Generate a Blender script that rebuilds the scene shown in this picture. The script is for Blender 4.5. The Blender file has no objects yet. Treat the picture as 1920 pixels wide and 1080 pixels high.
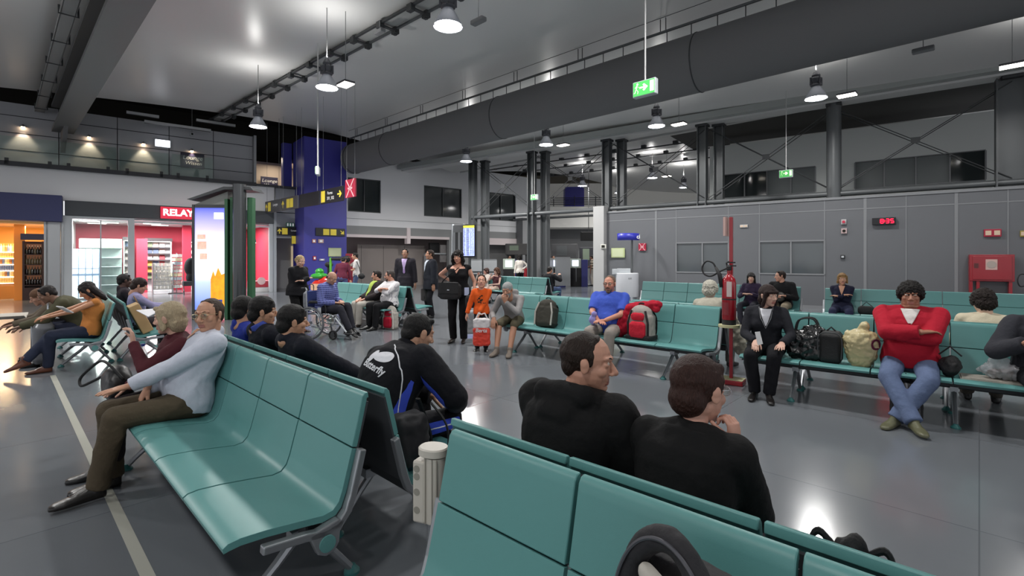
import bpy, math, random
import numpy as np
from mathutils import Vector, Matrix, noise
from mathutils.bvhtree import BVHTree
R = math.radians
SC = bpy.context.scene
COL = SC.collection
random.seed(7)

# ---------------------------------------------------------------- camera, world, exposure
CAMZ, FPX, HOR = 1.53, 920.0, 484.0
cam = bpy.data.objects.new('camera', bpy.data.cameras.new('camera'))
COL.objects.link(cam)
cam.location = (0, 0, CAMZ); cam.rotation_euler = (R(90), 0, 0)
cam.data.sensor_width = 36.0; cam.data.lens = 36.0*FPX/1920.0
cam.data.shift_y = -(540-HOR)/1920.0
cam.data.clip_start = 0.05; cam.data.clip_end = 300
SC.camera = cam
SC.view_settings.view_transform = 'Standard'
SC.view_settings.look = 'None'
SC.view_settings.exposure = 0.12
SC.view_settings.gamma = 1.0
SC.view_settings.use_curve_mapping = False
SC.cycles.use_denoising = True
SC.cycles.max_bounces = 6
SC.cycles.sample_clamp_indirect = 4.0
wd = bpy.data.worlds.new('world'); SC.world = wd; wd.use_nodes = True
wd.node_tree.nodes['Background'].inputs[0].default_value = (0.72, 0.73, 0.76, 1)
wd.node_tree.nodes['Background'].inputs[1].default_value = 1.32
LAMP_W = 138.0

# ---------------------------------------------------------------- picture -> place
def D(px, py, z):                    # point at height z seen at a pixel
    d = (CAMZ-z)*FPX/(py-HOR)
    return ((px-960)/FPX*d, d)
def at(px, d): return ((px-960)/FPX*d, d)
def hz(py, d): return CAMZ-(py-HOR)*d/FPX

class Frame:                         # vertical plane frame: x along, y away, z up
    def __init__(s, O, u):
        u = np.array(u, float); s.u = u/np.linalg.norm(u); s.O = np.array(O, float)
        s.v = np.array([-s.u[1], s.u[0]]); s.ang = math.atan2(s.u[1], s.u[0])
    def p(s, a, y=0): return s.O+s.u*a+s.v*y
    def hit(s, px, py=HOR, y=0):     # (along, z) on plane offset y
        k = (px-960)/FPX; O = s.O+s.v*y
        t = (k*O[1]-O[0])/(s.u[0]-k*s.u[1])
        return t, hz(py, O[1]+s.u[1]*t)
WL = Frame((-16.4, 17.6), (.775, .63))       # wall with the shops
WR = Frame((3.72, 18.8), (.8, -.6))          # grey partition on the right

# ---------------------------------------------------------------- materials
def lin(c):
    if isinstance(c, str):
        c = tuple(int(c[i:i+2], 16)/255 for i in (0, 2, 4))
    return tuple(((x+.055)/1.055)**2.4 if x > .04045 else x/12.92 for x in c)
_m = {}
def mat(name, c='808080', rough=.5, metal=0, bump=0, bscale=60, emit=0, var=0, vscale=3, alpha=1, spec=.5, coat=0, trans=0, stretch=None):
    if name in _m: return _m[name]
    m = bpy.data.materials.new(name); m.use_nodes = True; _m[name] = m
    nt = m.node_tree; N = nt.nodes; L = nt.links; b = N['Principled BSDF']
    col = lin(c)+(1,)
    b.inputs['Base Color'].default_value = col
    b.inputs['Roughness'].default_value = rough
    b.inputs['Metallic'].default_value = metal
    b.inputs['Specular IOR Level'].default_value = spec
    b.inputs['Coat Weight'].default_value = coat
    b.inputs['Alpha'].default_value = alpha
    b.inputs['Transmission Weight'].default_value = trans
    if emit:
        b.inputs['Emission Color'].default_value = col; b.inputs['Emission Strength'].default_value = emit
    if bump or var:
        tc = N.new('ShaderNodeTexCoord'); mp = N.new('ShaderNodeMapping'); L.new(tc.outputs['Object'], mp.inputs[0])
        if stretch: mp.inputs['Scale'].default_value = stretch
    if bump:
        n = N.new('ShaderNodeTexNoise'); n.inputs['Scale'].default_value = bscale; n.inputs['Detail'].default_value = 4
        L.new(mp.outputs[0], n.inputs['Vector'])
        bp = N.new('ShaderNodeBump'); bp.inputs['Strength'].default_value = bump; bp.inputs['Distance'].default_value = .01
        L.new(n.outputs['Fac'], bp.inputs['Height']); L.new(bp.outputs[0], b.inputs['Normal'])
    if var:
        n2 = N.new('ShaderNodeTexNoise'); n2.inputs['Scale'].default_value = vscale; n2.inputs['Detail'].default_value = 3
        L.new(mp.outputs[0], n2.inputs['Vector'])
        r = N.new('ShaderNodeMapRange'); r.inputs[3].default_value = 1-var; r.inputs[4].default_value = 1+var
        L.new(n2.outputs['Fac'], r.inputs[0])
        mx = N.new('ShaderNodeVectorMath'); mx.operation = 'SCALE'; mx.inputs[0].default_value = col[:3]
        L.new(r.outputs[0], mx.inputs['Scale']); L.new(mx.outputs[0], b.inputs['Base Color'])
        if emit: L.new(mx.outputs[0], b.inputs['Emission Color'])
    return m
def stripes(name, c1, c2, scale, axis=0, rough=.8, width=.5, c3=None):   # woven stripes / checks
    if name in _m: return _m[name]
    m = mat(name, c1, rough); nt = m.node_tree; N = nt.nodes; L = nt.links; b = N['Principled BSDF']
    tc = N.new('ShaderNodeTexCoord'); sp = N.new('ShaderNodeSeparateXYZ'); L.new(tc.outputs['Object'], sp.inputs[0])
    def wave(ax):
        a = N.new('ShaderNodeMath'); a.operation = 'MULTIPLY'; a.inputs[1].default_value = scale; L.new(sp.outputs[ax], a.inputs[0])
        f = N.new('ShaderNodeMath'); f.operation = 'FRACT'; L.new(a.outputs[0], f.inputs[0])
        g = N.new('ShaderNodeMath'); g.operation = 'GREATER_THAN'; g.inputs[1].default_value = 1-width; L.new(f.outputs[0], g.inputs[0]); return g
    mx = N.new('ShaderNodeMix'); mx.data_type = 'RGBA'; mx.inputs[6].default_value = lin(c1)+(1,); mx.inputs[7].default_value = lin(c2)+(1,)
    L.new(wave(axis).outputs[0], mx.inputs[0]); out = mx
    if c3:
        m2 = N.new('ShaderNodeMix'); m2.data_type = 'RGBA'; m2.inputs[7].default_value = lin(c3)+(1,)
        L.new(mx.outputs[2], m2.inputs[6]); L.new(wave(2 if axis != 2 else 0).outputs[0], m2.inputs[0]); out = m2
    L.new(out.outputs[2], b.inputs['Base Color']); return m

# ---------------------------------------------------------------- mesh building
_txt = {}
def text_mesh(s, size=1.0, align='CENTER', bold=False, shear=0):
    k = (s, size, align, bold, shear)
    if k in _txt: return _txt[k]
    c = bpy.data.curves.new('t', 'FONT'); c.body = s; c.size = size; c.align_x = align; c.align_y = 'CENTER'
    c.shear = shear; c.resolution_u = 3
    if bold: c.offset = size*.025
    o = bpy.data.objects.new('t', c); COL.objects.link(o)
    dg = bpy.context.evaluated_depsgraph_get(); me = o.evaluated_get(dg).to_mesh()
    V = [tuple(v.co) for v in me.vertices]; F = [tuple(p.vertices) for p in me.polygons]
    o.evaluated_get(dg).to_mesh_clear(); bpy.data.objects.remove(o); bpy.data.curves.remove(c)
    _txt[k] = (V, F); return V, F

def crs(pts, r, n=5):               # smooth a bent strap or hose
    P = [Vector(p) for p in pts]; Q = []; rr = []
    for i in range(len(P)-1):
        a, b, c, d = P[max(i-1, 0)], P[i], P[i+1], P[min(i+2, len(P)-1)]
        for j in range(n):
            t = j/n; Q.append(((b*2)+(c-a)*t+(a*2-b*5+c*4-d)*t*t+(b*3-a-c*3+d)*t**3)*.5)
            rr.append(r[i]+(r[i+1]-r[i])*t if isinstance(r, (list, tuple)) else r)
    return Q+[P[-1]], rr+[r[-1] if isinstance(r, (list, tuple)) else r]
class MB:
    SM = False
    def __init__(s): s.v = []; s.f = []; s.m = []; s.cm = 0
    def add(s, V, F, M=None):
        n = len(s.v)
        for p in V:
            p = Vector(p); s.v.append(tuple(M @ p) if M is not None else tuple(p))
        for f in F: s.f.append(tuple(i+n for i in f)); s.m.append(s.cm)
        return s
    def mi(s, i): s.cm = i; return s
    def box(s, x0, x1, y0, y1, z0, z1, M=None):
        V = [(x, y, z) for x in (x0, x1) for y in (y0, y1) for z in (z0, z1)]
        return s.add(V, [(0,1,3,2),(4,6,7,5),(0,4,5,1),(2,3,7,6),(0,2,6,4),(1,5,7,3)], M)
    def bar(s, p0, p1, w, h):        # rectangular bar between two points
        p0 = Vector(p0); p1 = Vector(p1); d = p1-p0; L = d.length
        q = d.to_track_quat('Y', 'Z').to_matrix().to_4x4()
        return s.box(-w/2, w/2, 0, L, -h/2, h/2, Matrix.Translation(p0) @ q)
    def tube(s, pts, r, n=8, closed=False, flat=1):
        if MB.SM and not closed and len(pts) > 3: pts, r = crs(pts, r)
        P = [Vector(p) for p in pts]; k = len(P); V = []; F = []
        up = None
        for i, p in enumerate(P):
            a = P[i-1] if (i or closed) else p; b = P[(i+1) % k] if (i < k-1 or closed) else p
            t = (b-a).normalized()
            if up is None: up = Vector((0,0,1)) if abs(t.z) < .9 else Vector((1,0,0))
            x = t.cross(up).normalized(); y = x.cross(t).normalized(); up = y
            rr = r[i] if isinstance(r, (list, tuple)) else r
            for j in range(n):
                th = 2*math.pi*j/n; V.append(p+x*math.cos(th)*rr+y*math.sin(th)*rr*flat)
        for i in range(k if closed else k-1):
            for j in range(n):
                a = i*n+j; b = i*n+(j+1) % n; c = ((i+1) % k)*n+(j+1) % n; d = ((i+1) % k)*n+j
                F.append((a, b, c, d))
        if not closed: F.append(tuple(range(n))[::-1]); F.append(tuple((k-1)*n+j for j in range(n)))
        return s.add(V, F)
    def cyl(s, p0, p1, r0, r1=None, n=16): return s.tube([p0, p1], [r0, r0 if r1 is None else r1], n)
    def ell(s, c, r, M=None, nu=16, nv=10):
        V = [(0,0,r[2])]; F = []
        for i in range(1, nv):
            a = math.pi*i/nv
            for j in range(nu):
                b = 2*math.pi*j/nu; V.append((r[0]*math.sin(a)*math.cos(b), r[1]*math.sin(a)*math.sin(b), r[2]*math.cos(a)))
        V.append((0,0,-r[2])); e = len(V)-1
        for j in range(nu):
            F.append((0, 1+j, 1+(j+1) % nu)); F.append((e, 1+(nv-2)*nu+(j+1) % nu, 1+(nv-2)*nu+j))
        for i in range(nv-2):
            for j in range(nu):
                a = 1+i*nu+j; b = 1+i*nu+(j+1) % nu; F.append((a, a+nu, b+nu, b))
        T = Matrix.Translation(Vector(c)); return s.add(V, F, T @ M if M is not None else T)
    def lathe(s, prof, c=(0,0,0), n=24, M=None, cap=True):
        V = []; F = []; k = len(prof)
        for r, z in prof:
            for j in range(n):
                t = 2*math.pi*j/n; V.append((r*math.cos(t), r*math.sin(t), z))
        for i in range(k-1):
            for j in range(n):
                F.append((i*n+j, i*n+(j+1) % n, (i+1)*n+(j+1) % n, (i+1)*n+j))
        if cap: F.append(tuple(range(n))[::-1]); F.append(tuple((k-1)*n+j for j in range(n)))
        T = Matrix.Translation(Vector(c)); return s.add(V, F, T @ M if M is not None else T)
    def prism(s, poly, a, b, ax='x'):   # poly in the two other axes, extruded from a to b
        n = len(poly); V = []
        for q in (a, b):
            for (u, w) in poly: V.append({'x': (q, u, w), 'y': (u, q, w), 'z': (u, w, q)}[ax])
        F = [tuple(range(n)), tuple(range(2*n-1, n-1, -1))]+[(i, i+n, (i+1) % n+n, (i+1) % n) for i in range(n)]
        return s.add(V, F)
    def strip(s, A, B, thick, y):       # two polylines (x,z) -> slab between y and y+thick
        return s
    def text(s, t, size, x, y, z, **k):  # upright, read from -y
        V, F = text_mesh(t, size, **k); return s.add([(x+a, y, z+b) for a, b, _ in V], F)
    def build(s, name, mats, parent=None, smooth=False, bevel=0, sub=0, loc=None, rot=None):
        me = bpy.data.meshes.new(name); me.from_pydata(s.v, [], s.f); me.update()
        for m in (mats if isinstance(mats, (list, tuple)) else [mats]): me.materials.append(m)
        if any(s.m): me.polygons.foreach_set('material_index', s.m)
        o = bpy.data.objects.new(name, me); COL.objects.link(o)
        if parent: o.parent = parent
        if loc: o.location = loc
        if rot is not None: o.rotation_euler = (0, 0, rot)
        if smooth:
            me.polygons.foreach_set('use_smooth', [True]*len(me.polygons))
            if smooth != 'all':
                try: me.set_sharp_from_angle(angle=R(40))
                except Exception: pass
        if bevel:
            bv = o.modifiers.new('b', 'BEVEL'); bv.width = bevel; bv.segments = 2; bv.limit_method = 'ANGLE'; bv.angle_limit = R(40)
        if sub:
            sb = o.modifiers.new('s', 'SUBSURF'); sb.levels = sub; sb.render_levels = sub
        return o

def tag(o, label=None, cat=None, group=None, kind=None):
    if label: o['label'] = label
    if cat: o['category'] = cat
    if group: o['group'] = group
    if kind: o['kind'] = kind
    return o
def thing(name, label, cat, loc=(0,0,0), rot=0, group=None):
    o = bpy.data.objects.new(name, None); COL.objects.link(o); o.empty_display_size = .1
    o.location = loc; o.rotation_euler = (0, 0, rot); return tag(o, label, cat, group)
def fthing(F, name, label, cat, a, y=0, z=0, group=None):
    p = F.p(a, y); return thing(name, label, cat, (p[0], p[1], z), F.ang, group)
def struct(mb, name, m, F=None, **k):
    o = mb.build(name, m, **k)
    if F is not None: o.location = (F.O[0], F.O[1], 0); o.rotation_euler = (0, 0, F.ang)
    o['kind'] = 'structure'; return o
def copy_tree(o, parent=None):
    c = o.copy(); COL.objects.link(c); c.parent = parent
    for ch in list(o.children): copy_tree(ch, c)
    return c
# ================================================================ the hall itself
M_floor = mat('floor', '5f646b', .16, spec=.55)
def floor_nodes(m):
    nt = m.node_tree; N = nt.nodes; L = nt.links; b = N['Principled BSDF']
    tc = N.new('ShaderNodeTexCoord'); mp = N.new('ShaderNodeMapping'); mp.inputs['Rotation'].default_value = (0, 0, R(43.6)); L.new(tc.outputs['Object'], mp.inputs[0])
    br = N.new('ShaderNodeTexBrick'); br.offset = 0; br.inputs['Scale'].default_value = 1; br.inputs['Mortar Size'].default_value = .004
    br.inputs['Brick Width'].default_value = 1.9; br.inputs['Row Height'].default_value = 1.9
    br.inputs['Color1'].default_value = lin('676b70')+(1,); br.inputs['Color2'].default_value = lin('6b6f74')+(1,); br.inputs['Mortar'].default_value = lin('54585d')+(1,)
    L.new(mp.outputs[0], br.inputs['Vector'])
    n = N.new('ShaderNodeTexNoise'); n.inputs['Scale'].default_value = .6; n.inputs['Detail'].default_value = 5; L.new(tc.outputs['Object'], n.inputs['Vector'])
    r = N.new('ShaderNodeMapRange'); r.inputs[3].default_value = .86; r.inputs[4].default_value = 1.12; L.new(n.outputs['Fac'], r.inputs[0])
    mx = N.new('ShaderNodeVectorMath'); mx.operation = 'SCALE'; L.new(br.outputs['Color'], mx.inputs[0]); L.new(r.outputs[0], mx.inputs['Scale']); L.new(mx.outputs[0], b.inputs['Base Color'])
    n2 = N.new('ShaderNodeTexNoise'); n2.inputs['Scale'].default_value = 2.2; n2.inputs['Detail'].default_value = 2; L.new(tc.outputs['Object'], n2.inputs['Vector'])
    bp = N.new('ShaderNodeBump'); bp.inputs['Strength'].default_value = .05; bp.inputs['Distance'].default_value = .02; L.new(n2.outputs['Fac'], bp.inputs['Height']); L.new(bp.outputs[0], b.inputs['Normal'])
floor_nodes(M_floor)
struct(MB().box(-45, 40, -12, 60, -.2, 0), 'floor', M_floor)
a, b_ = D(99, 704, 0), D(277, 1080, 0)
M_tape = mat('floor_stripe', '9a9a90', .5)
dx, dy = b_[0]-a[0], b_[1]-a[1]; e = .055
tr = MB(); ln = math.hypot(dx, dy); nx, ny = -dy/ln*e/2, dx/ln*e/2
for s0, s1 in ((0, .72), (.745, 1.5)):
    P = [(a[0]+dx*s, a[1]+dy*s) for s in (s0, s1)]
    tr.add([(P[0][0]-nx, P[0][1]-ny, .002), (P[0][0]+nx, P[0][1]+ny, .002), (P[1][0]+nx, P[1][1]+ny, .002), (P[1][0]-nx, P[1][1]-ny, .002)], [(0,3,2,1)])
struct(tr, 'trim_1', M_tape)

# vaulted metal ceiling: profile across, swept along the duct direction
M_ceil = mat('ceiling_metal', 'cfcfce', .32, spec=.6, var=.06, vscale=.4)
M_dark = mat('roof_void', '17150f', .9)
AX = np.array([.724, -.69]); BX = np.array([.69, .724])
prof = [(-12, 5.6), (-6, 6.5), (-2, 7.0), (1.6, 7.25), (4, 7.4), (7, 7.5), (9, 7.48), (11.3, 7.35), (13.5, 7.05), (15.5, 6.65), (17.4, 6.25)]
prof2 = [(17.6, 6.22), (20, 6.6), (23, 6.95), (27, 7.0), (31, 6.7), (34, 6.2), (40, 6.2)]
def sweep(prof, t0, t1, thick=.12):
    mb = MB(); V = []; n = len(prof)
    for t in (t0, t1):
        for dz in (0, thick):
            for c, z in prof: V.append((AX[0]*t+BX[0]*c, AX[1]*t+BX[1]*c, z+dz))
    F = []
    for i in range(n-1):
        F += [(i, i+1, 2*n+i+1, 2*n+i), (n+i, 3*n+i, 3*n+i+1, n+i+1), (i, n+i, n+i+1, i+1), (2*n+i, 2*n+i+1, 3*n+i+1, 3*n+i)]
    F += [(0, 2*n, 3*n, n), (n-1, 2*n-1, 4*n-1, 3*n-1)]
    return mb.add(V, F)
def smooth_prof(p, k=5):
    c = np.array([q[0] for q in p]); z = np.array([q[1] for q in p]); t = np.linspace(c[0], c[-1], len(p)*k)
    zz = np.interp(t, c, z)
    for _ in range(8): zz[1:-1] = (zz[:-2]+2*zz[1:-1]+zz[2:])/4
    return list(zip(t, zz))
def wall_t(c, off=0):      # t of the shop wall plane for a given c
    O = WL.O-WL.v*off; # point = AX t + BX c ; (P-O).v = 0
    return ((O-BX*c) @ WL.v)/(AX @ WL.v)
def ceiling(name, prof, gap, t1):
    P = smooth_prof(prof); mb = MB(); n = len(P); V = []
    for k in range(2):
        for dz in (0, .1):
            for c, z in P:
                t = wall_t(c, gap) if k == 0 else t1
                q = AX*t+BX*c; V.append((q[0], q[1], z+dz))
    F = []
    for i in range(n-1):
        F += [(i, i+1, 2*n+i+1, 2*n+i), (n+i, 3*n+i, 3*n+i+1, n+i+1), (i, n+i, n+i+1, i+1), (2*n+i, 2*n+i+1, 3*n+i+1, 3*n+i)]
    F += [(0, 2*n, 3*n, n), (n-1, 2*n-1, 4*n-1, 3*n-1)]
    mb.add(V, F); return struct(mb, name, M_ceil, smooth=True)
ceiling('ceiling', prof, .9, 20)
ceiling('ceiling_back', prof2, 1.2, 12)
# dark roof void above
vo = MB(); vo.box(-45, 45, -5, 60, 8.6, 8.8); struct(vo, 'ceiling_roof_void', M_dark)

# ---------------------------------------------------------------- wall with shops (WL frame)
M_white = mat('white_wall', 'e8e8ea', .55); M_gpan = mat('grey_panels', 'a8a9ae', .5)
M_fascia = mat('charcoal_fascia', '3d4147', .5); M_navy = mat('navy_fascia', '2c3262', .5)
M_cream = mat('cream_wall', 'b8a99c', .6); M_blue = mat('blue_column', '3b3a96', .45, var=.05)
M_frame = mat('white_frame', 'b7bcc0', .4); M_alu = mat('aluminium', '9a9c9e', .35, .7)
M_glass = mat('dark_glass', '33393a', .08, spec=.6)
M_seam = mat('panel_joint', '2b2c30', .7)
def clear_glass():
    m = bpy.data.materials.new('clear_glass'); m.use_nodes = True; _m['clear_glass'] = m
    nt = m.node_tree; N = nt.nodes; L = nt.links; N.remove(N['Principled BSDF'])
    t = N.new('ShaderNodeBsdfTransparent'); t.inputs[0].default_value = (.86, .93, .9, 1)
    g = N.new('ShaderNodeBsdfGlossy'); g.inputs['Roughness'].default_value = .03
    fr = N.new('ShaderNodeFresnel'); fr.inputs[0].default_value = 1.5
    mx = N.new('ShaderNodeMixShader'); L.new(fr.outputs[0], mx.inputs[0]); L.new(t.outputs[0], mx.inputs[1]); L.new(g.outputs[0], mx.inputs[2])
    L.new(mx.outputs[0], N['Material Output'].inputs[0]); return m
M_clear = clear_glass()
def WH(px, py, y=0): return WL.hit(px, py, y)
sA = WH(-60, 484)[0]; s118 = WH(118, 484)[0]; s130 = WH(128, 484)[0]; s245 = WH(246, 484)[0]; s505 = WH(508, 484)[0]
s512 = WH(514, 484)[0]; s570 = WH(572, 484)[0]; s650 = WH(651, 484)[0]; s478 = WH(478, 484)[0]
sE = WH(1030, 484)[0]
# band above shops
w = MB(); w.box(sA-6, s512, 0, .25, 3.62, 4.72); struct(w, 'wall_left', M_white, WL)
w = MB(); w.box(s118+.05, s505+.1, -.12, .2, 3.08, 3.62); struct(w, 'trim_2', M_fascia, WL, bevel=.01)
w = MB(); w.box(sA-6, s118, -.45, .2, 2.82, 3.75); struct(w, 'trim_3', M_navy, WL, bevel=.01)
# balcony slab edge, steel shoe and rail
w = MB(); w.box(sA-6, s570-.3, -.25, 3.5, 4.72, 4.80); w.box(sA-6, s478, -.3, -.25, 4.68, 4.84); struct(w, 'floor_balcony', mat('slab_edge', '34353a', .5), WL)
# upper grey panelled wall
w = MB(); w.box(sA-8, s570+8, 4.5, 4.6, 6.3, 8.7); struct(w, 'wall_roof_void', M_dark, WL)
w = MB(); w.box(sA-6, s478, .5, .7, 4.8, 7.0)
w.mi(1)
for px in (110, 220, 317, 400): w.box(WH(px, 300, .5)[0]-.012, WH(px, 300, .5)[0]+.012, .49, .5, 4.8, 7.0)
for z in (5.35, 5.95, 6.55): w.box(sA-6, s478, .492, .5, z-.012, z+.012)
struct(w, 'wall_left_upper', [M_gpan, M_seam], WL)
w = MB(); w.box(s478, s478+.1, .2, .7, 4.8, 7.0); struct(w, 'trim_4', M_alu, WL)
# lounge recess, cream walls
w = MB(); w.box(s478+.1, s570+2.5, 3.2, 3.4, 4.8, 6.4); w.mi(1); w.box(s478+1.9, s570+.4, 2.2, 2.3, 6.05, 6.5)
struct(w, 'wall_lounge', [M_cream, mat('brown_soffit', '4a3d36', .7)], WL)
ll = bpy.data.lights.new('lounge_light', 'AREA'); ll.energy = 60; ll.size = 1.5; ll.color = (1, .85, .65)
lo = bpy.data.objects.new('lounge_light', ll); COL.objects.link(lo); p = WL.p(s570-.6, 1.8); lo.location = (p[0], p[1], 6.3)
# white pier right of the shop and area behind the blue column
w = MB(); w.box(s505+.1, s512+.1, 0, .3, 0, 3.62); struct(w, 'trim_5', M_frame, WL)
w = MB(); w.box(s512+.1, s570+.2, .1, .3, 2.45, 4.72); w.mi(1); w.box(s512+.1, s570+.2, .09, .1, 3.6, 3.63)
w.mi(0); w.box(s512, s570+.4, 2.6, 2.8, 0, 3.2); struct(w, 'wall_left_passage', [mat('pale_panel', 'a3a6aa', .5), M_seam], WL)
# far white wall with windows
wz = 6.75
wins = [((652, 714), (333, 395)), ((795, 866), (350, 404)), ((912, 967), (364, 412))]
W = []
for (xa, xb), _ in wins: W.append((WH(xa, 400)[0], WH(xb, 400)[0]))
w = MB(); zlo, zhi = 3.85, 5.55
xs = [s650-.3]+[q for ab in W for q in ab]+[sE]
w.box(xs[0], sE, 0, .25, zhi, wz); w.box(xs[0], sE, 0, .25, 3.15, zlo)
for i in range(0, len(xs), 2): w.box(xs[i], xs[i+1], 0, .25, zlo, zhi)
w.mi(1); w.box(xs[0], sE, -.01, 0, 3.5, 3.52)
struct(w, 'wall_far', [M_white, mat('thin_joint', '7d7f80', .6)], WL)
for i, (xa, xb) in enumerate(W):
    fr = MB(); fr.box(xa, xb, .05, .1, zlo, zlo+.05); fr.box(xa, xb, .05, .1, zhi-.05, zhi)
    for x in (xa, (xa+xb)/2-.02, xb-.04): fr.box(x, x+.04, .05, .1, zlo, zhi)
    if i == 0: pass
    fo = struct(fr, 'window_%d' % (i+1), mat('dark_frame', '4c4f50', .4), WL)
    MB().box(xa, xb, .12, .13, zlo, zhi).build('pane', M_glass, fo)
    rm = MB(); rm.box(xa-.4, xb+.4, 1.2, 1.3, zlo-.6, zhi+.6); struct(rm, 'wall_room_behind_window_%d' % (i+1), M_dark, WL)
# lower part of far wall: beam, soffit band, partition screen recess
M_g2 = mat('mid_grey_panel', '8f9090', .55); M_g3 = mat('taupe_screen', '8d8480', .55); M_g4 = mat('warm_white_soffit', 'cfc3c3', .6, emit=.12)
s765, s842, s905, s1010 = [WH(x, 484)[0] for x in (765, 842, 905, 1010)]
w = MB(); w.box(s650-.3, s842, -.02, .2, 2.72, 3.15); w.mi(1); w.box(s650-.3, s842, -.05, .1, 2.58, 2.72)
w.mi(1); w.box(s765-.1, s765+.1, -.1, .2, 2.3, 3.15)
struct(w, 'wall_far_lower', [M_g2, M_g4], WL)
w = MB(); w.box(s650-.5, s842+1.5, 2.6, 2.8, 0, 3.1); struct(w, 'wall_recess', mat('pink_grey_wall', 'a89c9c', .6), WL)
w = MB(); w.box(s650+1.0, WH(797, 484, 1.2)[0], 1.2, 1.28, 0, 2.25); w.mi(1)
for k in range(5): w.box(s650+1.2+k*1.25, s650+1.21+k*1.25, 1.19, 1.2, 0, 2.2)
o = struct(w, 'wall_partition_screen', [M_g3, M_seam], WL)
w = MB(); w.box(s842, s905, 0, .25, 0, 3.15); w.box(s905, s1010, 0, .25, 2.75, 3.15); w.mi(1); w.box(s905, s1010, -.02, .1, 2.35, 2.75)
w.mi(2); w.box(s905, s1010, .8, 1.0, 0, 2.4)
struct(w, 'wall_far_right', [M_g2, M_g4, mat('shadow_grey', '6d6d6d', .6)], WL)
s1040 = WH(1040, 484)[0]
w = MB(); w.box(WH(980, 484, -.6)[0], WH(1024, 484, -.6)[0], -.6, .2, 0, 4.05); struct(w, 'wall_pier', mat('pier_grey', '8d8e90', .55), WL, bevel=.01)

# blue column block
bf = WL
bx0, bx1 = WL.hit(570, 484, -1.3)[0], WL.hit(650, 484, -1.3)[0]
w = MB(); w.box(bx0, bx1, -1.3, .4, 0, 6.95); w.box(bx0-.4, bx0, .6, .9, 4.8, 6.95); struct(w, 'wall_blue_column', M_blue, WL, bevel=.01)

# far zone seen through the columns
FZ = Frame((4.0, 33.0), (1, -.05))
w = MB(); w.box(-4, 5, 0, .3, 3.6, 5.0); w.mi(1); w.box(-4, 5, 2, 2.2, 0, 3.6); w.mi(0); w.box(-1.5, 20, 3, 3.2, 3.5, 7); w.mi(2); w.box(-.4, .9, .5, 2.5, 5.0, 6.4)
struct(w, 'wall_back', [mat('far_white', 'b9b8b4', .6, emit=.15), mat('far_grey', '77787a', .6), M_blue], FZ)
w = MB()
for k in range(4): w.tube([(-4, -.1, 5.15+k*.14), (3, -.1, 5.15+k*.14)], .025, 6)
for k in range(6): w.tube([(-4+k*1.4, -.1, 5.0), (-4+k*1.4, -.1, 5.7)], .03, 6)
rail = w.build('balcony_railing', mat('dark_steel', '33363a', .4, .6)); rail.location = (FZ.O[0], FZ.O[1], 0); rail.rotation_euler = (0, 0, FZ.ang)
tag(rail, 'dark metal railing along the distant white balcony beyond the columns', 'railing')
w = MB(); w.box(-16, 30, 9, 9.2, 0, 9); struct(w, 'wall_back_distant', mat('far_grey2', '8a8478', .7), FZ)

# ---------------------------------------------------------------- grey partition on the right (WR frame)
M_part = mat('partition_panel', '616367', .38, spec=.5, var=.03, vscale=.5); M_pj = mat('partition_joint', '7c7e81', .4); M_tint = mat('tinted_pane', '4c5154', .1, spec=.7)
zt = 3.27
rw = [WR.hit(x, 484)[0] for x in (1268, 1317, 1366, 1424, 1483, 1546)]
zw0, zw1 = 1.05, 2.05
w = MB()
w.box(-.35, rw[0], 0, .12, 0, zt); w.box(rw[2], rw[3], 0, .12, 0, zt); w.box(rw[5], 22, 0, .12, 0, zt)
for i, j in ((0, 2), (3, 5)): w.box(rw[i], rw[j], 0, .12, 0, zw0); w.box(rw[i], rw[j], 0, .12, zw1, zt)
w.mi(1)
w.box(-.35, 22, -.03, .15, zt-.02, zt+.05); w.box(-.35, 22, -.008, 0, 2.93, 2.96); w.box(-.35, 22, -.012, 0, 0, .1)
for px in (1230, 1268, 1366, 1424, 1546, 1622, 1699, 1793, 1890):
    s_ = WR.hit(px, 484)[0]; wd_ = .035 if px in (1622, 1793, 1230) else .012
    w.box(s_-wd_, s_+wd_, -.01, 0, 0, zt)
struct(w, 'wall_right', [M_part, M_pj], WR)
w = MB(); w.box(-.55, -.1, -.25, .25, 0, zt+.25); struct(w, 'wall_right_end_pier', mat('pier_pale', 'a3a3a3', .5), WR, bevel=.01)
for k, (i, j) in enumerate(((0, 2), (3, 5))):
    fr = MB(); m_ = (i+j)//2
    for x in (rw[i], rw[m_], rw[j]): fr.box(x-.02, x+.02, -.02, .08, zw0, zw1)
    fr.box(rw[i], rw[j], -.02, .08, zw0-.03, zw0+.01); fr.box(rw[i], rw[j], -.02, .08, zw1-.01, zw1+.03)
    fo = struct(fr, 'window_%d' % (k+4), M_pj, WR)
    MB().box(rw[i], rw[m_], .03, .05, zw0, zw1).build('pane', M_tint, fo); MB().box(rw[m_], rw[j], .03, .05, zw0, zw1).build('pane', M_tint, fo)
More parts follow.
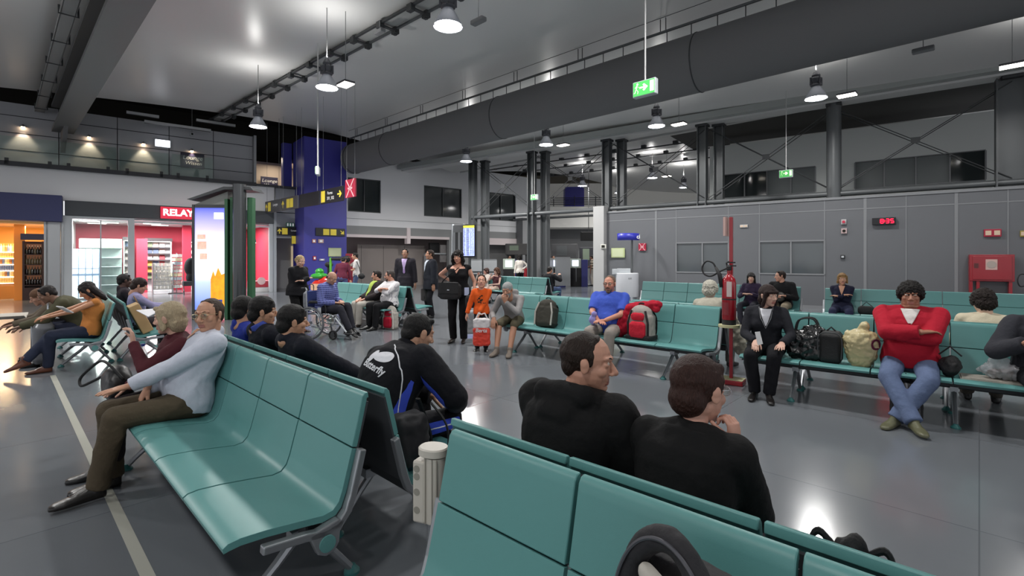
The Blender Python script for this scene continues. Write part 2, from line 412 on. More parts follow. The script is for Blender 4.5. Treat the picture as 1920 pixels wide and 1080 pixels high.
# raised back wall behind the partition, with ribbon windows
UW = Frame(WR.p(0, 3.6), WR.u)
M_up = mat('upper_wall', 'd6dad8', .6)
zu = 6.05
def UH(px, py): return UW.hit(px, py)
g1 = [UH(x, 400)[0] for x in (1356, 1396, 1438, 1483, 1529)]; g2 = [UH(x, 400)[0] for x in (1603, 1658, 1717, 1781, 1848)]
z10, z11 = 3.95, 4.85
w = MB(); x0 = UH(1331, 400)[0]
w.box(x0, g1[0], 0, .2, 2.5, zu); w.box(g1[4], g2[0], 0, .2, 2.5, zu); w.box(g2[4], 26, 0, .2, 2.5, zu)
for g in (g1, g2): w.box(g[0], g[4], 0, .2, 2.5, z10); w.box(g[0], g[4], 0, .2, z11, zu)
struct(w, 'wall_right_upper', M_up, UW)
M_gg = mat('frosted_pane', '5f6667', .35)
for k, g in enumerate((g1, g2)):
    fr = MB()
    for x in g: fr.box(x-.02, x+.02, -.03, .05, z10, z11)
    fr.box(g[0], g[4], -.03, .05, z10-.03, z10); fr.box(g[0], g[4], -.03, .05, z11, z11+.03)
    fo = struct(fr, 'window_%d' % (k+6), M_pj, UW)
    for i in range(4):
        dk = (i < 2) if k == 0 else (i == 3)
        MB().box(g[i]+.02, g[i+1]-.02, .03, .05, z10, z11).build('pane', M_glass if dk else M_gg, fo)
w = MB(); w.box(-.3, 24, .12, 3.6, 3.2, 3.25); struct(w, 'ceiling_partition_room', mat('room_lid', '6c6e6e', .6), WR)
w = MB(); w.box(UH(1331, 400)[0]-1, 28, -3.2, 1.0, 6.3, 6.4); struct(w, 'ceiling_right_edge', mat('dark_soffit', '2c2a26', .6), UW)  # the lack of light over this bay is put into the dark colour
# ================================================================ steelwork
M_steel = mat('painted_steel', '55585a', .45, .2); M_dsteel = mat('dark_painted_steel', '3a3c3e', .5, .2)
col_t = [-10.97, -7.2, -3.55, .05, 3.6, 7.0]      # along the column row
CR = Frame(WR.p(0, .25), WR.u)
wordpos = ['beside the right edge of the photo, tall and dark', 'single round one standing alone left of the widest ribbon window', 'twin pair right of the middle, rising above the partition',
           'twin pair above the left end of the grey partition', 'twin pair nearest the small hanging exit sign', 'twin pair farthest left, in front of the far white wall']
for i, t in enumerate(col_t):
    a_ = -t
    c = fthing(CR, 'steel_column', 'dark grey steel column, '+wordpos[i], 'column', a_, 0, 0, 'steel columns along the partition')
    twin = i in (2, 3, 4, 5)
    offs = (-.16, .3) if twin else (0,)
    for k, o_ in enumerate(offs):
        y = .0 if k == 0 else .35
        m = MB()
        if i == 1: m.cyl((o_, y, 0), (o_, y, 6.12), .19, n=20)
        else:
            w_ = .3 if i == 0 else .15
            m.box(o_-w_, o_+w_, y-.02, y+.02, 0, 6.1); m.box(o_-w_, o_-w_+.03, y-.15, y+.15, 0, 6.1); m.box(o_+w_-.03, o_+w_, y-.15, y+.15, 0, 6.1)
        m.build('shaft', M_steel, c, smooth=(i == 1), bevel=0)
        h = MB(); h.box(o_-.2, o_+.2, y-.18, y+.18, 6.06, 6.14); h.box(o_-.12, o_+.12, y-.1, y+.1, 6.14, 6.24); h.build('head_plate', M_dsteel, c, bevel=.01)
rods = []
bt = [11.5]+[-t for t in col_t[::1]]
xs_ = sorted([-t for t in col_t])
bx_ = thing('tie_beam', 'long round steel tie beam running level between the columns', 'beam', (CR.O[0], CR.O[1], 0), CR.ang)
m = MB(); m.tube([(xs_[0]-.2, 0, 3.45), (xs_[-1]+2, 0, 3.45)], .085, 12); m.build('beam', M_steel, bx_, smooth=True)
m = MB(); m.tube([(xs_[0]-.2, 3.3, 3.55), (xs_[-1]+2, 3.3, 3.55)], .06, 10); m.build('rear_beam', M_steel, bx_, smooth=True)
brw = ['farthest left bay', 'second bay from the left', 'third bay from the left', 'bay left of the round column', 'bay over the widest ribbon window']
for i in range(len(xs_)-1):
    x0, x1 = xs_[i], xs_[i+1]; xm = (x0+x1)/2
    c = fthing(CR, 'cross_brace', 'crossed thin steel brace rods in the '+brw[i]+' between columns', 'brace', xm, 0, 3.5, 'brace rods between the columns')
    L_ = (x1-x0)/2
    for sgn in (-1, 1):
        for y in (-.04, .3):
            m = MB(); m.tube([(-sgn*L_, y, 2.5), (sgn*L_, y, .05)], .013, 5); m.build('rod', M_dsteel, c)
    m = MB(); m.box(-.1, .1, -.06, -.03, 1.2, 1.36); m.build('node_plate', M_dsteel, c)
# edge beam carrying the vault over the column row
m = MB(); m.box(-12, 15, -.2, .35, 6.14, 6.3); m.mi(1); m.box(-12, 15, -.5, -.2, 6.2, 6.42); struct(m, 'trim_6', [M_ceil, mat('edge_pale', 'a2a6a4', .5)], CR)

# big girder upper left
gp0 = WL.hit(118, 484, .3)[0]
p0 = WL.p(gp0, .35)
m = MB()
Gf = Frame(p0, AX)                       # girder frame: x along hall
m.mi(0); m.box(-.2, 20, -.05, .05, 6.2, 7.1); m.box(-.2, 20, -.3, .3, 6.15, 6.25); m.box(-.2, 20, -.3, .3, 7.05, 7.15)
m.mi(0); m.prism([(-.2, 6.15), (1.2, 6.15), (.0, 5.4), (-.2, 5.4)], -.06, .06, 'y')
o = struct(m, 'trim_7', [mat('girder_grey', '6e6f70', .5)], Gf)
tt = thing('cable_tray', 'pale cable tray slung beside the grey girder at upper left', 'cable tray', (*Gf.p(0, -.62), 6.75), Gf.ang)
m = MB(); m.box(0, 18, -.12, .12, 0, .02); m.box(0, 18, -.13, -.11, 0, .1); m.box(0, 18, .11, .13, 0, .1); m.build('tray', mat('tray_pale', '8b8c8c', .5), tt)
for k in range(9):
    m = MB(); m.tube([(.8+k*1.9, -.15, .12), (.8+k*1.9, -.16, -.05), (.8+k*1.9, .16, -.05), (.8+k*1.9, .15, .5)], .02, 6); m.build('bracket', M_dsteel, tt)

# the big duct
dO = np.array(at(660, 22.3)); DF = Frame(dO, AX)
dt = thing('air_duct', 'huge dark grey textile air duct crossing the hall under the ceiling', 'duct', (dO[0], dO[1], 6.02), DF.ang)
M_duct = mat('duct_fabric', '6a6a6b', .75, bump=.15, bscale=6)
m = MB(); n = 40; V = []; F = []
rr = [(-.25, .25), (-.12, .55), (0, .66)]+[(x, .67) for x in np.linspace(.6, 24, 14)]
for x, r_ in rr:
    for j in range(n):
        t = 2*math.pi*j/n; V.append((x, r_*math.cos(t)*.85, r_*math.sin(t)))
for i in range(len(rr)-1):
    for j in range(n): F.append((i*n+j, i*n+(j+1) % n, (i+1)*n+(j+1) % n, (i+1)*n+j))
F.append(tuple(range(n))[::-1]); m.add(V, F); m.build('duct_skin', M_duct, dt, smooth=True)
for x in (.25, 3.2, 9.6, 16):
    m = MB(); m.lathe([(.68, -.012), (.685, 0), (.68, .012)], n=40, M=Matrix.Rotation(R(90), 4, 'Y')); o = m.build('seam_ring', M_dsteel, dt); o.location = (x, 0, 0); o.scale = (1, .855, 1)
m = MB(); m.tube([(-.2, 0, .98), (24, 0, .98)], .035, 8); m.build('rail', M_steel, dt)
for k in range(40): m = MB(); m.tube([(.2+k*.6, 0, .66), (.2+k*.6, 0, .98)], .012, 5); m.build('slider', M_dsteel, dt)
m = MB(); m.tube([(-.2, -.05, 1.32), (24, -.05, 1.32)], .014, 5); m.build('support_cable', M_dsteel, dt)
for k in range(10):
    x = .4+k*2.45; m = MB(); m.box(x-.12, x+.12, -.12, .12, 1.32, 1.36); m.tube([(x-.07, 0, .98), (x-.07, 0, 1.33)], .012, 5); m.tube([(x+.07, 0, .98), (x+.07, 0, 1.33)], .012, 5)
    m.build('hanger', M_dsteel, dt)
# lighting / cable track: twin rails on the ceiling
tO = np.array(at(400, 21.0)); TF = Frame(tO, (.743, -.668))
tk = thing('ceiling_track', 'twin-rail service track with clamps running under the ceiling towards upper left', 'track', (tO[0], tO[1], 7.32), TF.ang)
for y in (-.22, .22):
    m = MB(); m.box(0, 20, y-.03, y+.03, 0, .05); m.build('rail', M_steel if y > 0 else M_dsteel, tk)
m = MB(); m.box(0, 20, -.19, .19, .06, .08); m.build('backing_strip', mat('tray_light', 'a0a1a0', .5), tk)
for k in range(15):
    x = .5+k*1.25; m = MB(); m.box(x-.05, x+.05, -.26, .26, -.03, .0); m.box(x-.09, x+.09, .16, .28, -.1, .06); m.box(x-.09, x+.09, -.28, -.16, -.1, .06); m.tube([(x, .22, -.12), (x, .22, .1)], .05, 8)
    m.build('clamp', M_dsteel, tk)
# thin tracks in the back bay
for j, (pz, dd) in enumerate(((6.35, 3.2), (6.6, 6.0), (6.75, 9))):
    TB = Frame(CR.p(0, dd), CR.u)
    tb = thing('ceiling_track', ['nearest', 'middle', 'farthest'][j]+' thin service track under the back bay ceiling beyond the columns', 'track', (TB.O[0], TB.O[1], pz), TB.ang)
    m = MB(); m.tube([(-9, 0, 0), (3.4, 0, 0)], .03, 6); m.build('rail', M_dsteel, tb)
    for k in range(9):
        m = MB(); x = -8.4+k*1.4; m.box(x-.1, x+.1, -.08, .08, -.02, .14); m.build('clamp', M_dsteel, tb)
# far left ceiling slats
for (px, w_, z) in ((268, 1.0, 7.0), (335, 2.2, 6.75), (405, 1.4, 7.1)):
    q = WL.hit(px, 484, -.4)[0]
    lt = fthing(WL, 'light_batten', {268: 'short dark ceiling batten left of the long one above the lounge wall', 335: 'longest dark ceiling batten above the lounge wall', 405: 'pale ceiling batten at the end of the service track'}[px], 'light', q, -.4, z)
    m = MB(); m.box(-w_/2, w_/2, -.08, .08, 0, .07); m.build('housing', M_dsteel, lt); m = MB(); m.box(-w_/2, w_/2, -.1, -.08, -.01, .09); m.build('rim', M_alu, lt)

# ================================================================ pendant lamps
M_lampb = mat('lamp_body', '55565c', .5, .3); M_refl = mat('lamp_reflector', 'b9bcc6', .25, .3)
M_glow = mat('lamp_glow', 'ffffff', .5, emit=40)
M_cord = mat('cord', '8a8b8c', .6)
def pendant(x, y, z, label, power=None, ceil=7.3):
    L = thing('pendant_lamp', label, 'lamp', (x, y, z), 0, 'high bay pendant lamps')
    m = MB(); m.lathe([(.25, 0), (.245, .02), (.2, .12), (.13, .24), (.1, .3), (.09, .3), (.12, .22), (.19, .1), (.235, .02)], n=28, cap=False)
    m.build('reflector_shade', M_refl, L, smooth=True)
    m = MB(); m.lathe([(.08, .28), (.13, .33), (.1, .38), (.13, .42), (.13, .5), (.09, .54), (.1, .58), (.06, .66), (.03, .7)], n=18); m.build('lamp_housing', M_lampb, L, smooth=True)
    for k in range(4):
        a_ = k*math.pi/2; b = MB(); b.box(.1, .155, -.012, .012, .33, .53, Matrix.Rotation(a_, 4, 'Z')); b.build('cooling_fin', M_lampb, L)
    m = MB(); m.cyl((0, 0, .7), (0, 0, ceil+.25-z), .01, n=6); m.build('cord', M_cord, L)
    m = MB(); m.lathe([(.0, .035), (.12, .03), (.232, .025), (.232, .02), (.12, .012), (0, .008)], n=28); m.build('bulb', M_glow, L, smooth=True)
    ld = bpy.data.lights.new('lamp_light', 'AREA'); ld.shape = 'DISK'; ld.size = .46; ld.energy = LAMP_W if power is None else power; ld.color = (1, .98, .95); ld.spread = R(170)
    lo = bpy.data.objects.new('lamp_light', ld); COL.objects.link(lo); lo.parent = L; lo.location = (0, 0, -.01)
    lu = bpy.data.lights.new('lamp_uplight', 'AREA'); lu.shape = 'DISK'; lu.size = .2; lu.energy = 20; lu.color = (1, .98, .95)  # added upward light to brighten the ceiling, not part of the lamp
    l2 = bpy.data.objects.new('lamp_uplight', lu); COL.objects.link(l2); l2.parent = L; l2.location = (0, 0, .73); l2.rotation_euler = (R(180), 0, 0)
ZL = 5.55
def lampat(px, py, z=ZL): return D(px, py, z)
spots = [(840, 50, 'nearest and largest pendant lamp, near the top of the photo'), (613, 165, 'pendant lamp hanging in front of the blue column, second of its row'), (484, 238, 'pendant lamp closest to the grey lounge wall, end of its row'),
  (1530, 185, 'pendant lamp beside the round column on the right'), (1231, 237, 'pendant lamp below the large hanging exit sign'), (1024, 272, 'pendant lamp above the small far exit sign, under the duct'), (874, 303, 'pendant lamp over the twin columns farthest left'),
  (1223, 334, 'small pendant lamp in the back bay seen between two column pairs'), (1092, 349, 'smallest pendant lamp in the back bay, left of the twin columns'), (1160, 362, 'tiny distant pendant lamp right behind the twin columns'), (1282, 352, 'tiny distant pendant lamp low beside the round far column')]
for px, py, lb in spots:
    x, y = lampat(px, py); pendant(x, y, ZL, lb, {484: 300, 874: 330, 613: 200, 1530: 120, 1024: 230}.get(px))
for i, (x, y) in enumerate(((2.2, 5.4), (5.6, 2.2), (-4.9, 2.2), (10.9, 9.8), (-1.5, -1.2), (-8.3, 5.5), (-11.5, 8.9))):
    pendant(x, y, ZL, 'pendant lamp hanging above the seating outside the photo', (110, 60, 45, 60, 70, 90, 240)[i])
M_sqg = mat('square_glow', 'fff6e6', .5, emit=9)
sq = [(648, 160, 'lit square luminaire on a thin cord left of the nearest pendant'), (1588, 180, 'flat lit luminaire right of the pendant by the round column'), (1898, 125, 'large lit flat luminaire near the right edge'), (1273, 234, 'flat lit luminaire right of the pendant below the exit sign'), (1056, 273, 'small flat lit luminaire left of the twin columns'), (1250, 331, 'tiny flat lit luminaire in the back bay')]
for px, py, lb in sq:
    x, y = D(px, py, 5.5); L = thing('flat_luminaire', lb, 'lamp', (x, y, 5.5), R(-44), 'flat square luminaires')
    m = MB(); m.box(-.2, .2, -.13, .13, .02, .07); m.build('housing', M_lampb, L, bevel=.01)
    m = MB(); m.box(-.19, .19, -.12, .12, 0, .02); m.build('diffuser', M_sqg, L)
    m = MB(); m.cyl((0, 0, .07), (0, 0, 1.7), .008, n=6); m.build('cord', M_cord, L)
for px, py, lb, dd in ((897, 40, 'unlit grey luminaire on a cord right of the nearest pendant', 9.5), (1731, 94, 'unlit dark floodlight below the duct at upper right', 9.5), (712, 60, 'round grey detector under the service track', 12), (420*1+360, 0, None, 0)):
    if lb is None: continue
    z = hz(py, dd); x, y = at(px, dd); L = thing('ceiling_fixture', lb, 'fixture', (x, y, z), R(-44))
    m = MB(); m.box(-.17, .17, -.07, .07, -.04, .05); m.build('housing', mat('fixture_grey', '77787a', .5), L, bevel=.02)
    m = MB(); m.cyl((0, 0, .05), (0, 0, 7.35-z), .008, n=6); m.build('cord', M_cord, L)
for px, py, lb in ((1392, 0, ''),): pass
# lounge wall uplit spots
wl = [(43, 238), (167, 257), (269, 270), (360, 283)]
for i, (px, py) in enumerate(wl):
    s_, z = WL.hit(px, py, .42)
    L = fthing(WL, 'wall_spotlight', ['leftmost warm spotlight on the grey lounge wall', 'second warm spotlight from the left on the grey lounge wall', 'warm spotlight above the glass panel with leaning bars', 'warm spotlight directly above the dark blue lounge sign'][i], 'lamp', s_, .42, z, 'warm spotlights on the lounge wall')
    m = MB(); m.cyl((0, 0, .0), (0, 0, .09), .07, .02, 12); m.build('lamp_shade', M_alu, L); m = MB(); m.ell((0, 0, 0), (.05, .05, .03)); m.build('bulb', mat('warm_glow', 'ffd9b0', .5, emit=40), L)
    m = MB(); m.cyl((0, 0, .06), (0, .08, .1), .012, n=6); m.build('bracket', M_alu, L)
    ld = bpy.data.lights.new('wall_spot', 'SPOT'); ld.energy = 45; ld.color = (1, .72, .5); ld.spot_size = R(75); ld.spot_blend = .7; ld.shadow_soft_size = .03
    lo = bpy.data.objects.new('wall_spot', ld); COL.objects.link(lo); lo.parent = L; lo.location = (0, -.12, -.02); lo.rotation_euler = (R(12), 0, 0)
# glass balustrade panels
gl = [(-6, 110), (112, 218), (224, 316), (322, 400)]
for i, (a0, a1) in enumerate(gl):
    s0, s1 = WL.hit(a0, 400, -.27)[0], WL.hit(a1, 400, -.27)[0]
    L = fthing(WL, 'glass_balustrade_panel', ['leftmost clear', 'second clear', 'third clear', 'rightmost clear'][i]+' glass balustrade panel on the balcony edge below the wall spotlights', 'balustrade', (s0+s1)/2, -.27, 4.84, 'glass balustrade panels')
    m = MB(); w_ = (s1-s0)/2; m.box(-w_, w_, -.01, .01, 0, .85); m.build('pane', M_clear, L)
    for q in (-w_*.7, w_*.7):
        m = MB(); m.box(q-.05, q+.05, -.03, .03, -.12, .1); m.build('clamp', M_dsteel, L)
# ================================================================ beam seating
M_teal = mat('teal_seat', '558a88', .42, bump=.04, bscale=400, var=.05, vscale=2); M_tealedge = mat('teal_edge', '2f6b6a', .5)
M_sil = mat('cast_silver', '9fa2a6', .35, .75); M_beam = mat('beam_dark', '3a3d40', .45, .4); M_back = mat('seat_rear', '33363a', .6)
FRT = [(0, .405), (-.004, .425), (.015, .438), (.06, .443), (.16, .436), (.3, .418), (.39, .405), (.435, .412), (.462, .44), (.48, .49), (.525, .66), (.575, .87), (.583, .895), (.6, .903)]
def seat_meshes(p):
    w = p-.012; x0, x1 = .006, .006+w
    def band(pts, th):
        P = [Vector((a, b)) for a, b in pts]; Q = []
        for i, q in enumerate(P):
            t = (P[min(i+1, len(P)-1)]-P[max(i-1, 0)]).normalized(); Q.append((q.x+t.y*th, q.y-t.x*th))
        return [(q.x, q.y) for q in P]+Q[::-1]
    lo = MB(); n = 11
    def shell(pts, mb, th=.03):
        b = band(pts, th); k = len(pts); m2 = len(b); V = [(x, y, z) for x in (x0, x1) for y, z in b]
        F = [(i, (i+1) % m2, m2+(i+1) % m2, m2+i) for i in range(m2)]
        for s_ in (0, m2):
            for i in range(k-1):
                q = (s_+i, s_+i+1, s_+m2-2-i, s_+m2-1-i); F.append(q if s_ else q[::-1])
        mb.add(V, F)
    shell(FRT[:11], lo)
    up = MB(); shell([(.5265, .666), (.55, .765), (.572, .862), (.577, .885), (.59, .9), (.607, .903)], up, .028)
    bk = MB(); k0 = [(.47, .405), (.5, .48), (.555, .68), (.6, .86)]
    shell(k0, bk, .01)
    return lo, up, bk
_sc = {}
def bench(label, O, u, n, pitch=.6, ends=(1, 1), group=None, legs=None):
    F = Frame(O, u); B = thing('waiting_bench', label, 'bench', (F.O[0], F.O[1], 0), F.ang, group)
    B_F = F
    key = round(pitch, 3)
    if key not in _sc:
        lo, up, bk = seat_meshes(pitch)
        a_ = lo.build('seat', M_teal, B, smooth=True, bevel=.006); b_ = up.build('backrest_top', M_teal, a_, smooth=True, bevel=.006); c_ = bk.build('rear_panel', M_back, a_)
        _sc[key] = a_; first = 1
    else: first = 0
    for i in range(n):
        if i == 0 and first: continue
        c = copy_tree(_sc[key], B); c.location = (pitch*i, 0, 0)
    L = pitch*n
    m = MB(); m.box(.05, L-.05, .33, .41, .30, .375); m.build('beam', M_beam, B, bevel=.012)
    # silver side frames between and at the ends
    def side(x, big):
        m = MB(); t = .02 if big else .012
        pts = [(.13, .392), (.3, .375), (.38, .36), (.44, .37), (.475, .41), (.497, .47), (.545, .66)]
        if not big: pts = pts[1:]
        q = []
        P = [Vector(a) for a in pts]
        for i, a in enumerate(P):
            tt = (P[min(i+1, len(P)-1)]-P[max(i-1, 0)]).normalized(); w_ = .034 if big else .03
            q.append((a.x+tt.y*w_, a.y-tt.x*w_))
        poly = pts+q[::-1]; n_ = len(pts); nn = len(poly)
        V = [(xx, y, z) for xx in (x-t, x+t) for y, z in poly]
        F_ = [(i, (i+1) % nn, nn+(i+1) % nn, nn+i) for i in range(nn)]
        for s_ in (0, nn):
            for i in range(n_-1):
                f = (s_+i, s_+i+1, s_+nn-2-i, s_+nn-1-i); F_.append(f if s_ else f[::-1])
        m.add(V, F_)
        if big:
            m.prism([(.31, .36), (.335, .30), (.35, .265), (.385, .245), (.425, .255), (.445, .285), (.45, .33), (.475, .375), (.44, .385)], x-t, x+t, 'x')
        o = m.build('side_frame' if big else 'seat_divider', M_sil, B, bevel=.006)
        if big:
            for s_ in ((x+t),) if x > 0 else ((x-t),):
                e = MB(); sg = 1 if x > 0 else -1; e.cyl((s_, .39, .30), (s_+sg*.006, .39, .30), .036, n=20); e.build('end_cap', M_teal, o, smooth=True)
    if ends[0]: side(-.015, True)
    if ends[1]: side(L+.015, True)
    for i in range(1, n): side(pitch*i, False)
    lx = legs or ([pitch*.5, L-pitch*.5] if n < 4 else [pitch*.85, L/2+.02, L-pitch*.85])
    for x in lx:
        m = MB(); m.tube([(x, .36, .31), (x, .25, .2), (x, .1, .07), (x, .06, .03)], [.024, .02, .018, .018], 8)
        m.tube([(x, .36, .31), (x, .46, .2), (x, .56, .07), (x, .59, .03)], [.024, .02, .018, .018], 8); m.box(x-.03, x+.03, .3, .44, .27, .32)
        l = m.build('leg', M_sil, B, smooth=True)
        for y in (.05, .6): e = MB(); e.lathe([(.038, 0), (.038, .012), (.022, .028), (.016, .04)], (x, y, 0), 14); e.build('foot_pad', M_tealedge, l, smooth=True)
    B['n'] = n
    return B, F, pitch
def back_row(F, n, pitch, label, gap=1.3, shift=0, nn=None):
    o = F.p(n*pitch+shift, gap); return bench(label, o, -F.u, nn or n, pitch)
uA = (.724, -.69)
P1 = .585
f1 = Frame((-1.09, 1.857), (.723, -.691)); o1 = f1.p(-5*P1, 0)
B1 = bench('teal seating row at lower left where the man in glasses sits', o1, (.723, -.691), 5, P1, legs=[P1*.9, P1*4.75])
B1b = back_row(B1[1], 5, P1, 'teal seating row behind the man in glasses, used by the tracksuit man', 1.3)
B2 = bench('nearest teal seating row at the bottom, with a dark open backpack on it', (-.62, 1.363), (.742, -.67), 4, .565)
B2b = back_row(B2[1], 4, .565, 'teal seating row the two black-clad people sit on, back to back with the nearest row', 1.28, shift=-.1)
A1 = bench('teal seating row in the centre holding the red backpack and blue polo man', (-.361, 8.295), uA, 6, .6)
A1b = back_row(A1[1], 6, .6, 'teal seating row with the white-haired person, back to back with the blue polo row')
Bq = bench('teal seating row at right where the man in the red jacket sits', (2.556, 5.534), (.77, -.638), 6, .6)
Bqb = back_row(Bq[1], 6, .6, 'teal seating row behind the red jacket man, used by a curly-haired person')
C1 = bench('teal seating row against the grey partition, with the couple talking', (3.14, 12.85), (.733, -.68), 6, .63)
C2 = bench('teal seating row against the grey partition, with the woman in navy', (6.23, 9.85), (.8, -.6), 6, .62)
M1 = bench('teal seating row where two men sit beside the wheelchair', (-4.93, 12.36), (.74, -.673), 5, .6)
M1b = back_row(M1[1], 5, .6, 'empty teal seating row behind the two men, beside the men in suits')
N1 = bench('distant teal seating row with two women at its left end', (-1.46, 17.32), uA, 5, .6)
N1b = back_row(N1[1], 5, .6, 'distant teal seating row facing the check area with one newspaper reader')
L1 = bench('teal seating row at far left where the woman in orange reads', (-8.07, 8.68), (.68, -.73), 5, .6)
L1b = back_row(L1[1], 5, .6, 'teal seating row at far left holding the paper bag, facing right')
# ================================================================ people
V3 = lambda *a: np.array(a if len(a) == 3 else a[0], float)
def nrm(v): v = np.array(v, float); return v/(np.linalg.norm(v)+1e-9)
def remesh(mb, vox, it=4, disp=0, dsize=.08, adapt=0):
    me = bpy.data.meshes.new('r'); me.from_pydata(mb.v, [], mb.f); me.update()
    o = bpy.data.objects.new('r', me); COL.objects.link(o)
    md = o.modifiers.new('r', 'REMESH'); md.mode = 'VOXEL'; md.voxel_size = vox; md.adaptivity = adapt
    if it: sm = o.modifiers.new('s', 'SMOOTH'); sm.factor = .5; sm.iterations = it
    if disp:
        key = 'cl%.3f' % dsize
        tx = bpy.data.textures.get(key) or bpy.data.textures.new(key, 'CLOUDS'); tx.noise_scale = dsize; tx.noise_depth = 2
        d = o.modifiers.new('d', 'DISPLACE'); d.texture = tx; d.strength = disp; d.mid_level = .5; d.texture_coords = 'LOCAL'
    dg = bpy.context.evaluated_depsgraph_get(); ev = o.evaluated_get(dg); m2 = ev.to_mesh()
    n = len(m2.vertices); a = np.empty(n*3, np.float32); m2.vertices.foreach_get('co', a)
    k = len(m2.polygons); q = np.empty(len(m2.loops), np.int32); m2.loops.foreach_get('vertex_index', q)
    ls = np.empty(k, np.int32); m2.polygons.foreach_get('loop_start', ls); lt = np.empty(k, np.int32); m2.polygons.foreach_get('loop_total', lt)
    ev.to_mesh_clear(); bpy.data.objects.remove(o); bpy.data.meshes.remove(me)
    assert (lt == 4).all() or True
    return a.reshape(-1, 3).astype(float), q, ls, lt
def join(parts):
    Vs, qs, lss, lts, off, lo = [], [], [], [], 0, 0
    for (v, q, ls, lt) in parts:
        Vs.append(v); qs.append(q+off); lss.append(ls+lo); lts.append(lt); off += len(v); lo += len(q)
    return np.vstack(Vs), np.concatenate(qs), np.concatenate(lss), np.concatenate(lts)
def mkmesh(name, M, mats, mi=None):
    v, q, ls, lt = M; me = bpy.data.meshes.new(name)
    me.vertices.add(len(v)); me.vertices.foreach_set('co', v.astype(np.float32).ravel())
    me.loops.add(len(q)); me.loops.foreach_set('vertex_index', q); me.polygons.add(len(ls))
    me.polygons.foreach_set('loop_start', ls); me.polygons.foreach_set('loop_total', lt)
    for m in (mats if isinstance(mats, (list, tuple)) else [mats]): me.materials.append(m)
    if mi is not None: me.polygons.foreach_set('material_index', mi)
    me.polygons.foreach_set('use_smooth', np.ones(len(ls), bool)); me.update(calc_edges=True); me.validate()
    return me
def mkobj(name, M, mats, parent=None, mi=None):
    o = bpy.data.objects.new(name, mkmesh(name, M, mats, mi)); COL.objects.link(o); o.parent = parent; return o
def xf(M, T):
    v, q, ls, lt = M; T = np.array(T); return (v @ T[:3, :3].T+T[:3, 3], q, ls, lt)
def mat4(x, y, z, o, s=1):
    T = np.eye(4); T[:3, 0] = np.array(x)*s; T[:3, 1] = np.array(y)*s; T[:3, 2] = np.array(z)*s; T[:3, 3] = o; return T
# primitives into an MB
def cap(mb, p0, p1, r0, r1, lat=None, fl=1.0, ends=(1, 1), n=16):
    p0, p1 = V3(p0), V3(p1); d = p1-p0; L = np.linalg.norm(d); t = d/(L+1e-9)
    x = nrm(np.cross(t, lat)) if lat is not None else nrm(np.cross(t, (0, 0, 1) if abs(t[2]) < .9 else (0, 1, 0)))
    if lat is not None: y = x; x = nrm(np.cross(y, t))        # x follows lat, y is the flattened one
    else: y = np.cross(t, x)
    rings = []
    if ends[0]: rings += [(-r0*math.sin(a), r0*math.cos(a)) for a in (1.45, 1.05, .7, .35)]
    rings.append((0, r0)); k = 3
    for i in range(1, k): rings.append((L*i/k, r0+(r1-r0)*i/k))
    rings.append((L, r1))
    if ends[1]: rings += [(L+r1*math.sin(a), r1*math.cos(a)) for a in (.35, .7, 1.05, 1.45)]
    V = []; F = []
    for s_, r in rings:
        for j in range(n):
            a = 2*math.pi*j/n; V.append(p0+t*s_+x*r*math.cos(a)+y*r*fl*math.sin(a))
    m = len(rings)
    for i in range(m-1):
        for j in range(n): F.append((i*n+j, i*n+(j+1) % n, (i+1)*n+(j+1) % n, (i+1)*n+j))
    F.append(tuple(range(n))[::-1]); F.append(tuple((m-1)*n+j for j in range(n)))
    mb.add([tuple(q) for q in V], F)
def loft(mb, st, n=24, e=2.3):      # stations: (centre, xaxis, yaxis, hw, hd)
    V = []; F = []
    for c, x, y, hw, hd in st:
        for j in range(n):
            a = 2*math.pi*j/n; ca, sa = math.cos(a), math.sin(a)
            V.append(tuple(V3(c)+V3(x)*hw*math.copysign(abs(ca)**(2/e), ca)+V3(y)*hd*math.copysign(abs(sa)**(2/e), sa)))
    m = len(st)
    for i in range(m-1):
        for j in range(n): F.append((i*n+j, i*n+(j+1) % n, (i+1)*n+(j+1) % n, (i+1)*n+j))
    F.append(tuple(range(n))[::-1]); F.append(tuple((m-1)*n+j for j in range(n))); mb.add(V, F)
def ell(mb, c, r, T=None): mb.ell(c, r, T)

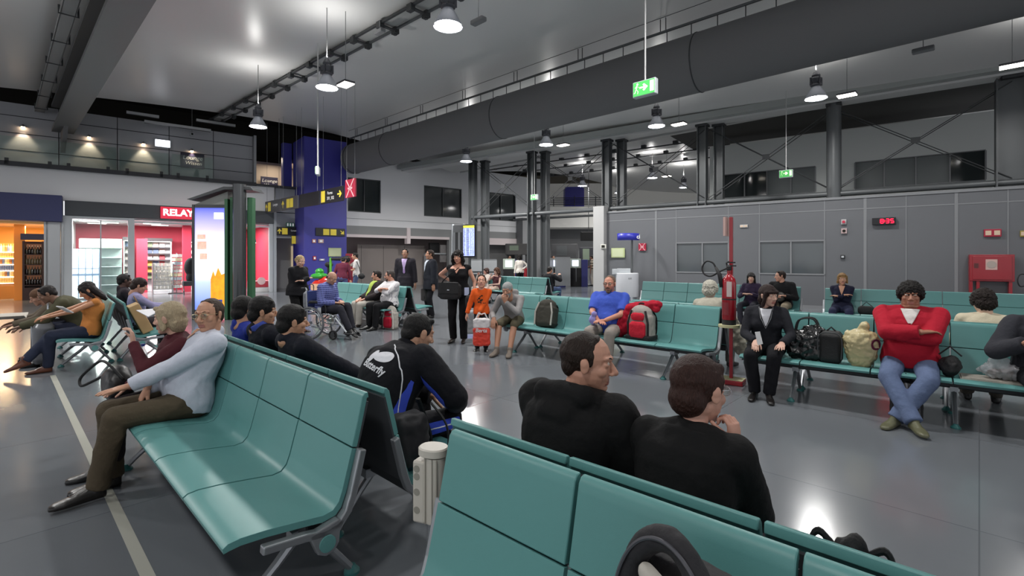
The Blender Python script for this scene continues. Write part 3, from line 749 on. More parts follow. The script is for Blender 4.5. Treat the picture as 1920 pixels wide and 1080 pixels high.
# ---- heads (face looks along +y)
_heads = {}
def head_mesh(kind='man', hi=False):
    if (kind, hi) in _heads: return _heads[(kind, hi)]
    f = kind == 'woman'; k = kind == 'child'; fat = kind == 'stout'
    m = MB(); J = .92 if f else 1
    ell(m, (0, -.012, .027), (.075, .096, .09)); ell(m, (0, .016, -.025), (.066*(1.06 if fat else 1), .074, .088))
    ell(m, (0, .026, -.07), (.05*J*(1.25 if fat else 1), .052, .042)); ell(m, (0, .062, -.094), (.026*J, .024, .02)); ell(m, (0, .048, -.066), (.04*J, .037, .036)); ell(m, (0, .05, -.085), (.036*J, .03, .028))
    ell(m, (0, -.02, -.05), (.062, .07, .05))
    if fat: ell(m, (0, .02, -.1), (.06, .055, .035))
    ns = .8 if (f or k) else 1.1
    cap(m, (0, .082, .016), (0, .102+.006*ns, -.024), .008, .0125*ns); ell(m, (.012*ns, .096, -.031), (.008, .011, .008)); ell(m, (-.012*ns, .096, -.031), (.008, .011, .008))
    for s in (-1, 1):
        cap(m, (s*.012, .084, .03), (s*.046, .068, .033), .0095 if not f else .007, .008)
        cap(m, (s*.02, .079, .0225), (s*.044, .0715, .021), .0042, .004); cap(m, (s*.022, .077, -.0005), (s*.043, .07, .001), .004, .0035)
        ell(m, (s*.04, .054, -.022), (.024, .026, .024)); ell(m, (s*.033, .07, .008), (.0165, .015, .01))
        M = Matrix.Rotation(R(-s*22), 4, 'Z'); ell(m, (s*.079, -.008, -.004), (.008, .02, .032), M); ell(m, (s*.084, -.012, .008), (.006, .018, .02), M)
    cap(m, (-.02, .082, -.058), (.02, .082, -.058), .0065, .0065); cap(m, (-.017, .082, -.07), (.017, .082, -.07), .0075, .0075)
    cap(m, (0, -.018, -.05), (0, -.04, -.15), .05 if (f or k) else (.07 if fat else .058), .05 if (f or k) else (.075 if fat else .06))
    r = remesh(m, .0032 if hi else .006, 3 if hi else 1)
    _heads[(kind, hi)] = r; return r
def face_mats(M, lips=True, beard=0):
    v, q, ls, lt = M; c = v[q.reshape(-1, 4)].mean(1) if (lt == 4).all() else v[q[ls]]
    mi = np.zeros(len(ls), np.int32)
    if beard:
        mi[(c[:, 1] > .02) & (c[:, 2] < -.035-abs(c[:, 0])*.1+.25*np.maximum(abs(c[:, 0])-.04, 0)) & (c[:, 2] > -.125)] = 2
    mi[(abs(c[:, 0]) < .024) & (c[:, 2] < -.053) & (c[:, 2] > -.077) & (c[:, 1] > .076)] = 1
    return mi
# ---- hands: wrist at origin, fingers +y, palm -z, thumb at -x (right hand seen from above has thumb at -x)
_hands = {}
def hand_mesh(pose='relaxed', hi=False):
    if (pose, hi) in _hands: return _hands[(pose, hi)]
    curl = {'flat': 6, 'relaxed': 22, 'curl': 48, 'fist': 80}[pose]; spread = {'flat': 5, 'relaxed': 3, 'curl': 1, 'fist': 0}[pose]
    m = MB(); loft(m, [((0, -.02, 0), (1,0,0), (0,0,1), .027, .02), ((0, .02, 0), (1,0,0), (0,0,1), .034, .017), ((.002, .06, 0), (1,0,0), (0,0,1), .041, .015), ((.002, .088, -.002), (1,0,0), (0,0,1), .04, .012)], 20)
    fr = .0085 if hi else .0095
    for i, (x, L) in enumerate(((-.03, .07), (-.01, .078), (.011, .073), (.031, .058))):
        p = V3(x, .086-abs(i-1)*.003, -.001); a = R(curl*.45); sx = math.tan(R((i-1.4)*spread))
        cap(m, p-V3(0, .02, 0), p, fr, fr)
        for j, fr_ in enumerate((.42, .33, .25)):
            d = nrm((sx*math.cos(a), math.cos(a), -math.sin(a))); q = p+d*L*fr_*1.05; cap(m, p, q, fr*(1-.08*j), fr*(.93-.09*j)); p = q; a += R(curl*(.9 if j == 0 else .7))
    d = nrm((-.62, .75, -.25)); p = V3(-.022, .02, -.006); q = p+d*.045; cap(m, p, q, .014, .0115)
    d2 = nrm((-.3-.0*curl, .9, -.3-curl*.008)); q2 = q+d2*.03; cap(m, q, q2, .011, .0095); d3 = nrm((-.05, .9, -.35-curl*.008)); cap(m, q2, q2+d3*.024, .0095, .008)
    r = remesh(m, .0034 if hi else .006, 2 if hi else 1); _hands[(pose, hi)] = r; return r
# ---- shoes: ankle above origin, toe +y
_shoes = {}
def shoe_mesh(kind='shoe'):
    if kind in _shoes: return _shoes[kind]
    m = MB(); w = 1 if kind != 'slim' else .85
    loft(m, [((0, -.075, .035), (1,0,0), (0,0,1), .024*w, .034), ((0, -.06, .036), (1,0,0), (0,0,1), .036*w, .036), ((0, .0, .036), (1,0,0), (0,0,1), .037*w, .036), ((0, .07, .03), (1,0,0), (0,0,1), .043*w, .03), ((0, .13, .024), (1,0,0), (0,0,1), .045*w, .024), ((0, .175, .02), (1,0,0), (0,0,1), .036*w, .019), ((0, .198, .016), (1,0,0), (0,0,1), .018*w, .012)], 20, 3)
    cap(m, (0, -.035, .05), (0, -.035, .1), .042*w, .044*w)
    cap(m, (0, -.02, .07), (0, .08, .035), .035*w, .03*w)
    if kind == 'slim': m.box(-.012, .012, -.07, -.045, -.0, .03)
    r = remesh(m, .007, 3); _shoes[kind] = r; return r
# ---- hair in head space
def hair_mesh(style, seed=0):
    m = MB(); vox = .007; disp = .006; ds = .03
    if style in ('short', 'receding', 'crop'):
        back = {'short': -.024, 'receding': -.031, 'crop': -.03}[style]
        ell(m, (0, back, .034), (.0815, .1, .09)); ell(m, (0, -.07, -.015), (.066, .046, .06))
        if style == 'short':
            for s in (-1, 1): cap(m, (s*.068, .028, .045), (s*.076, .022, .0), .012, .006)
            cap(m, (-.04, .04, .092), (.04, .04, .092), .018, .018)
        else:
            for s in (-1, 1): cap(m, (s*.07, .01, .04), (s*.076, .015, .0), .012, .006)
            cap(m, (-.028, .018, .1), (.028, .018, .1), .014, .014)
        disp = .005
    elif style == 'thick':
        ell(m, (0, -.018, .042), (.09, .106, .096)); ell(m, (0, -.065, -.025), (.076, .06, .07))
        for s in (-1, 1): cap(m, (s*.076, .02, .05), (s*.082, .0, -.01), .016, .008)
        cap(m, (-.045, .048, .09), (.045, .048, .088), .02, .02)
    elif style == 'bob':
        ell(m, (0, -.022, .035), (.09, .106, .098)); ell(m, (0, -.06, -.035), (.085, .062, .085))
        for s in (-1, 1): cap(m, (s*.066, .035, .06), (s*.082, .005, -.07), .022, .022)
        cap(m, (-.04, .062, .085), (.05, .06, .08), .02, .02); disp = .012
    elif style == 'long':
        ell(m, (0, -.022, .035), (.087, .106, .096)); loft(m, [((0, -.05, .03), (1,0,0), (0,1,0), .085, .06), ((0, -.07, -.08), (1,0,0), (0,1,0), .09, .05), ((0, -.085, -.17), (1,0,0), (0,1,0), .085, .04), ((0, -.09, -.24), (1,0,0), (0,1,0), .05, .022)])
        for s in (-1, 1): cap(m, (s*.062, .04, .065), (s*.084, .0, -.09), .02, .024); cap(m, (s*.084, .0, -.09), (s*.085, .0, -.17), .022, .012)
        disp = .014
    elif style == 'wavy':
        ell(m, (0, -.02, .04), (.096, .11, .1))
        for s in (-1, 1): cap(m, (s*.07, .035, .06), (s*.098, .0, -.07), .03, .036); cap(m, (s*.098, .0, -.07), (s*.085, .01, -.14), .034, .02)
        ell(m, (0, -.07, -.06), (.1, .06, .11)); disp = .035; ds = .025
    elif style == 'curly':
        ell(m, (0, -.02, .045), (.1, .112, .1)); ell(m, (0, -.06, -.02), (.092, .07, .08))
        for s in (-1, 1): ell(m, (s*.085, -.01, .02), (.024, .05, .06))
        disp = .03; ds = .016
    elif style == 'bun':
        ell(m, (0, -.024, .034), (.084, .103, .093)); ell(m, (0, -.07, -.01), (.07, .05, .06)); ell(m, (0, -.135, .0), (.045, .04, .045)); disp = .02; ds = .014
    elif style == 'pony':
        ell(m, (0, -.024, .034), (.083, .103, .093)); ell(m, (0, -.07, -.01), (.068, .048, .055)); cap(m, (0, -.12, .02), (0, -.15, -.08), .03, .02); disp = .01
    elif style == 'cap':
        ell(m, (0, -.022, .042), (.085, .104, .088)); ell(m, (0, -.07, -.0), (.07, .045, .05)); disp = .004
    elif style == 'bangs':
        ell(m, (0, -.02, .036), (.088, .106, .096)); ell(m, (0, -.055, -.045), (.085, .058, .09)); cap(m, (-.05, .072, .05), (.05, .072, .05), .018, .018)
        for s in (-1, 1): cap(m, (s*.07, .04, .05), (s*.082, .015, -.11), .022, .02)
        disp = .01
    elif style == 'bald':
        for s in (-1, 1): cap(m, (s*.07, -.03, .02), (s*.05, -.085, .0), .014, .02)
        cap(m, (-.05, -.085, .0), (.05, -.085, .0), .022, .022); cap(m, (-.05, -.08, -.03), (.05, -.08, -.03), .018, .018); disp = .004
    return remesh(m, vox, 2, disp, ds)
_hair = {}
def hair_cached(st):
    if st not in _hair: _hair[st] = hair_mesh(st)
    return _hair[st]
def hmat(c):
    return mat('hair_'+c, c, .55, bump=1, bscale=60, var=.4, vscale=45, stretch=(3, 3, .6), spec=.3)
def skin(c='c4947c'): return mat('skin_'+c, c, .5, bump=.08, bscale=250, var=.05, vscale=12)
def cloth(c, kind='cloth'): return mat(kind+'_'+c, c, .85, bump=.35, bscale=45, var=.1, vscale=9, spec=.25)

def ik(a, b, l1, l2, pole):
    a, b = V3(a), V3(b); d = b-a; L = np.linalg.norm(d); t = d/(L+1e-9); L = min(L, (l1+l2)*.999); b = a+t*L
    x = (l1*l1-l2*l2+L*L)/(2*L); h = math.sqrt(max(l1*l1-x*x, 0)); p = V3(pole); p = nrm(p-t*np.dot(p, t)); return a+t*x+p*h, b
def rotm(yaw, pitch, roll=0):       # degrees: yaw left +, pitch up +, roll
    return np.array(Matrix.Rotation(R(yaw), 3, 'Z') @ Matrix.Rotation(R(pitch), 3, 'X') @ Matrix.Rotation(R(roll), 3, 'Y'))

def person(label, loc, yaw, pose='sit', h=1.72, w=1.0, sex='m', lean=0, side=0, twist=0, head=(0, 0, 0), headkind=None, RH=None, LH=None, RF=None, LF=None,
           rhand='relaxed', lhand='relaxed', RD=None, LD=None, RP=None, LP=None, REP=None, LEP=None, RKP=None, LKP=None, belly=0, top='808080', toplen=1.0, topoff=.012, hem=0, bottom='222222', botlen=1.0,
           skirt=False, shoe='1a1a1a', shoekind='shoe', hair='short', hairc='1f1815', sk='c4947c', hi=False, seat=.43, beard=None, brows=True, collar=None, vneck=None, tie=None,
           topmat=None, botmat=None, glasses=None, belt=None, curve=1.0, group=None, bust=None, stick=None, hunch=0, feet_yaw=(8, -8), name='person', topname='top', inner=None, headscale=1.0, bare=False, backfig=None):
    s = h/1.72; S = skin(sk)
    X, Y, Z = V3(1,0,0), V3(0,1,0), V3(0,0,1)
    zp = .925*s if pose == 'stand' else seat+.085*w
    P0 = V3(0, 0, zp); f = sex == 'f'
    # spine
    def spine(t):                   # distance along spine -> point and direction
        n = 12; L = .52*s; d = Z; q = P0.copy(); rem = abs(t); i = 0; sg = math.copysign(1, t); f_ = .95 if pose == 'sit' else 1
        d = nrm((0, math.sin(R(lean*.5)), math.cos(R(lean*.5))))
        while rem > 1e-6:
            u = (i+.5)/n; a = R(lean*(1+(u-.5)*curve)*1.0+hunch*max(0, u-.55)*2); b = R(side*u*1.3); dt = min(rem, L/n)
            d = nrm((math.sin(b), math.sin(a)*math.cos(b), math.cos(a)*math.cos(b))); q = q+d*dt*f_*sg; rem -= dt; i += 1
        return q, d
    def frame(t):
        q, d = spine(t); tw = R(twist*min(max(t/(.5*s), 0), 1)); x = V3(math.cos(tw), math.sin(tw), 0); y = nrm(np.cross(d, x)); x = nrm(np.cross(y, d)); return q, x, y, d
    hipf = 1.06 if f else 1
    T = [(-.115, .1, .085), (-.07, .155*hipf, .115), (0, .168*hipf, .12), (.07, .155*hipf, .112), (.15, .128 if f else .14, .098), (.22, .13 if f else .148, .102), (.3, .147 if f else .16, .11), (.37, .15 if f else .168, .108), (.43, .143 if f else .165, .095), (.47, .11 if f else .13, .075), (.505, .07, .06)]
    def torso(mb, off, t0=-.2, t1=1, extra=0):
        st = []
        for t, hw, hd in T:
            if t < t0 or t > t1: continue
            q, x, y, d = frame(t*s); by = belly*math.exp(-((t-.13)/.1)**2)
            st.append((q+y*by*.5, x, y, hw*s*w+off+extra*0, hd*s*(w*.6+.4*w*w)+off+by*.6))
        loft(mb, st)
        if belly: q, x, y, d = frame(.12*s); ell(mb, q+y*(.05+belly*.6), (.13*s*w+off, .07+belly*.6+off, .13*s+off))
        if f or bust:
            for k in (-1, 1):
                q, x, y, d = frame(.31*s); ell(mb, q+x*k*.068*s*w+y*.075*s*w, ((.062+off)*s*w, (.058+off)*s, (.062+off)*s))
    sh = {}
    q, x, y, d = frame(.45*s)
    swid = (.158 if f else .178)*s*(w*.6+.4)
    shp = {1: q+x*swid-d*.005, -1: q-x*swid-d*.005}
    upper, fore = .285*s, .255*s
    LR = {1: (RH, REP, rhand, RD, RP), -1: (LH, LEP, lhand, LD, LP)}
    arms = {}
    for k in (1, -1):
        Ht, ep, hp, hd_, hpalm = LR[k]
        if Ht is None: Ht = (k*.24*s*w, .04, zp-.1*s) if pose == 'stand' else (k*.13, .3, seat+.21)
        ep = ep if ep is not None else (k*.6, -.5, -.6)
        e, hnd = ik(shp[k], Ht, upper, fore, ep); arms[k] = (shp[k], e, hnd, hp, hd_, hpalm)
    thigh, shin = .43*s, .415*s
    legs = {}
    for k, Ft, kp in ((1, RF, RKP), (-1, LF, LKP)):
        hp = P0+V3(k*.088*s*w, .0, -.01)
        if Ft is None: Ft = (k*.1*s, 0, .085*s) if pose == 'stand' else (k*.11, .44*s, .085)
        kp = kp if kp is not None else ((0, 1, 0) if pose == 'stand' else (k*.12, .35, 1))
        kn, an = ik(hp, Ft, thigh, shin, kp); legs[k] = (hp, kn, an)
    vb = .009 if hi else .013
    aw = (.85 if f else 1)*(w*.55+.45)*s; lw = (w*.6+.4)*s
    # body skin
    b = MB(); torso(b, 0)
    nb, nx, ny, nd = frame(.5*s)
    for k in (1, -1):
        a, e, hd, hp, hdir, hpalm = arms[k]
        cap(b, nb-nd*.045*s+x*k*.03, a, .042*s, .042*aw); cap(b, a-(x*k*.08), a, .05*aw, .048*aw); cap(b, a, e, .05*aw, .038*aw); cap(b, e, hd, .038*aw, .025*aw)
        hh, kn, an = legs[k]
        cap(b, hh, kn, .082*lw, .053*lw); cap(b, kn, kn+(an-kn)*.35, .053*lw, .054*lw); cap(b, kn+(an-kn)*.35, an, .054*lw, .036*lw)
        if bare: fd = V3(math.sin(R(0)), 1, -.25); cap(b, an, an+nrm(fd)*.1, .034, .03)
    hs = headscale*(.5*s+.5)
    Hf = rotm(0, 0) ; Rh = rotm(*head)
    hp_ = nb+nd*.045*s+ (Rh @ V3(0, .028, .095))*hs + V3(0, .012, .0)
    cap(b, nb-nd*.03, hp_+Rh @ V3(0, -.035, -.09)*hs, (.054 if not f else .047)*s*(w*.5+.5), (.05 if not f else .044)*s*(w*.5+.5))
    Mb = remesh(b, vb, 4)
    hk = headkind or ('woman' if f else 'man')
    Hm = head_mesh(hk, hi); T4 = mat4(Rh[:, 0], Rh[:, 1], Rh[:, 2], hp_, hs)
    fm = face_mats(Hm, beard=1 if beard == 'skin' else 0)
    parts = [Mb, xf(Hm, T4)]; mi = [np.zeros(len(Mb[2]), np.int32), fm]
    for k in (1, -1):
        a, e, hd, hpn, hdir, hpalm = arms[k]
        fd = nrm(hdir) if hdir is not None else nrm(hd-e); pn = V3(hpalm) if hpalm is not None else V3(0, 0, -1)
        zz = nrm(-(pn-fd*np.dot(pn, fd))); xx = np.cross(fd, zz)
        Hh = hand_mesh(hpn, hi); v, q_, ls, lt = Hh
        if k == -1: v = v*V3(-1, 1, 1); q_ = q_.reshape(-1, 4)[:, ::-1].ravel() if (lt == 4).all() else q_
        Hh = xf((v, q_, ls, lt), mat4(xx, fd, zz, hd, s*(.95 if f else 1.03))); parts.append(Hh); mi.append(np.zeros(len(Hh[2]), np.int32))
    o = mkobj(name, join(parts), [S, mat('lips_'+sk, '9c6358', .45), mat('stubble_'+hairc, hairc if beard == 'skin' else '6b5a50', .8)], None, np.concatenate(mi))
    tag(o, label, 'person', group)
    o.location = loc; o.rotation_euler = (0, 0, R(yaw))
    HM = Matrix(T4.tolist())
    # eyes and brows
    for k in (1, -1):
        e = MB(); e.ell((0, 0, 0), (.0125, .0125, .0125), nu=14, nv=9); e.mi(1).ell((0, .0072, 0), (.0058, .0058, .0058), nu=12, nv=8)
        eo = e.build('eye', [mat('eye_white', 'b0a79c', .3), mat('iris', '2a1d14', .15)], o, smooth='all'); eo.matrix_local = HM @ Matrix.Translation((k*.032, .0725, .0112))
        if brows:
            e = MB(); e.tube([(k*.014, .0895, .031), (k*.03, .084, .037), (k*.047, .07, .033)], [.0028, .003, .0018], 6, flat=1); eo = e.build('eyebrow', hmat(hairc if hairc not in ('d8d4cc', 'cfc8b8') else '8a8478'), o, smooth='all'); eo.matrix_local = HM
    if hair:
        ho = mkobj('hair' if hair != 'cap' else 'knitted_cap', hair_cached(hair), cloth(hairc) if hair == 'cap' else hmat(hairc), o); ho.matrix_local = HM
    if beard in ('full', 'mustache'):
        m = MB(); cap(m, (-.022, .092, -.05), (.022, .092, -.05), .008, .008); cap(m, (-.03, .083, -.056), (-.022, .092, -.05), .006, .008); cap(m, (.03, .083, -.056), (.022, .092, -.05), .006, .008)
        if beard == 'full': ell(m, (0, .07, -.1), (.034, .028, .026)); cap(m, (-.04, .055, -.075), (0, .078, -.098), .016, .016); cap(m, (.04, .055, -.075), (0, .078, -.098), .016, .016)
        bo = mkobj('beard' if beard == 'full' else 'moustache', remesh(m, .005, 2, .004, .02), hmat(hairc if hairc != 'c' else '333333'), o); bo.matrix_local = HM
    if glasses:
        g = MB()
        for k in (1, -1):
            pts = [(k*.034+.024*math.cos(a), .098, .008+.017*math.sin(a)) for a in np.linspace(0, 2*math.pi, 15)[:-1]]; g.tube(pts, .0014, 6, closed=True)
            g.tube([(k*.058, .097, .014), (k*.078, .06, .014), (k*.084, -.01, .012)], .0014, 5)
        g.tube([(-.01, .1, .012), (0, .104, .015), (.01, .1, .012)], .0014, 5)
        go = g.build('glasses', mat('glasses_'+glasses, glasses, .2, .6), o, smooth='all'); go.matrix_local = HM
        for k in (1, -1): g = MB(); g.lathe([(0, 0), (.023, 0)], n=16, M=Matrix.Rotation(R(90), 4, 'X'), cap=False); gl_ = g.build('lens', M_clear, go); gl_.location = (k*.034, .098, .008)
    # top garment
    out = {'o': o, 'HM': HM, 'arms': arms, 'legs': legs, 'frame': frame, 's': s, 'hp': hp_, 'P0': P0}
    if top:
        t = MB(); off = topoff; torso(t, off, t0=(-.1 if hem == 0 else -.2), t1=.52 if toplen > 0 else .46)
        if toplen > 0: cap(t, nb-nd*.08-ny*.0, nb-nd*.0-ny*.01, .085*s, .062*s+off*.25, ends=(0, 0)); cap(t, nb-ny*.045-nd*.06, nb-ny*.03+nd*(.03 if collar == 'high' or lean < -10 else -.01), .055*s, .05*s)
        for k in (1, -1):
            a, e, hd = arms[k][:3]
            if toplen > 0: cap(t, nb-nd*.03*s+x*k*.03, a-nd*.0, .062*s+off*.5, .048*aw+off*.7)
            cap(t, a-x*k*.09*s, a, .052*aw+off*.8, .05*aw+off*.8)
            if toplen > 0: cap(t, a, a+(e-a)*min(toplen*2, 1), .052*aw+off, (.052-(.012)*min(toplen*2, 1))*aw+off, ends=(1, 0 if toplen <= .5 else 1))
            if toplen > .5: ee = e+(hd-e)*min((toplen-.5)*2, 1)*.97; cap(t, e, ee, .041*aw+off, .03*aw+off, ends=(1, 0))
        if collar == 'high': cap(t, nb-nd*.04, nb+nd*.06, .074*s+off*.5, .066*s, ends=(0, 0))
        elif collar == 'hood':
            cap(t, nb-nd*.02, nb+nd*.03, .08*s, .075*s, ends=(0, 0)); cap(t, nb-ny*.09+x*.09-nd*.0, nb-ny*.09-x*.09, .05, .05); cap(t, nb-ny*.11-nd*.07+x*.04, nb-ny*.11-nd*.07-x*.04, .055, .055)
        elif collar: cap(t, nb-nd*.03, nb+nd*.025, .07*s, .062*s, ends=(0, 0))
        if hem > 0 and pose == 'stand':
            q0, x0, y0, d0 = frame(0); loft(t, [(P0+Z*.06, x0, y0, .165*s*w+off, .125*s*w+off), (P0-Z*hem, x0, y0, .18*s*w+off*1.2, .14*s*w+off*1.2)])
        Mt = remesh(t, .009 if hi else .013, 4, .016 if hi else .014, .1)
        to = mkobj(topname, Mt, topmat or cloth(top), o); out['top'] = to; out['topM'] = Mt
        out['bvh'] = BVHTree.FromPolygons([tuple(p) for p in Mt[0]], Mt[1].reshape(-1, 4).tolist())
        if collar == 'shirt':
            m = MB(); 
            for k in (1, -1): m.add([tuple(nb+nd*.03+ny*.062*s), tuple(nb+nd*.035+x*k*.06*s), tuple(nb+nd*.0+x*k*.075*s+ny*.045*s), tuple(nb-nd*.035+x*k*.035*s+ny*.105*s)], [(0, 1, 2, 3)])
            co = m.build('shirt_collar', topmat or cloth(top), to); sd = co.modifiers.new('s', 'SOLIDIFY'); sd.thickness = .006
        def dec(nm, grid_fn, mt, off_=.003):
            return decal(out, nm, grid_fn, mt, off_)
        if vneck:
            col, dep, wid = vneck; wq = lambda u, v: ((u-.5)*2*wid*(1-v)**.8, .505*s-dep*v)
            dec_front(out, 'neckline' if col == 'skin' else 'shirt_front', wq, S if col == 'skin' else cloth(col), frame, s, off_=.008)
        if tie: dec_front(out, 'tie', lambda u, v: ((u-.5)*(.03+.035*v if v < .93 else .065*(1-v)*14), .485*s-.36*v), cloth(tie), frame, s, off_=.008)
    if bottom:
        t = MB(); torso(t, .009, t1=.1)
        for k in (1, -1):
            hh, kn, an = legs[k]; bo = .012
            if skirt: cap(t, hh, kn, .1*lw, .075*lw)
            else:
                cap(t, hh, hh+(kn-hh)*min(botlen*2, 1), .086*lw+bo*.6, (.086-.028*min(botlen*2, 1))*lw+bo, ends=(1, 0 if botlen <= .5 else 1))
                if botlen > .5: cap(t, kn, kn+(an+V3(0, 0, -.02)-kn)*min((botlen-.5)*2, 1), .058*lw+bo, .05*lw+bo*.9, ends=(1, 0))
        Mt = remesh(t, .009 if hi else .013, 4, .014, .09)
        out['bot'] = mkobj('trousers' if not skirt else 'skirt', Mt, botmat or cloth(bottom), o); out['botM'] = Mt
        out['bvhb'] = BVHTree.FromPolygons([tuple(p) for p in Mt[0]], Mt[1].reshape(-1, 4).tolist())
    if shoe:
        for k in (1, -1):
            hh, kn, an = legs[k]; fy = feet_yaw[0] if k == 1 else feet_yaw[1]
            fw = nrm((an-kn)*V3(1, 1, 0)+V3(0, .35, 0)) if pose != 'stand' else V3(0, 1, 0)
            fw = np.array(Matrix.Rotation(R(-fy), 3, 'Z') @ Vector(V3(0, 1, 0)))
            up = V3(0, 0, 1); ft = .0
            if an[2] > .13: sh_ = nrm(an-kn); fw = nrm(fw*1.0+sh_*.6); up = nrm(up-fw*np.dot(up, fw))
            rx = np.cross(fw, up)
            so = mkobj('shoe', shoe_mesh(shoekind), mat('leather_'+shoe, shoe, .35, bump=.1, bscale=60) if shoekind != 'trainer' else cloth(shoe), o)
            so.matrix_local = Matrix(mat4(rx, fw, up, an-up*.085+fw*.03, s*.5+.5).tolist())
    return out
def ray_dec(bvh, P, dr, off_):
    h = bvh.ray_cast(Vector(P-dr*.5), Vector(dr), 1.2)
    return V3(h[0])-dr*off_ if h[0] is not None else None
def dec_front(out, name, fn, mt, frame, s, off_=.004, nu=10, nv=22, backside=False, wmax=.06):
    V = []; ok = []
    for j in range(nv+1):
        for i in range(nu+1):
            xo, t = fn(i/nu, j/nv); q, x, y, d = frame(t); dr = y if backside else -y
            p = ray_dec(out['bvh'], q+x*xo, dr, off_)
            if p is not None and np.linalg.norm(p-q) > .19+off_+wmax: p = None
            ok.append(p is not None); V.append(tuple(p) if p is not None else (0, 0, 0))
    F = []
    for j in range(nv):
        for i in range(nu):
            a = j*(nu+1)+i; f = (a, a+1, a+nu+2, a+nu+1)
            if all(ok[k] for k in f): F.append(f)
    m = MB(); m.add(V, F); o = m.build(name, mt, out['top'], smooth='all'); sd = o.modifiers.new('s', 'SOLIDIFY'); sd.thickness = .003; sd.offset = 0
    return o
def on_surface(out, name, mb2, fn, mt, bvh='bvh', parent='top', off_=.004):   # mb2 has flat (u,v,0) verts; fn -> (point, dir)
    V = []
    for u, v, _ in mb2.v:
        P, dr = fn(u, v); p = ray_dec(out[bvh], P, dr, off_); V.append(tuple(p) if p is not None else tuple(P))
    m = MB(); m.v = V; m.f = mb2.f; m.m = mb2.m; return m.build(name, mt, out[parent])
def piping(out, name, pts, mt, r=.004, bvh='bvh', parent='top', n=24):
    P = [V3(p) for p in pts]; Q = []
    for i in range(n+1):
        u = i/n*(len(P)-1); k = min(int(u), len(P)-2); q = P[k]+(P[k+1]-P[k])*(u-k)
        h = out[bvh].find_nearest(Vector(q)); Q.append(h[0]+h[1]*r*.4)
    m = MB(); m.tube(Q, r, 6); return m.build(name, mt, out[parent], smooth='all')
def band(out, name, ptsA, ptsB, mt, bvh='bvh', parent='top', n=24, nu=4, off_=.003):   # coloured panel between two guide lines
    A = [V3(p) for p in ptsA]; B = [V3(p) for p in ptsB]; V = []
    def ip(P, u): u = u*(len(P)-1); k = min(int(u), len(P)-2); return P[k]+(P[k+1]-P[k])*(u-k)
    for i in range(n+1):
        a, b = ip(A, i/n), ip(B, i/n)
        for j in range(nu+1):
            h = out[bvh].find_nearest(Vector(a+(b-a)*j/nu)); V.append(tuple(h[0]+h[1]*off_))
    F = [(i*(nu+1)+j, i*(nu+1)+j+1, (i+1)*(nu+1)+j+1, (i+1)*(nu+1)+j) for i in range(n) for j in range(nu)]
    m = MB(); m.add(V, F); o = m.build(name, mt, out[parent], smooth='all'); return o
def seated(B, k, label, y=.37, dx=0, **kw):
    ob, F, pt = B; p = F.p(pt*(k+.5)+dx, y); yaw = math.degrees(F.ang)+180
    return person(label, (p[0], p[1], 0), yaw+kw.pop('turn', 0), pose='sit', seat=.425, **kw)
def standing(px, py_foot, label, face, d=None, **kw):
    x, y = D(px, py_foot, 0) if d is None else at(px, d)
    return person(label, (x, y, 0), face, pose='stand', **kw)
# ================================================================ the people in the hall
XA = dict(rhand='flat', lhand='fist')
p_glasses = seated(B1, 1, 'person in a striped white shirt and glasses, hand with a watch on the knee', y=.36, h=1.74, w=1.06, lean=-17, head=(40, -2, 3), hi=True, belly=.05,
    LH=(-.03, .35, .68), LD=(.02, 1, -.12), LP=(0, -.1, -1), lhand='flat', RH=(.03, .24, .64), RD=(0, .5, -1), RP=(0, -1, -.3), rhand='relaxed', LF=(-.09, .52, .1), RF=(.08, .42, .085), feet_yaw=(5, -5),
    topmat=mat('fine_stripe_cotton', 'bcc1ce', .8, bump=.4, bscale=40, var=.1, vscale=260, stretch=(1, .2, .2)), top='c3c7d2', bottom='4b4234', hair='receding', hairc='3a2a20', sk='b98a70', glasses='c8b48a', collar='shirt', topoff=.018, shoe='15110e', topname='striped_shirt', vneck=('skin', .09, .035))
p_blonde = seated(B1, 0, 'person with short ash blonde hair in a maroon top, one hand raised to the mouth', y=.34, dx=.38, h=1.58, w=1.1, sex='f', lean=2, head=(-38, -6, 0), hi=True,
    LH=(.02, .27, .93), LD=(.25, .05, 1), LP=(.3, 1, 0), lhand='curl', LEP=(-.5, .6, -1), RH=(.05, .3, .62), RD=(-.2, 1, -.1), top='4a1f26', bottom='2a2326', hair='bob', hairc='a8987c', sk='c39a86', topname='maroon_jumper', collar='round')
p_youth1 = seated(B1b, 2, 'person with thick black hair and high navy collar, seated nearest the tracksuit man', y=.2, dx=.2, h=1.66, lean=-24, head=(-12, -4, 0), hi=True, top='171922', bottom='15161c', hair='thick', hairc='0e0c0c', sk='b88a6e', topoff=.024, collar='high', RH=(.16, .36, .56), LH=(-.1, .36, .58), topname='jacket', RF=(.14, .6, .085), LF=(-.14, .6, .085))
p_youth2 = seated(B1b, 3, 'person with short black hair and royal blue collar behind the man in glasses', y=.22, dx=.24, h=1.7, lean=-20, head=(-22, -4, 0), hi=True, top='171922', bottom='15161c', hair='thick', hairc='0e0c0c', sk='b88a6e', topoff=.024, topname='jacket')
m = MB(); q, x, y, d = p_youth2['frame'](.5)
cap(m, q-d*.0, q+d*.05, .082, .072, ends=(0, 0)); mkobj('shirt_collar', remesh(m, .008, 2), cloth('3f4fa0'), p_youth2['o'])
p_youth3 = seated(B1b, 4, 'person with dark hair mostly hidden behind the man in glasses', y=.26, dx=.1, h=1.6, lean=-16, head=(15, -4, 0), top='27358c', bottom='15161c', hair='thick', hairc='120f0e', sk='b88a6e', topname='jacket')
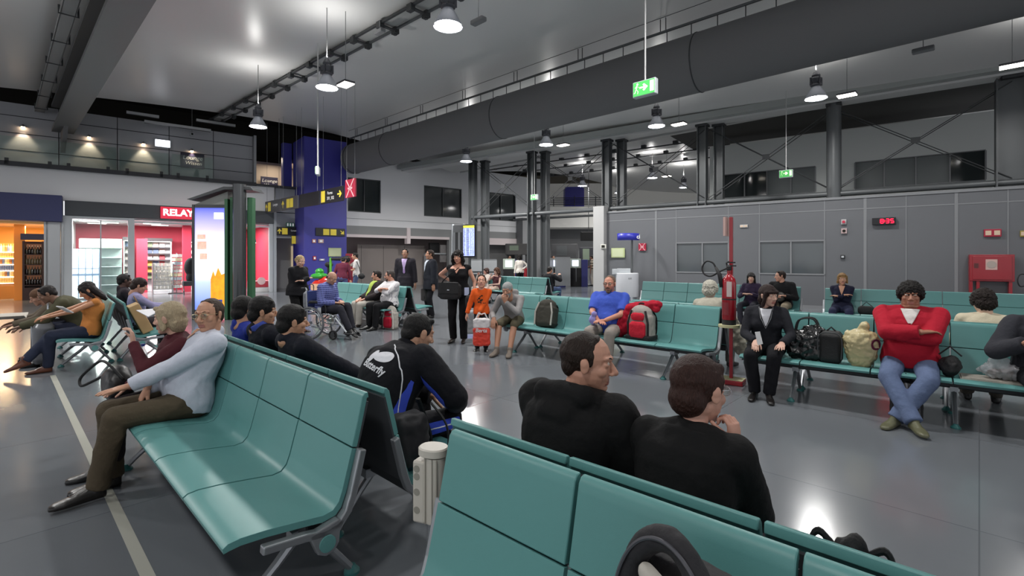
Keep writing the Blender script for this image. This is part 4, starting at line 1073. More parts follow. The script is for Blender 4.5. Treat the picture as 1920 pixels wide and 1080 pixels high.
# tracksuit
pb = seated(B1b, 0, 'person bent forward in a black and blue tracksuit with a white winged back print', y=.36, dx=.22, h=1.78, w=1.12, lean=30, side=-9, head=(-8, -22, 0), hi=True, hunch=6,
    RH=(.15, .5, .6), LH=(-.1, .5, .6), REP=(.9, -.2, -.2), LEP=(-.9, -.2, -.2), top='0f1016', bottom='0f1016', hair='short', hairc='0c0a0a', sk='b58a70', topoff=.036, collar='high', topname='tracksuit_jacket', RF=(.13, .44, .085), LF=(-.14, .5, .085), botlen=1.0)
M_bfw = cloth('d9d9de', 'print'); M_bfb = cloth('3b50c0', 'panel')
def backfn(cx, ct, rot=0):          # flat (u,v) on the back -> ray
    c_, s_ = math.cos(rot), math.sin(rot)
    def f(u, v):
        uu, vv = u*c_-v*s_, u*s_+v*c_
        q, x, y, d = pb['frame'](.3); return q+x*(cx+uu)+d*(ct+vv), y
    return f
def disc2(a, b, rot, n=28, rings=6):
    V = [(0, 0, 0)]; F = []
    for k in range(1, rings+1):
        for j in range(n):
            t = 2*math.pi*j/n; x, y = a*k/rings*math.cos(t)*(1-.16*math.cos(t)), b*k/rings*math.sin(t); V.append((x*math.cos(rot)-y*math.sin(rot), x*math.sin(rot)+y*math.cos(rot), 0))
    for j in range(n): F.append((0, 1+j, 1+(j+1) % n))
    for k in range(rings-1):
        for j in range(n): a_ = 1+k*n+j; b_ = 1+k*n+(j+1) % n; F.append((a_, a_+n, b_+n, b_))
    m = MB(); m.v = V; m.f = F; m.m = [0]*len(F); return m
on_surface(pb, 'wing_print', disc2(.078, .036, .12), backfn(.075, .1, -.1), M_bfw)
on_surface(pb, 'wing_print', disc2(.045, .028, 1.15), backfn(-.025, .105, -.1), M_bfw)
V, F = text_mesh('Butterfly', .062, bold=True)
m = MB(); m.v = V; m.f = F; m.m = [0]*len(F); on_surface(pb, 'lettering', m, backfn(.025, .03, -.25), M_bfw)
a, e, hd = pb['arms'][1][:3]; q0, x0, y0, d0 = pb['frame'](.44); q1, x1, y1, d1 = pb['frame'](.02)
piping(pb, 'white_piping', [q0+x0*.05-y0*.11+d0*.03, q0+x0*.14-y0*.12-d0*.04, pb['frame'](.28)[0]+x0*.2-y0*.07, pb['frame'](.13)[0]+x0*.2-y0*.03, q1+x1*.2-y1*.0], M_bfw, .004)
band(pb, 'blue_panel', [pb['frame'](.3)[0]+x0*.24-y0*.03, pb['frame'](.12)[0]+x0*.22-y0*.06, q1+x1*.2-y1*.1], [pb['frame'](.3)[0]+x0*.24+y0*.0, pb['frame'](.12)[0]+x0*.22+y0*.03, q1+x1*.2+y1*.04], M_bfb)
band(pb, 'blue_sleeve_panel', [a+(e-a)*.35-V3(0, .08, 0), e-V3(0, .08, .0)], [a+(e-a)*.35-V3(0, .05, .06), e-V3(0, .03, .05)], M_bfb, n=16)
hh, kn, an = pb['legs'][1]
for off1, off2, mt_, nm in ((V3(.1, 0, .045), V3(.1, 0, -.05), M_bfb, 'blue_leg_panel'),):
    band(pb, nm, [hh+off1, kn+off1*.8+V3(0, .02, .0), kn+V3(.08, .05, -.08), an+V3(.07, .045, .06)], [hh+off2, kn+off2*.8+V3(0, -.03, .0), kn+V3(.08, -.05, -.08), an+V3(.07, -.045, .06)], mt_, 'bvhb', 'bot', 40, 5)
piping(pb, 'white_piping', [hh+V3(.12, 0, 0), kn+V3(.1, .0, .0), kn+V3(.1, .01, -.08), an+V3(.08, 0, .06)], M_bfw, .0045, 'bvhb', 'bot', 40)
# black clad pair
p_hood = seated(B2b, 3, 'person in a black hooded coat with receding dark hair, head turned right in profile', y=.3, dx=-.05, h=1.68, w=1.08, lean=10, head=(-64, -7, 0), hi=True, top='0d0d0e', bottom='14141a', hair='receding', hairc='241811', sk='bd8c76', topoff=.042, collar='hood', RH=(.15, .34, .62), LH=(-.05, .36, .6), topname='hooded_coat', rhand='curl')
p_red = seated(B2b, 2, 'person with short auburn hair and black coat, cheek resting on the hand, seen from behind', y=.3, dx=.05, h=1.57, w=1.02, sex='f', lean=12, head=(-20, -8, -6), hi=True, top='0c0c0d', bottom='14141a', hair='thick', hairc='2f1710', sk='c08f7c', topoff=.034, collar='round', RH=(.12, .17, .89), RD=(-.1, .1, 1), RP=(-1, .2, 0), rhand='fist', REP=(.1, .6, -1), LH=(-.05, .33, .6), glasses='c9ccd2', topname='coat', hunch=4)
# wheelchair group
WCx, WCd = at(608, 9.5); WCY = -105
p_wheel = person('person in a blue checked shirt sitting in the wheelchair, head bowed', (WCx, WCd, 0), WCY, pose='sit', seat=.47, h=1.74, w=1.08, lean=10, head=(-12, -28, 0), hunch=5, topmat=stripes('check_shirt', '4b5290', '2f3568', 26, 0, c3='6f78ae', width=.4), top='4b5290', bottom='26262e', hair='bald', hairc='5f554c', sk='a97e68', RH=(.08, .3, .68), LH=(-.08, .3, .7), RF=(.1, .62, .2), LF=(-.1, .55, .2), topoff=.02, collar='shirt', topname='checked_shirt')
p_stand = standing(558, 623, 'person standing in black beside the wheelchair, blonde hair tied up, arms folded', -112, h=1.62, w=1.3, sex='f', lean=3, head=(-8, -14, 0), top='101014', bottom='0b0b0d', hair='bun', hairc='a08a62', sk='c39a86', RH=(-.07, .26, 1.12), LH=(.09, .23, 1.07), RD=(-.8, -.5, .1), LD=(.8, -.5, .1), hem=.1, topoff=.022, topname='jacket', shoe='3a2520', shoekind='slim', bust=1)
p_green = seated(M1, 3, 'person in a lime shirt, open dark jacket and white trousers, looking left', h=1.72, w=1.15, lean=-8, head=(-36, -3, 0), turn=-8, belly=.07, top='2a2424', topoff=.026, vneck=('9bb050', .42, .12), bottom='a9a49c', hair='short', hairc='1d1512', beard='mustache', sk='c08d78', RH=(.12, .3, .62), LH=(-.12, .3, .62), topname='jacket', shoe='3d3530')
p_white = seated(M1, 4, 'person in a white striped shirt with folded arms and goatee, next to the lime shirt', h=1.74, w=1.2, lean=-4, head=(-30, -6, 0), belly=.07, topmat=stripes('white_stripe', 'd6d3d4', 'a9a6ae', 40, 0, width=.25), top='d6d3d4', bottom='131316', hair='short', hairc='3c3532', beard='full', sk='b98670', RH=(-.07, .27, .87), LH=(.08, .24, .83), RD=(-.8, -.5, .1), LD=(.8, -.5, .1), REP=(1, .1, -.4), LEP=(-1, .1, -.4), toplen=.75, glasses='777777', topname='shirt')
p_suit1 = standing(760, 0, 'person standing in a dark suit with a lilac shirt and tie, facing the camera', 178, d=12.8, h=1.82, w=.98, head=(4, 4, 0), top='242128', bottom='17161b', topoff=.03, hem=.22, vneck=('b5a3c8', .3, .075), tie='9c7fb0', hair='short', hairc='120e0c', sk='9c735c', RH=(.26, -.02, .88), LH=(-.26, -.02, .88), topname='suit_jacket')
p_suit2 = standing(808, 596, 'person standing in a dark suit facing left, carrying a black briefcase', 118, h=1.78, w=1.1, head=(0, 2, 0), top='1c1e26', bottom='15151a', topoff=.03, hem=.22, vneck=('b9c0cc', .3, .09), hair='short', hairc='2e2019', sk='a4765e', RH=(.28, .05, .84), LH=(-.26, .02, .86), topname='suit_jacket', belly=.03)
p_tank = standing(860, 641, 'person standing in a black sleeveless top with long dark wavy hair, hand on hip', 172, h=1.7, w=1.22, sex='f', head=(-2, -3, 0), top='0e0d10', toplen=0, bottom='0c0c0f', hair='wavy', hairc='140e0d', sk='c08c76', RH=(.17, -.1, 1.1), REP=(1, -.4, 0), RD=(-1, -.3, -.3), LH=(-.3, .05, .86), topoff=.016, vneck=('skin', .16, .07), topname='sleeveless_top', shoe='2a211e', shoekind='slim', hem=.06)
p_boy = standing(903, 656, 'child in an orange long-sleeved shirt holding a plastic carrier bag', 176, h=1.22, w=.98, headscale=1.16, headkind='child', head=(6, 12, 0), top='d4571c', bottom='1f2026', hair='short', hairc='3b2a20', sk='c48f78', RH=(.24, .04, .6), LH=(.03, .17, .6), topoff=.016, topname='long_sleeved_shirt', hem=.05)
m = MB()
for t, sz, dz in (('SURF', .05, .05), ('BEACH', .04, -.09)):
    V, F = text_mesh(t, sz); k0 = len(m.v); m.v += [(a, b+dz, 0) for a, b, _ in V]; m.f += [tuple(i+k0 for i in f) for f in F]; m.m += [0]*len(F)
mm = MB()
for k in range(5): mm.box(-.05+k*.005, .05-k*.008, 0, 0, -.06+k*.022, -.045+k*.022)
def chest(P_, t0): 
    def f(u, v): q, x, y, d = P_['frame'](t0); return q-x*u+d*v, -y
    return f
g = MB()
for k in range(12):
    a_, b_ = random.uniform(-.07, .04), random.uniform(-.08, .05); n0 = len(g.v); w_, h_ = random.uniform(.02, .045), random.uniform(.014, .03)
    g.v += [(a_, b_, 0), (a_+w_, b_, 0), (a_+w_, b_+h_, 0), (a_, b_+h_, 0)]; g.f.append((n0, n0+1, n0+2, n0+3)); g.m.append(0)
on_surface(p_boy, 'chest_print', g, chest(p_boy, .2), cloth('3a2a20', 'print'))
# centre bench
p_grey = seated(A1, 0, 'person in a grey hoodie, knitted cap and olive shorts, chin resting on a hand', y=.26, turn=28, h=1.74, w=.98, lean=34, head=(-6, -14, 4), hunch=4, top='8a8786', bottom='565040', botlen=.52, hair='cap', hairc='8b8d8c', sk='a5775f', RH=(.2, .5, .56), RD=(0, .5, -1), LH=(.02, .45, .83), LD=(.25, .1, 1), LP=(0, -1, 0), lhand='curl', LEP=(-.5, .5, -1), collar='hood', RF=(.12, .6, .09), LF=(-.1, .62, .09), shoe='6b625a', shoekind='trainer', beard='skin', topname='hoodie')
p_polo = seated(A1, 3, 'person in a bright blue polo shirt with grey goatee, hands together on the lap', turn=14, h=1.76, w=1.22, lean=-4, head=(2, -3, 0), belly=.08, top='3d55b4', toplen=.42, bottom='8e8780', hair='crop', hairc='6a5546', sk='ba7f68', beard='full', RH=(.04, .36, .66), LH=(-.05, .34, .67), RD=(-.7, .7, 0), LD=(.7, .7, 0), REP=(.9, 0, -.5), LEP=(-.9, 0, -.5), collar='shirt', topoff=.024, glasses='999999', topname='polo_shirt')
p_wh = seated(A1b, 0, 'person with curly white hair and beige jacket, seen from behind next to the extinguisher', y=.33, dx=-.02, h=1.6, w=1.12, sex='f', side=-5, lean=3, head=(0, -5, 0), top='a7a294', bottom='6d6a66', hair='curly', hairc='b9b5a8', sk='c39a86', topoff=.03, topname='jacket')
p_card = seated(Bq, 0, 'person in a charcoal cardigan and white top, holding a paper, looking right', y=.3, dx=-.08, turn=10, h=1.66, w=1.12, sex='f', lean=8, head=(44, -6, 0), top='1e1f25', bottom='111116', hair='bangs', hairc='22120f', sk='c19a88', vneck=('d4d4da', .2, .06), RH=(.09, .33, .62), RD=(0, .9, -.5), LH=(-.16, .36, .62), LD=(.1, 1, -.3), lhand='flat', RF=(.1, .34, .085), LF=(-.04, .38, .085), shoekind='slim', shoe='131010', topoff=.016, topname='cardigan')
m = MB(); m.tube([p_card['frame'](.49)[0]+V3(-.07, .05, 0), p_card['frame'](.36)[0]+V3(-.05, .145, 0), p_card['frame'](.24)[0]+V3(.0, .165, 0), p_card['frame'](.36)[0]+V3(.05, .145, 0), p_card['frame'](.49)[0]+V3(.07, .05, 0)], .004, 6); m.build('necklace', M_alu, p_card['o'])
p_redj = seated(Bq, 2, 'person in a bright red jacket and jeans with folded arms and curly dark hair', y=.36, h=1.78, w=1.25, lean=-3, head=(2, -4, 0), headkind='stout', hi=True, belly=.07, top='a3172b', bottom='586684', hair='curly', hairc='14100e', sk='9a6a54', RH=(-.08, .3, .84), LH=(.1, .26, .8), RD=(-.8, -.5, .1), LD=(.8, -.5, .1), REP=(1, .15, -.4), LEP=(-1, .15, -.4), RF=(-.03, .66, .1), LF=(.1, .58, .085), RKP=(.9, .3, 1), LKP=(-.9, .3, 1), topoff=.03, vneck=('c9c5c2', .17, .075), collar='round', shoe='5a5a44', topname='red_jacket', feet_yaw=(-20, 20))
p_pur = seated(C1, 4, 'person with a black fringe and purple jacket, seated in front of the tinted partition window', h=1.6, w=.98, sex='f', lean=3, head=(14, -3, 0), top='2c2238', bottom='2a2a33', hair='bangs', hairc='0f0c0d', sk='c39a86', RH=(.1, .26, .72), LH=(-.08, .28, .72), topoff=.024, topname='jacket', skirt=False)
p_blk = seated(C1, 5, 'person in a black jacket turned towards the neighbour in purple', h=1.74, w=1.08, lean=5, head=(-52, -4, 0), turn=0, top='151517', bottom='8a7f6c', hair='short', hairc='241812', sk='b98a74', RH=(.06, .3, .7), LH=(-.12, .28, .72), topoff=.024, topname='jacket')
p_navy = seated(C2, 0, 'person with blonde bob, sunglasses on the head and navy cardigan, arms folded', h=1.64, w=1.08, sex='f', lean=0, head=(10, -2, 0), top='191b30', bottom='2b2f48', hair='bob', hairc='8a6a42', sk='b98a70', vneck=('skin', .19, .055), RH=(-.06, .24, .8), LH=(.07, .22, .77), RD=(-.8, -.5, .1), LD=(.8, -.5, .1), topname='cardigan')
p_cur = seated(Bqb, 2, 'person with dark curly hair and cream top, seen from behind at the right edge', y=.34, dx=.02, h=1.6, w=1.05, lean=0, head=(22, -8, 0), top='c6bca4', bottom='55504a', hair='curly', hairc='1f1612', sk='c8a48c', glasses='222222', topname='cream_top')
p_edge = seated(Bq, 4, 'person in a dark grey jacket cut off by the right edge of the photo', y=.34, dx=-.3, turn=8, h=1.76, w=1.15, lean=8, head=(-20, -25, 0), top='2f3036', bottom='0f1016', hair='short', hairc='1c1512', sk='a97c66', RH=(.2, .34, .82), RD=(-.4, 1, .3), LH=(-.05, .34, .8), topoff=.03, topname='jacket')
# far left group
p_or = seated(L1, 4, 'person in an orange top and jeans reading a small book, legs crossed', y=.36, h=1.66, w=1.0, sex='f', lean=-8, head=(0, -36, 0), hunch=10, top='b8763c', toplen=.0, bottom='262c3e', hair='long', hairc='191112', sk='b5805f', RH=(.1, .46, .74), LH=(-.12, .44, .74), RF=(-.12, .66, .2), LF=(-.08, .44, .085), shoe='5b3322', topname='orange_top')
p_ol = seated(L1, 3, 'person in an olive jacket leaning far forward with elbows on knees, hair dark', y=.3, h=1.76, w=1.12, lean=36, head=(0, -30, 0), top='4c4a38', bottom='23283a', hair='short', hairc='171111', sk='7a5a48', RH=(.12, .62, .56), LH=(-.12, .66, .58), topoff=.026, topname='jacket')
p_br = seated(L1, 2, 'person behind the olive jacket, leaning forward with a brown cap over a newspaper', y=.26, h=1.74, w=1.1, lean=46, head=(0, -28, 0), top='5a5044', bottom='2b2b33', hair='cap', hairc='5d4434', sk='a07662', RH=(.2, .72, .56), LH=(-.2, .72, .56), topoff=.024, topname='jacket')
p_dk = seated(L1b, 3, 'person with dark skin and black hair, behind the reader in orange', y=.34, h=1.78, w=1.0, lean=-12, head=(10, -4, 0), top='241d24', bottom='222228', hair='short', hairc='0e0b0b', sk='4a2f26', topname='top')
p_bn = seated(L1b, 1, 'person with dark brown hair and blue collar, holding an open newspaper on the lap', y=.34, h=1.66, w=1.0, lean=-6, head=(-10, -20, 0), top='8a86a8', bottom='2d2528', hair='thick', hairc='23130f', sk='b0826c', RH=(.14, .42, .72), LH=(-.1, .42, .74), topname='top')
# background
p_yt = standing(668, 0, 'person in a white T-shirt and jeans walking by the partition screen, hand at the mouth', 105, d=17, h=1.76, w=.92, head=(0, -6, 0), top='c9c7c6', toplen=.4, bottom='4a5878', hair='short', hairc='14100f', sk='b98a72', RH=(.0, .24, 1.45), REP=(.4, .5, -1), LH=(-.1, .3, 1.1), topname='t_shirt')
p_mr = standing(641, 0, 'person in a maroon top bending over the cart, seen from behind', 8, d=16.2, h=1.66, w=1.15, sex='f', lean=22, head=(0, -20, 0), top='5a1f33', bottom='565a86', hair='short', hairc='15100f', sk='b98a72', topname='maroon_top')
p_n1 = seated(N1, 0, 'person in a pale top on the distant row, leaning back', h=1.62, sex='f', lean=-18, head=(-20, -5, 0), top='c4b8b0', bottom='b7aaa2', hair='bob', hairc='3a2420', sk='bd8b7c', RH=(.1, .2, .95), topname='pale_top')
p_n2 = seated(N1, 1, 'person with curly brown hair on the distant row, hand on the face', h=1.62, sex='f', lean=-4, side=-10, head=(-14, -10, 0), top='4a2a30', toplen=0, bottom='c0a698', botlen=.55, hair='wavy', hairc='4d2f20', sk='c0988a', RH=(.02, .2, 1.0), RD=(0, 0, 1), REP=(.4, .4, -1), topname='top')
p_n3 = seated(N1b, 0, 'person in dark clothes reading a newspaper on the distant row, facing away', y=.3, h=1.72, w=1.1, lean=4, head=(0, -14, 0), top='16161a', bottom='3f4d6c', hair='short', hairc='17100f', sk='b0826c', RH=(.18, .4, .95), LH=(-.18, .4, .95), topoff=.025, topname='jacket')
p_w1 = standing(975, 0, 'person in a white blouse with large dark curly hair standing at the check desks', 25, d=22, h=1.72, sex='f', w=1.05, lean=4, top='cfc8c0', bottom='151518', hair='wavy', hairc='15100f', sk='8a6250', RH=(.12, -.1, 1.05), topname='blouse')
p_st = standing(1111, 0, 'person in a striped shirt and pale trousers standing with a trolley at the check', 60, d=27, h=1.72, w=1.0, head=(0, -6, 0), topmat=stripes('band_shirt', 'b9ac98', '4a4038', 7, 2), top='b9ac98', toplen=.4, bottom='a39c94', hair='short', hairc='14100f', sk='8d6552', RH=(.1, .35, 1.0), topname='striped_shirt')
p_s1 = standing(955, 0, 'person in dark uniform behind the left desk screen', 200, d=25, h=1.7, top='20233a', bottom='17171c', hair='short', hairc='14100f', sk='b98a72', topname='uniform')
p_s2 = standing(1037, 0, 'person in a light shirt behind the middle desk screen', 190, d=27, h=1.7, top='b9bcc8', bottom='17171c', hair='short', hairc='14100f', sk='b98a72', topname='shirt')
# ================================================================ shops
M_red = mat('shop_red', 'b02a40', .55); M_shopw = mat('shop_white', 'd8d8d8', .5); M_shelf = mat('shelf_dark', '4a4346', .5)
M_lit = mat('lit_panel', 'fff8ee', .5, emit=5); M_lit2 = mat('lit_shelf', 'fff2e0', .5, emit=1.6)
def SW(px, py, y=0): return WL.hit(px, py, y)
# red magazine shop shell
w = MB(); w.mi(0); w.box(s130, s505, 4.6, 4.7, 0, 3.3); w.box(s505, s505+.1, .3, 4.7, 0, 3.1); w.mi(1); w.box(s130-.1, s130, .3, 4.7, 0, 3.1)
struct(w, 'wall_shop_red', [M_red, M_shopw], WL)
w = MB(); w.box(s130, s505, .2, 4.7, 3.02, 3.1); struct(w, 'ceiling_shop', M_shopw, WL)
for i, (px, y) in enumerate(((168, 1.6), (205, 2.4), (285, 2.0), (300, 3.0), (420, 2.0), (182, 3.2))):
    q = SW(px, 484, y)[0]; L = fthing(WL, 'downlight', 'bright recessed ceiling light inside the red magazine shop', 'light', q, y, 3.0, 'ceiling lights in the magazine shop')
    m = MB(); m.box(-.3, .3, -.12, .12, -.01, .02); m.build('diffuser', M_lit if i != 0 else mat('lit_bright', 'ffffff', .5, emit=25), L); m = MB(); m.box(-.33, .33, -.15, .15, 0, .03); m.build('frame', M_frame, L)
    if i in (0, 2, 4):
        ld = bpy.data.lights.new('shop_light', 'AREA'); ld.energy = 230; ld.size = 1.2; lo = bpy.data.objects.new('shop_light', ld); COL.objects.link(lo); lo.parent = L; lo.location = (0, 0, -.06)
# portal frames and glass front
w = MB()
for px, wd_ in ((125, .3), (246, .2), (508, .16)):
    q = SW(px, 484)[0]; w.box(q-wd_/2, q+wd_/2, -.06, .12, 0, 3.08)
w.box(s130, s245, -.05, .1, 2.98, 3.08); w.box(s245, s505, -.02, .06, 2.9, 2.96)
struct(w, 'trim_8', M_frame, WL, bevel=.01)
g = thing('shop_window_pane', 'large clear glass pane in the white portal of the magazine shop', 'window pane', (*WL.p((s130+s245)/2, .02), 0), WL.ang)
hw = (s245-s130)/2-.12; m = MB(); m.box(-hw, hw, -.006, .006, .05, 2.95); m.build('pane', M_clear, g); m = MB(); m.box(-hw, hw, -.03, .03, 0, .05); m.box(-.02, .02, -.03, .03, .05, 2.95); m.build('frame', M_alu, g)
# sign
q0, q1 = SW(301, 400, -.2)[0], SW(372, 400, -.2)[0]
L = fthing(WL, 'shop_sign', 'red illuminated sign with white letters over the magazine shop', 'sign', q0, -.2, 3.1)
m = MB(); m.box(0, q1-q0, -.03, .06, 0, .47); m.build('board', mat('sign_red', 'c31838', .4, emit=.9), L, bevel=.01)
m = MB(); m.box(-.05, q1-q0+.05, -.02, .07, -.05, .0); m.build('edge', M_fascia, L)
m = MB(); m.text('RELAY', .36, (q1-q0)*.46, -.035, .24, bold=True); m.build('lettering', mat('letter_glow', 'ffffff', .5, emit=3), L)
# magazine racks
rack_spec = [(272, 322, 3.9, 'white magazine rack left of the red pillar in the shop'), (355, 372, 3.9, 'white magazine rack right of the red pillar in the shop'), (472, 492, 3.0, 'white shelf unit at the right end of the magazine shop'), (231, 246, 3.2, 'narrow white magazine stand behind the white portal post')]
mg = []
for i, c in enumerate(('c9b8b0', 'b43a44', 'd8d4c8', '5e7090', 'd6a84a', '8a9c78', 'e2d4d4')):
    m = MB(); m.box(-.1, .1, -.008, .008, 0, .27); o = m.build('magazine', mat('mag_'+c, c, .5, var=.3, vscale=18), None); mg.append(o)
    tag(o, 'small colourful magazine standing on a rack in the magazine shop', 'magazine', 'magazines in the shop')
used = [False]*7; nm = 0
for a0, a1, y, lb in rack_spec:
    x0, x1 = SW(a0, 484, y)[0], SW(a1, 484, y)[0]; L = fthing(WL, 'magazine_rack', lb, 'rack', x0, y, 0); W_ = x1-x0
    m = MB(); m.box(0, W_, .3, .36, 0, 2.3); m.box(0, .05, 0, .36, 0, 2.3); m.box(W_-.05, W_, 0, .36, 0, 2.3); m.build('carcass', M_shopw, L)
    m = MB(); m.box(-.02, W_+.02, -.05, .36, 2.3, 2.45); m.build('canopy', M_shelf, L); m = MB(); m.box(.05, W_-.05, -.02, .0, 2.28, 2.3); m.build('light_strip', M_lit, L)
    for k in range(6):
        z = .55+k*.29; yy = .2-k*.0; m = MB(); m.box(.05, W_-.05, yy-.1, yy+.1, z-.02, z); m.box(.05, W_-.05, yy-.11, yy-.1, z-.02, z+.04); m.build('shelf', M_shelf, L)
        n = max(1, int((W_-.15)/.24))
        for j in range(n):
            c = random.randrange(7); o = mg[c] if not used[c] else mg[c].copy()
            if used[c]: COL.objects.link(o)
            used[c] = True; p = WL.p(x0+.17+j*.24, y+yy); o.location = (p[0], p[1], z); o.rotation_euler = (R(-12), 0, WL.ang); nm += 1
q = SW(350, 484, 2.6)[0]; w = MB(); w.box(q-.16, q+.16, 2.45, 2.75, 0, 3.0); q = SW(266, 484, 3.4)[0]; w.box(q-.2, q+.2, 3.3, 3.6, 0, 2.4); struct(w, 'wall_shop_pillars', M_red, WL)
# spinner rack
q = SW(331, 484, 1.6)[0]; L = fthing(WL, 'spinner_rack', 'revolving postcard stand in front of the magazine rack', 'rack', q, 1.6, 0)
m = MB(); m.lathe([(.3, 0), (.3, .03), (.03, .05)], n=16); m.build('base', M_shelf, L); m = MB(); m.cyl((0, 0, .04), (0, 0, 1.75), .02); m.build('pole', M_alu, L)
for k in range(9):
    m = MB(); z = .25+k*.165
    for j in range(6):
        M_ = Matrix.Rotation(j*math.pi/3+k*.2, 4, 'Z'); m.box(-.09, .09, .17, .19, z, z+.13, M_)
    m.build('card_tier', mat('card%d' % (k % 4), ('d0d0cc', 'c8b0a8', 'b8c4cc', 'd8d0b0')[k % 4], .5, var=.5, vscale=25), L)
q = SW(306, 484, 1.4)[0]; L = fthing(WL, 'book_display', 'stepped wire display of books in the magazine shop', 'display', q, 1.4, 0)
for k in range(7):
    m = MB(); m.box(-.35, .35, k*.07, k*.07+.2, .2+k*.16, .23+k*.16); m.mi(1)
    for j in range(5): m.box(-.33+j*.13, -.22+j*.13, k*.07+.03, k*.07+.06, .23+k*.16, .36+k*.16)
    m.build('step', [M_alu, mat('book_mix', 'b8b4ac', .6, var=.6, vscale=14)], L)
m = MB(); m.box(-.36, -.33, 0, .6, 0, 1.3); m.box(.33, .36, 0, .6, 0, 1.3); m.build('side_frame', M_alu, L)
q = SW(358, 484, 1.0)[0]; L = fthing(WL, 'pushchair', 'black folded pushchair standing by the lit advertising column', 'pushchair', q, 1.0, 0)
m = MB(); ell(m, (0, 0, 1.15), (.25, .22, .4)); ell(m, (.02, 0, .7), (.2, .2, .3)); mkobj('hood', remesh(m, .03, 3), cloth('18181a'), L)
m = MB(); m.box(-.3, .3, -.25, .25, .35, .55); m.build('basket', cloth('3b3b3e'), L, bevel=.03)
for k in (-1, 1): m = MB(); m.tube([(k*.28, -.25, .1), (k*.26, .1, .7), (k*.24, .25, 1.1)], .015, 6); m.build('frame', M_steel, L); m = MB(); m.tube([(k*.28, -.28+.1*math.cos(a), .1+.1*math.sin(a)) for a in np.linspace(0, 6.28, 13)[:-1]], .02, 6, closed=True); m.build('wheel', M_dsteel, L)
# white glass display cabinet in left bay
q0, q1 = SW(148, 484, 2.5)[0], SW(229, 484, 2.5)[0]
L = fthing(WL, 'display_cabinet', 'pale grey glass shelved cabinet behind the left shop pane', 'cabinet', q0, 2.5, 0); W_ = q1-q0
m = MB(); m.box(0, W_, .4, .45, 0, 2.35); m.box(0, W_, 0, .45, 1.95, 2.3); m.build('carcass', mat('cab_grey', '9aa5a2', .4), L)
for k in range(4): m = MB(); m.box(.02, W_-.02, .02, .4, .4+k*.38, .42+k*.38); m.build('shelf', M_frame, L)
m = MB(); m.box(W_*.62, W_*.8, -.02, 0, 1.95, 2.2); m.build('poster', mat('poster_green', 'a8b890', .5, var=.3, vscale=9), L)
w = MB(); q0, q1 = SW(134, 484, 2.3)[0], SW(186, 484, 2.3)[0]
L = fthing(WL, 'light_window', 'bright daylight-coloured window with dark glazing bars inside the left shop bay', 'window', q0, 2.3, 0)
m = MB(); m.box(0, q1-q0, 0, .03, .0, 1.9); m.build('pane', mat('window_glow', 'e8f0f8', .3, emit=1.1), L)  # glowing pane stands in for daylight reflected in the shop glass
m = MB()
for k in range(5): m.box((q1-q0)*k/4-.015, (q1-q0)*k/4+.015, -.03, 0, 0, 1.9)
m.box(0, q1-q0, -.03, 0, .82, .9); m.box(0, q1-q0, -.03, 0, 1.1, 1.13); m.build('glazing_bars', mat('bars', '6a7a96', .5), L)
# toy bins low right of shop
q = SW(488, 484, .5)[0]; L = fthing(WL, 'promotion_stand', 'low shelf with red round promotion badge at the shop corner', 'display', q, .5, 0)
m = MB(); m.box(-.5, .5, -.2, .2, 0, .5); m.build('counter', M_shopw, L, bevel=.01); m = MB(); m.box(-.5, .5, -.22, -.2, .22, .5); m.build('red_strip', mat('promo_red', 'b03040', .5, var=.3, vscale=10), L)
m = MB(); m.lathe([(0, 0), (.17, 0), (.17, .02), (0, .02)], (0, -.21, .5), 20, Matrix.Rotation(R(90), 4, 'X')); m.build('badge', mat('badge', 'd8b8b8', .5), L)
# ---- liquor shop at far left
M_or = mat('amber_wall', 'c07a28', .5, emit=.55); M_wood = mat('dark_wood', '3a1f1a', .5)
sL = sA-6
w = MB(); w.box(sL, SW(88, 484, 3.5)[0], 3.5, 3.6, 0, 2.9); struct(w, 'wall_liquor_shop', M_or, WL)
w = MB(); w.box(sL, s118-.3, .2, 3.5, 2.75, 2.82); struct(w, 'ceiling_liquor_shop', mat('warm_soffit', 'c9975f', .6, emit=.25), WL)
for px in (10, 60): 
    q = SW(px, 484, 1.5)[0]; ld = bpy.data.lights.new('warm_light', 'AREA'); ld.energy = 120; ld.size = .8; ld.color = (1, .72, .4); lo = bpy.data.objects.new('warm_light', ld); COL.objects.link(lo); p = WL.p(q, 1.5); lo.location = (p[0], p[1], 2.7)
w = MB()
for px, wd_ in ((87, .12), (97, .3), (110, .1), (118, .06)): q = SW(px, 484)[0]; w.box(q-wd_/2, q+wd_/2, -.1, .15, 0, 2.85)
struct(w, 'trim_9', M_alu, WL, bevel=.01)
def bottle(hc, h_=.3, r_=.04):
    m = MB(); m.lathe([(r_*.9, 0), (r_, .01), (r_, h_*.6), (r_*.35, h_*.76), (r_*.33, h_*.97), (0, h_)], n=12); return m.build('bottle', mat('glass_'+hc, hc, .15, spec=.8), None, smooth=True)
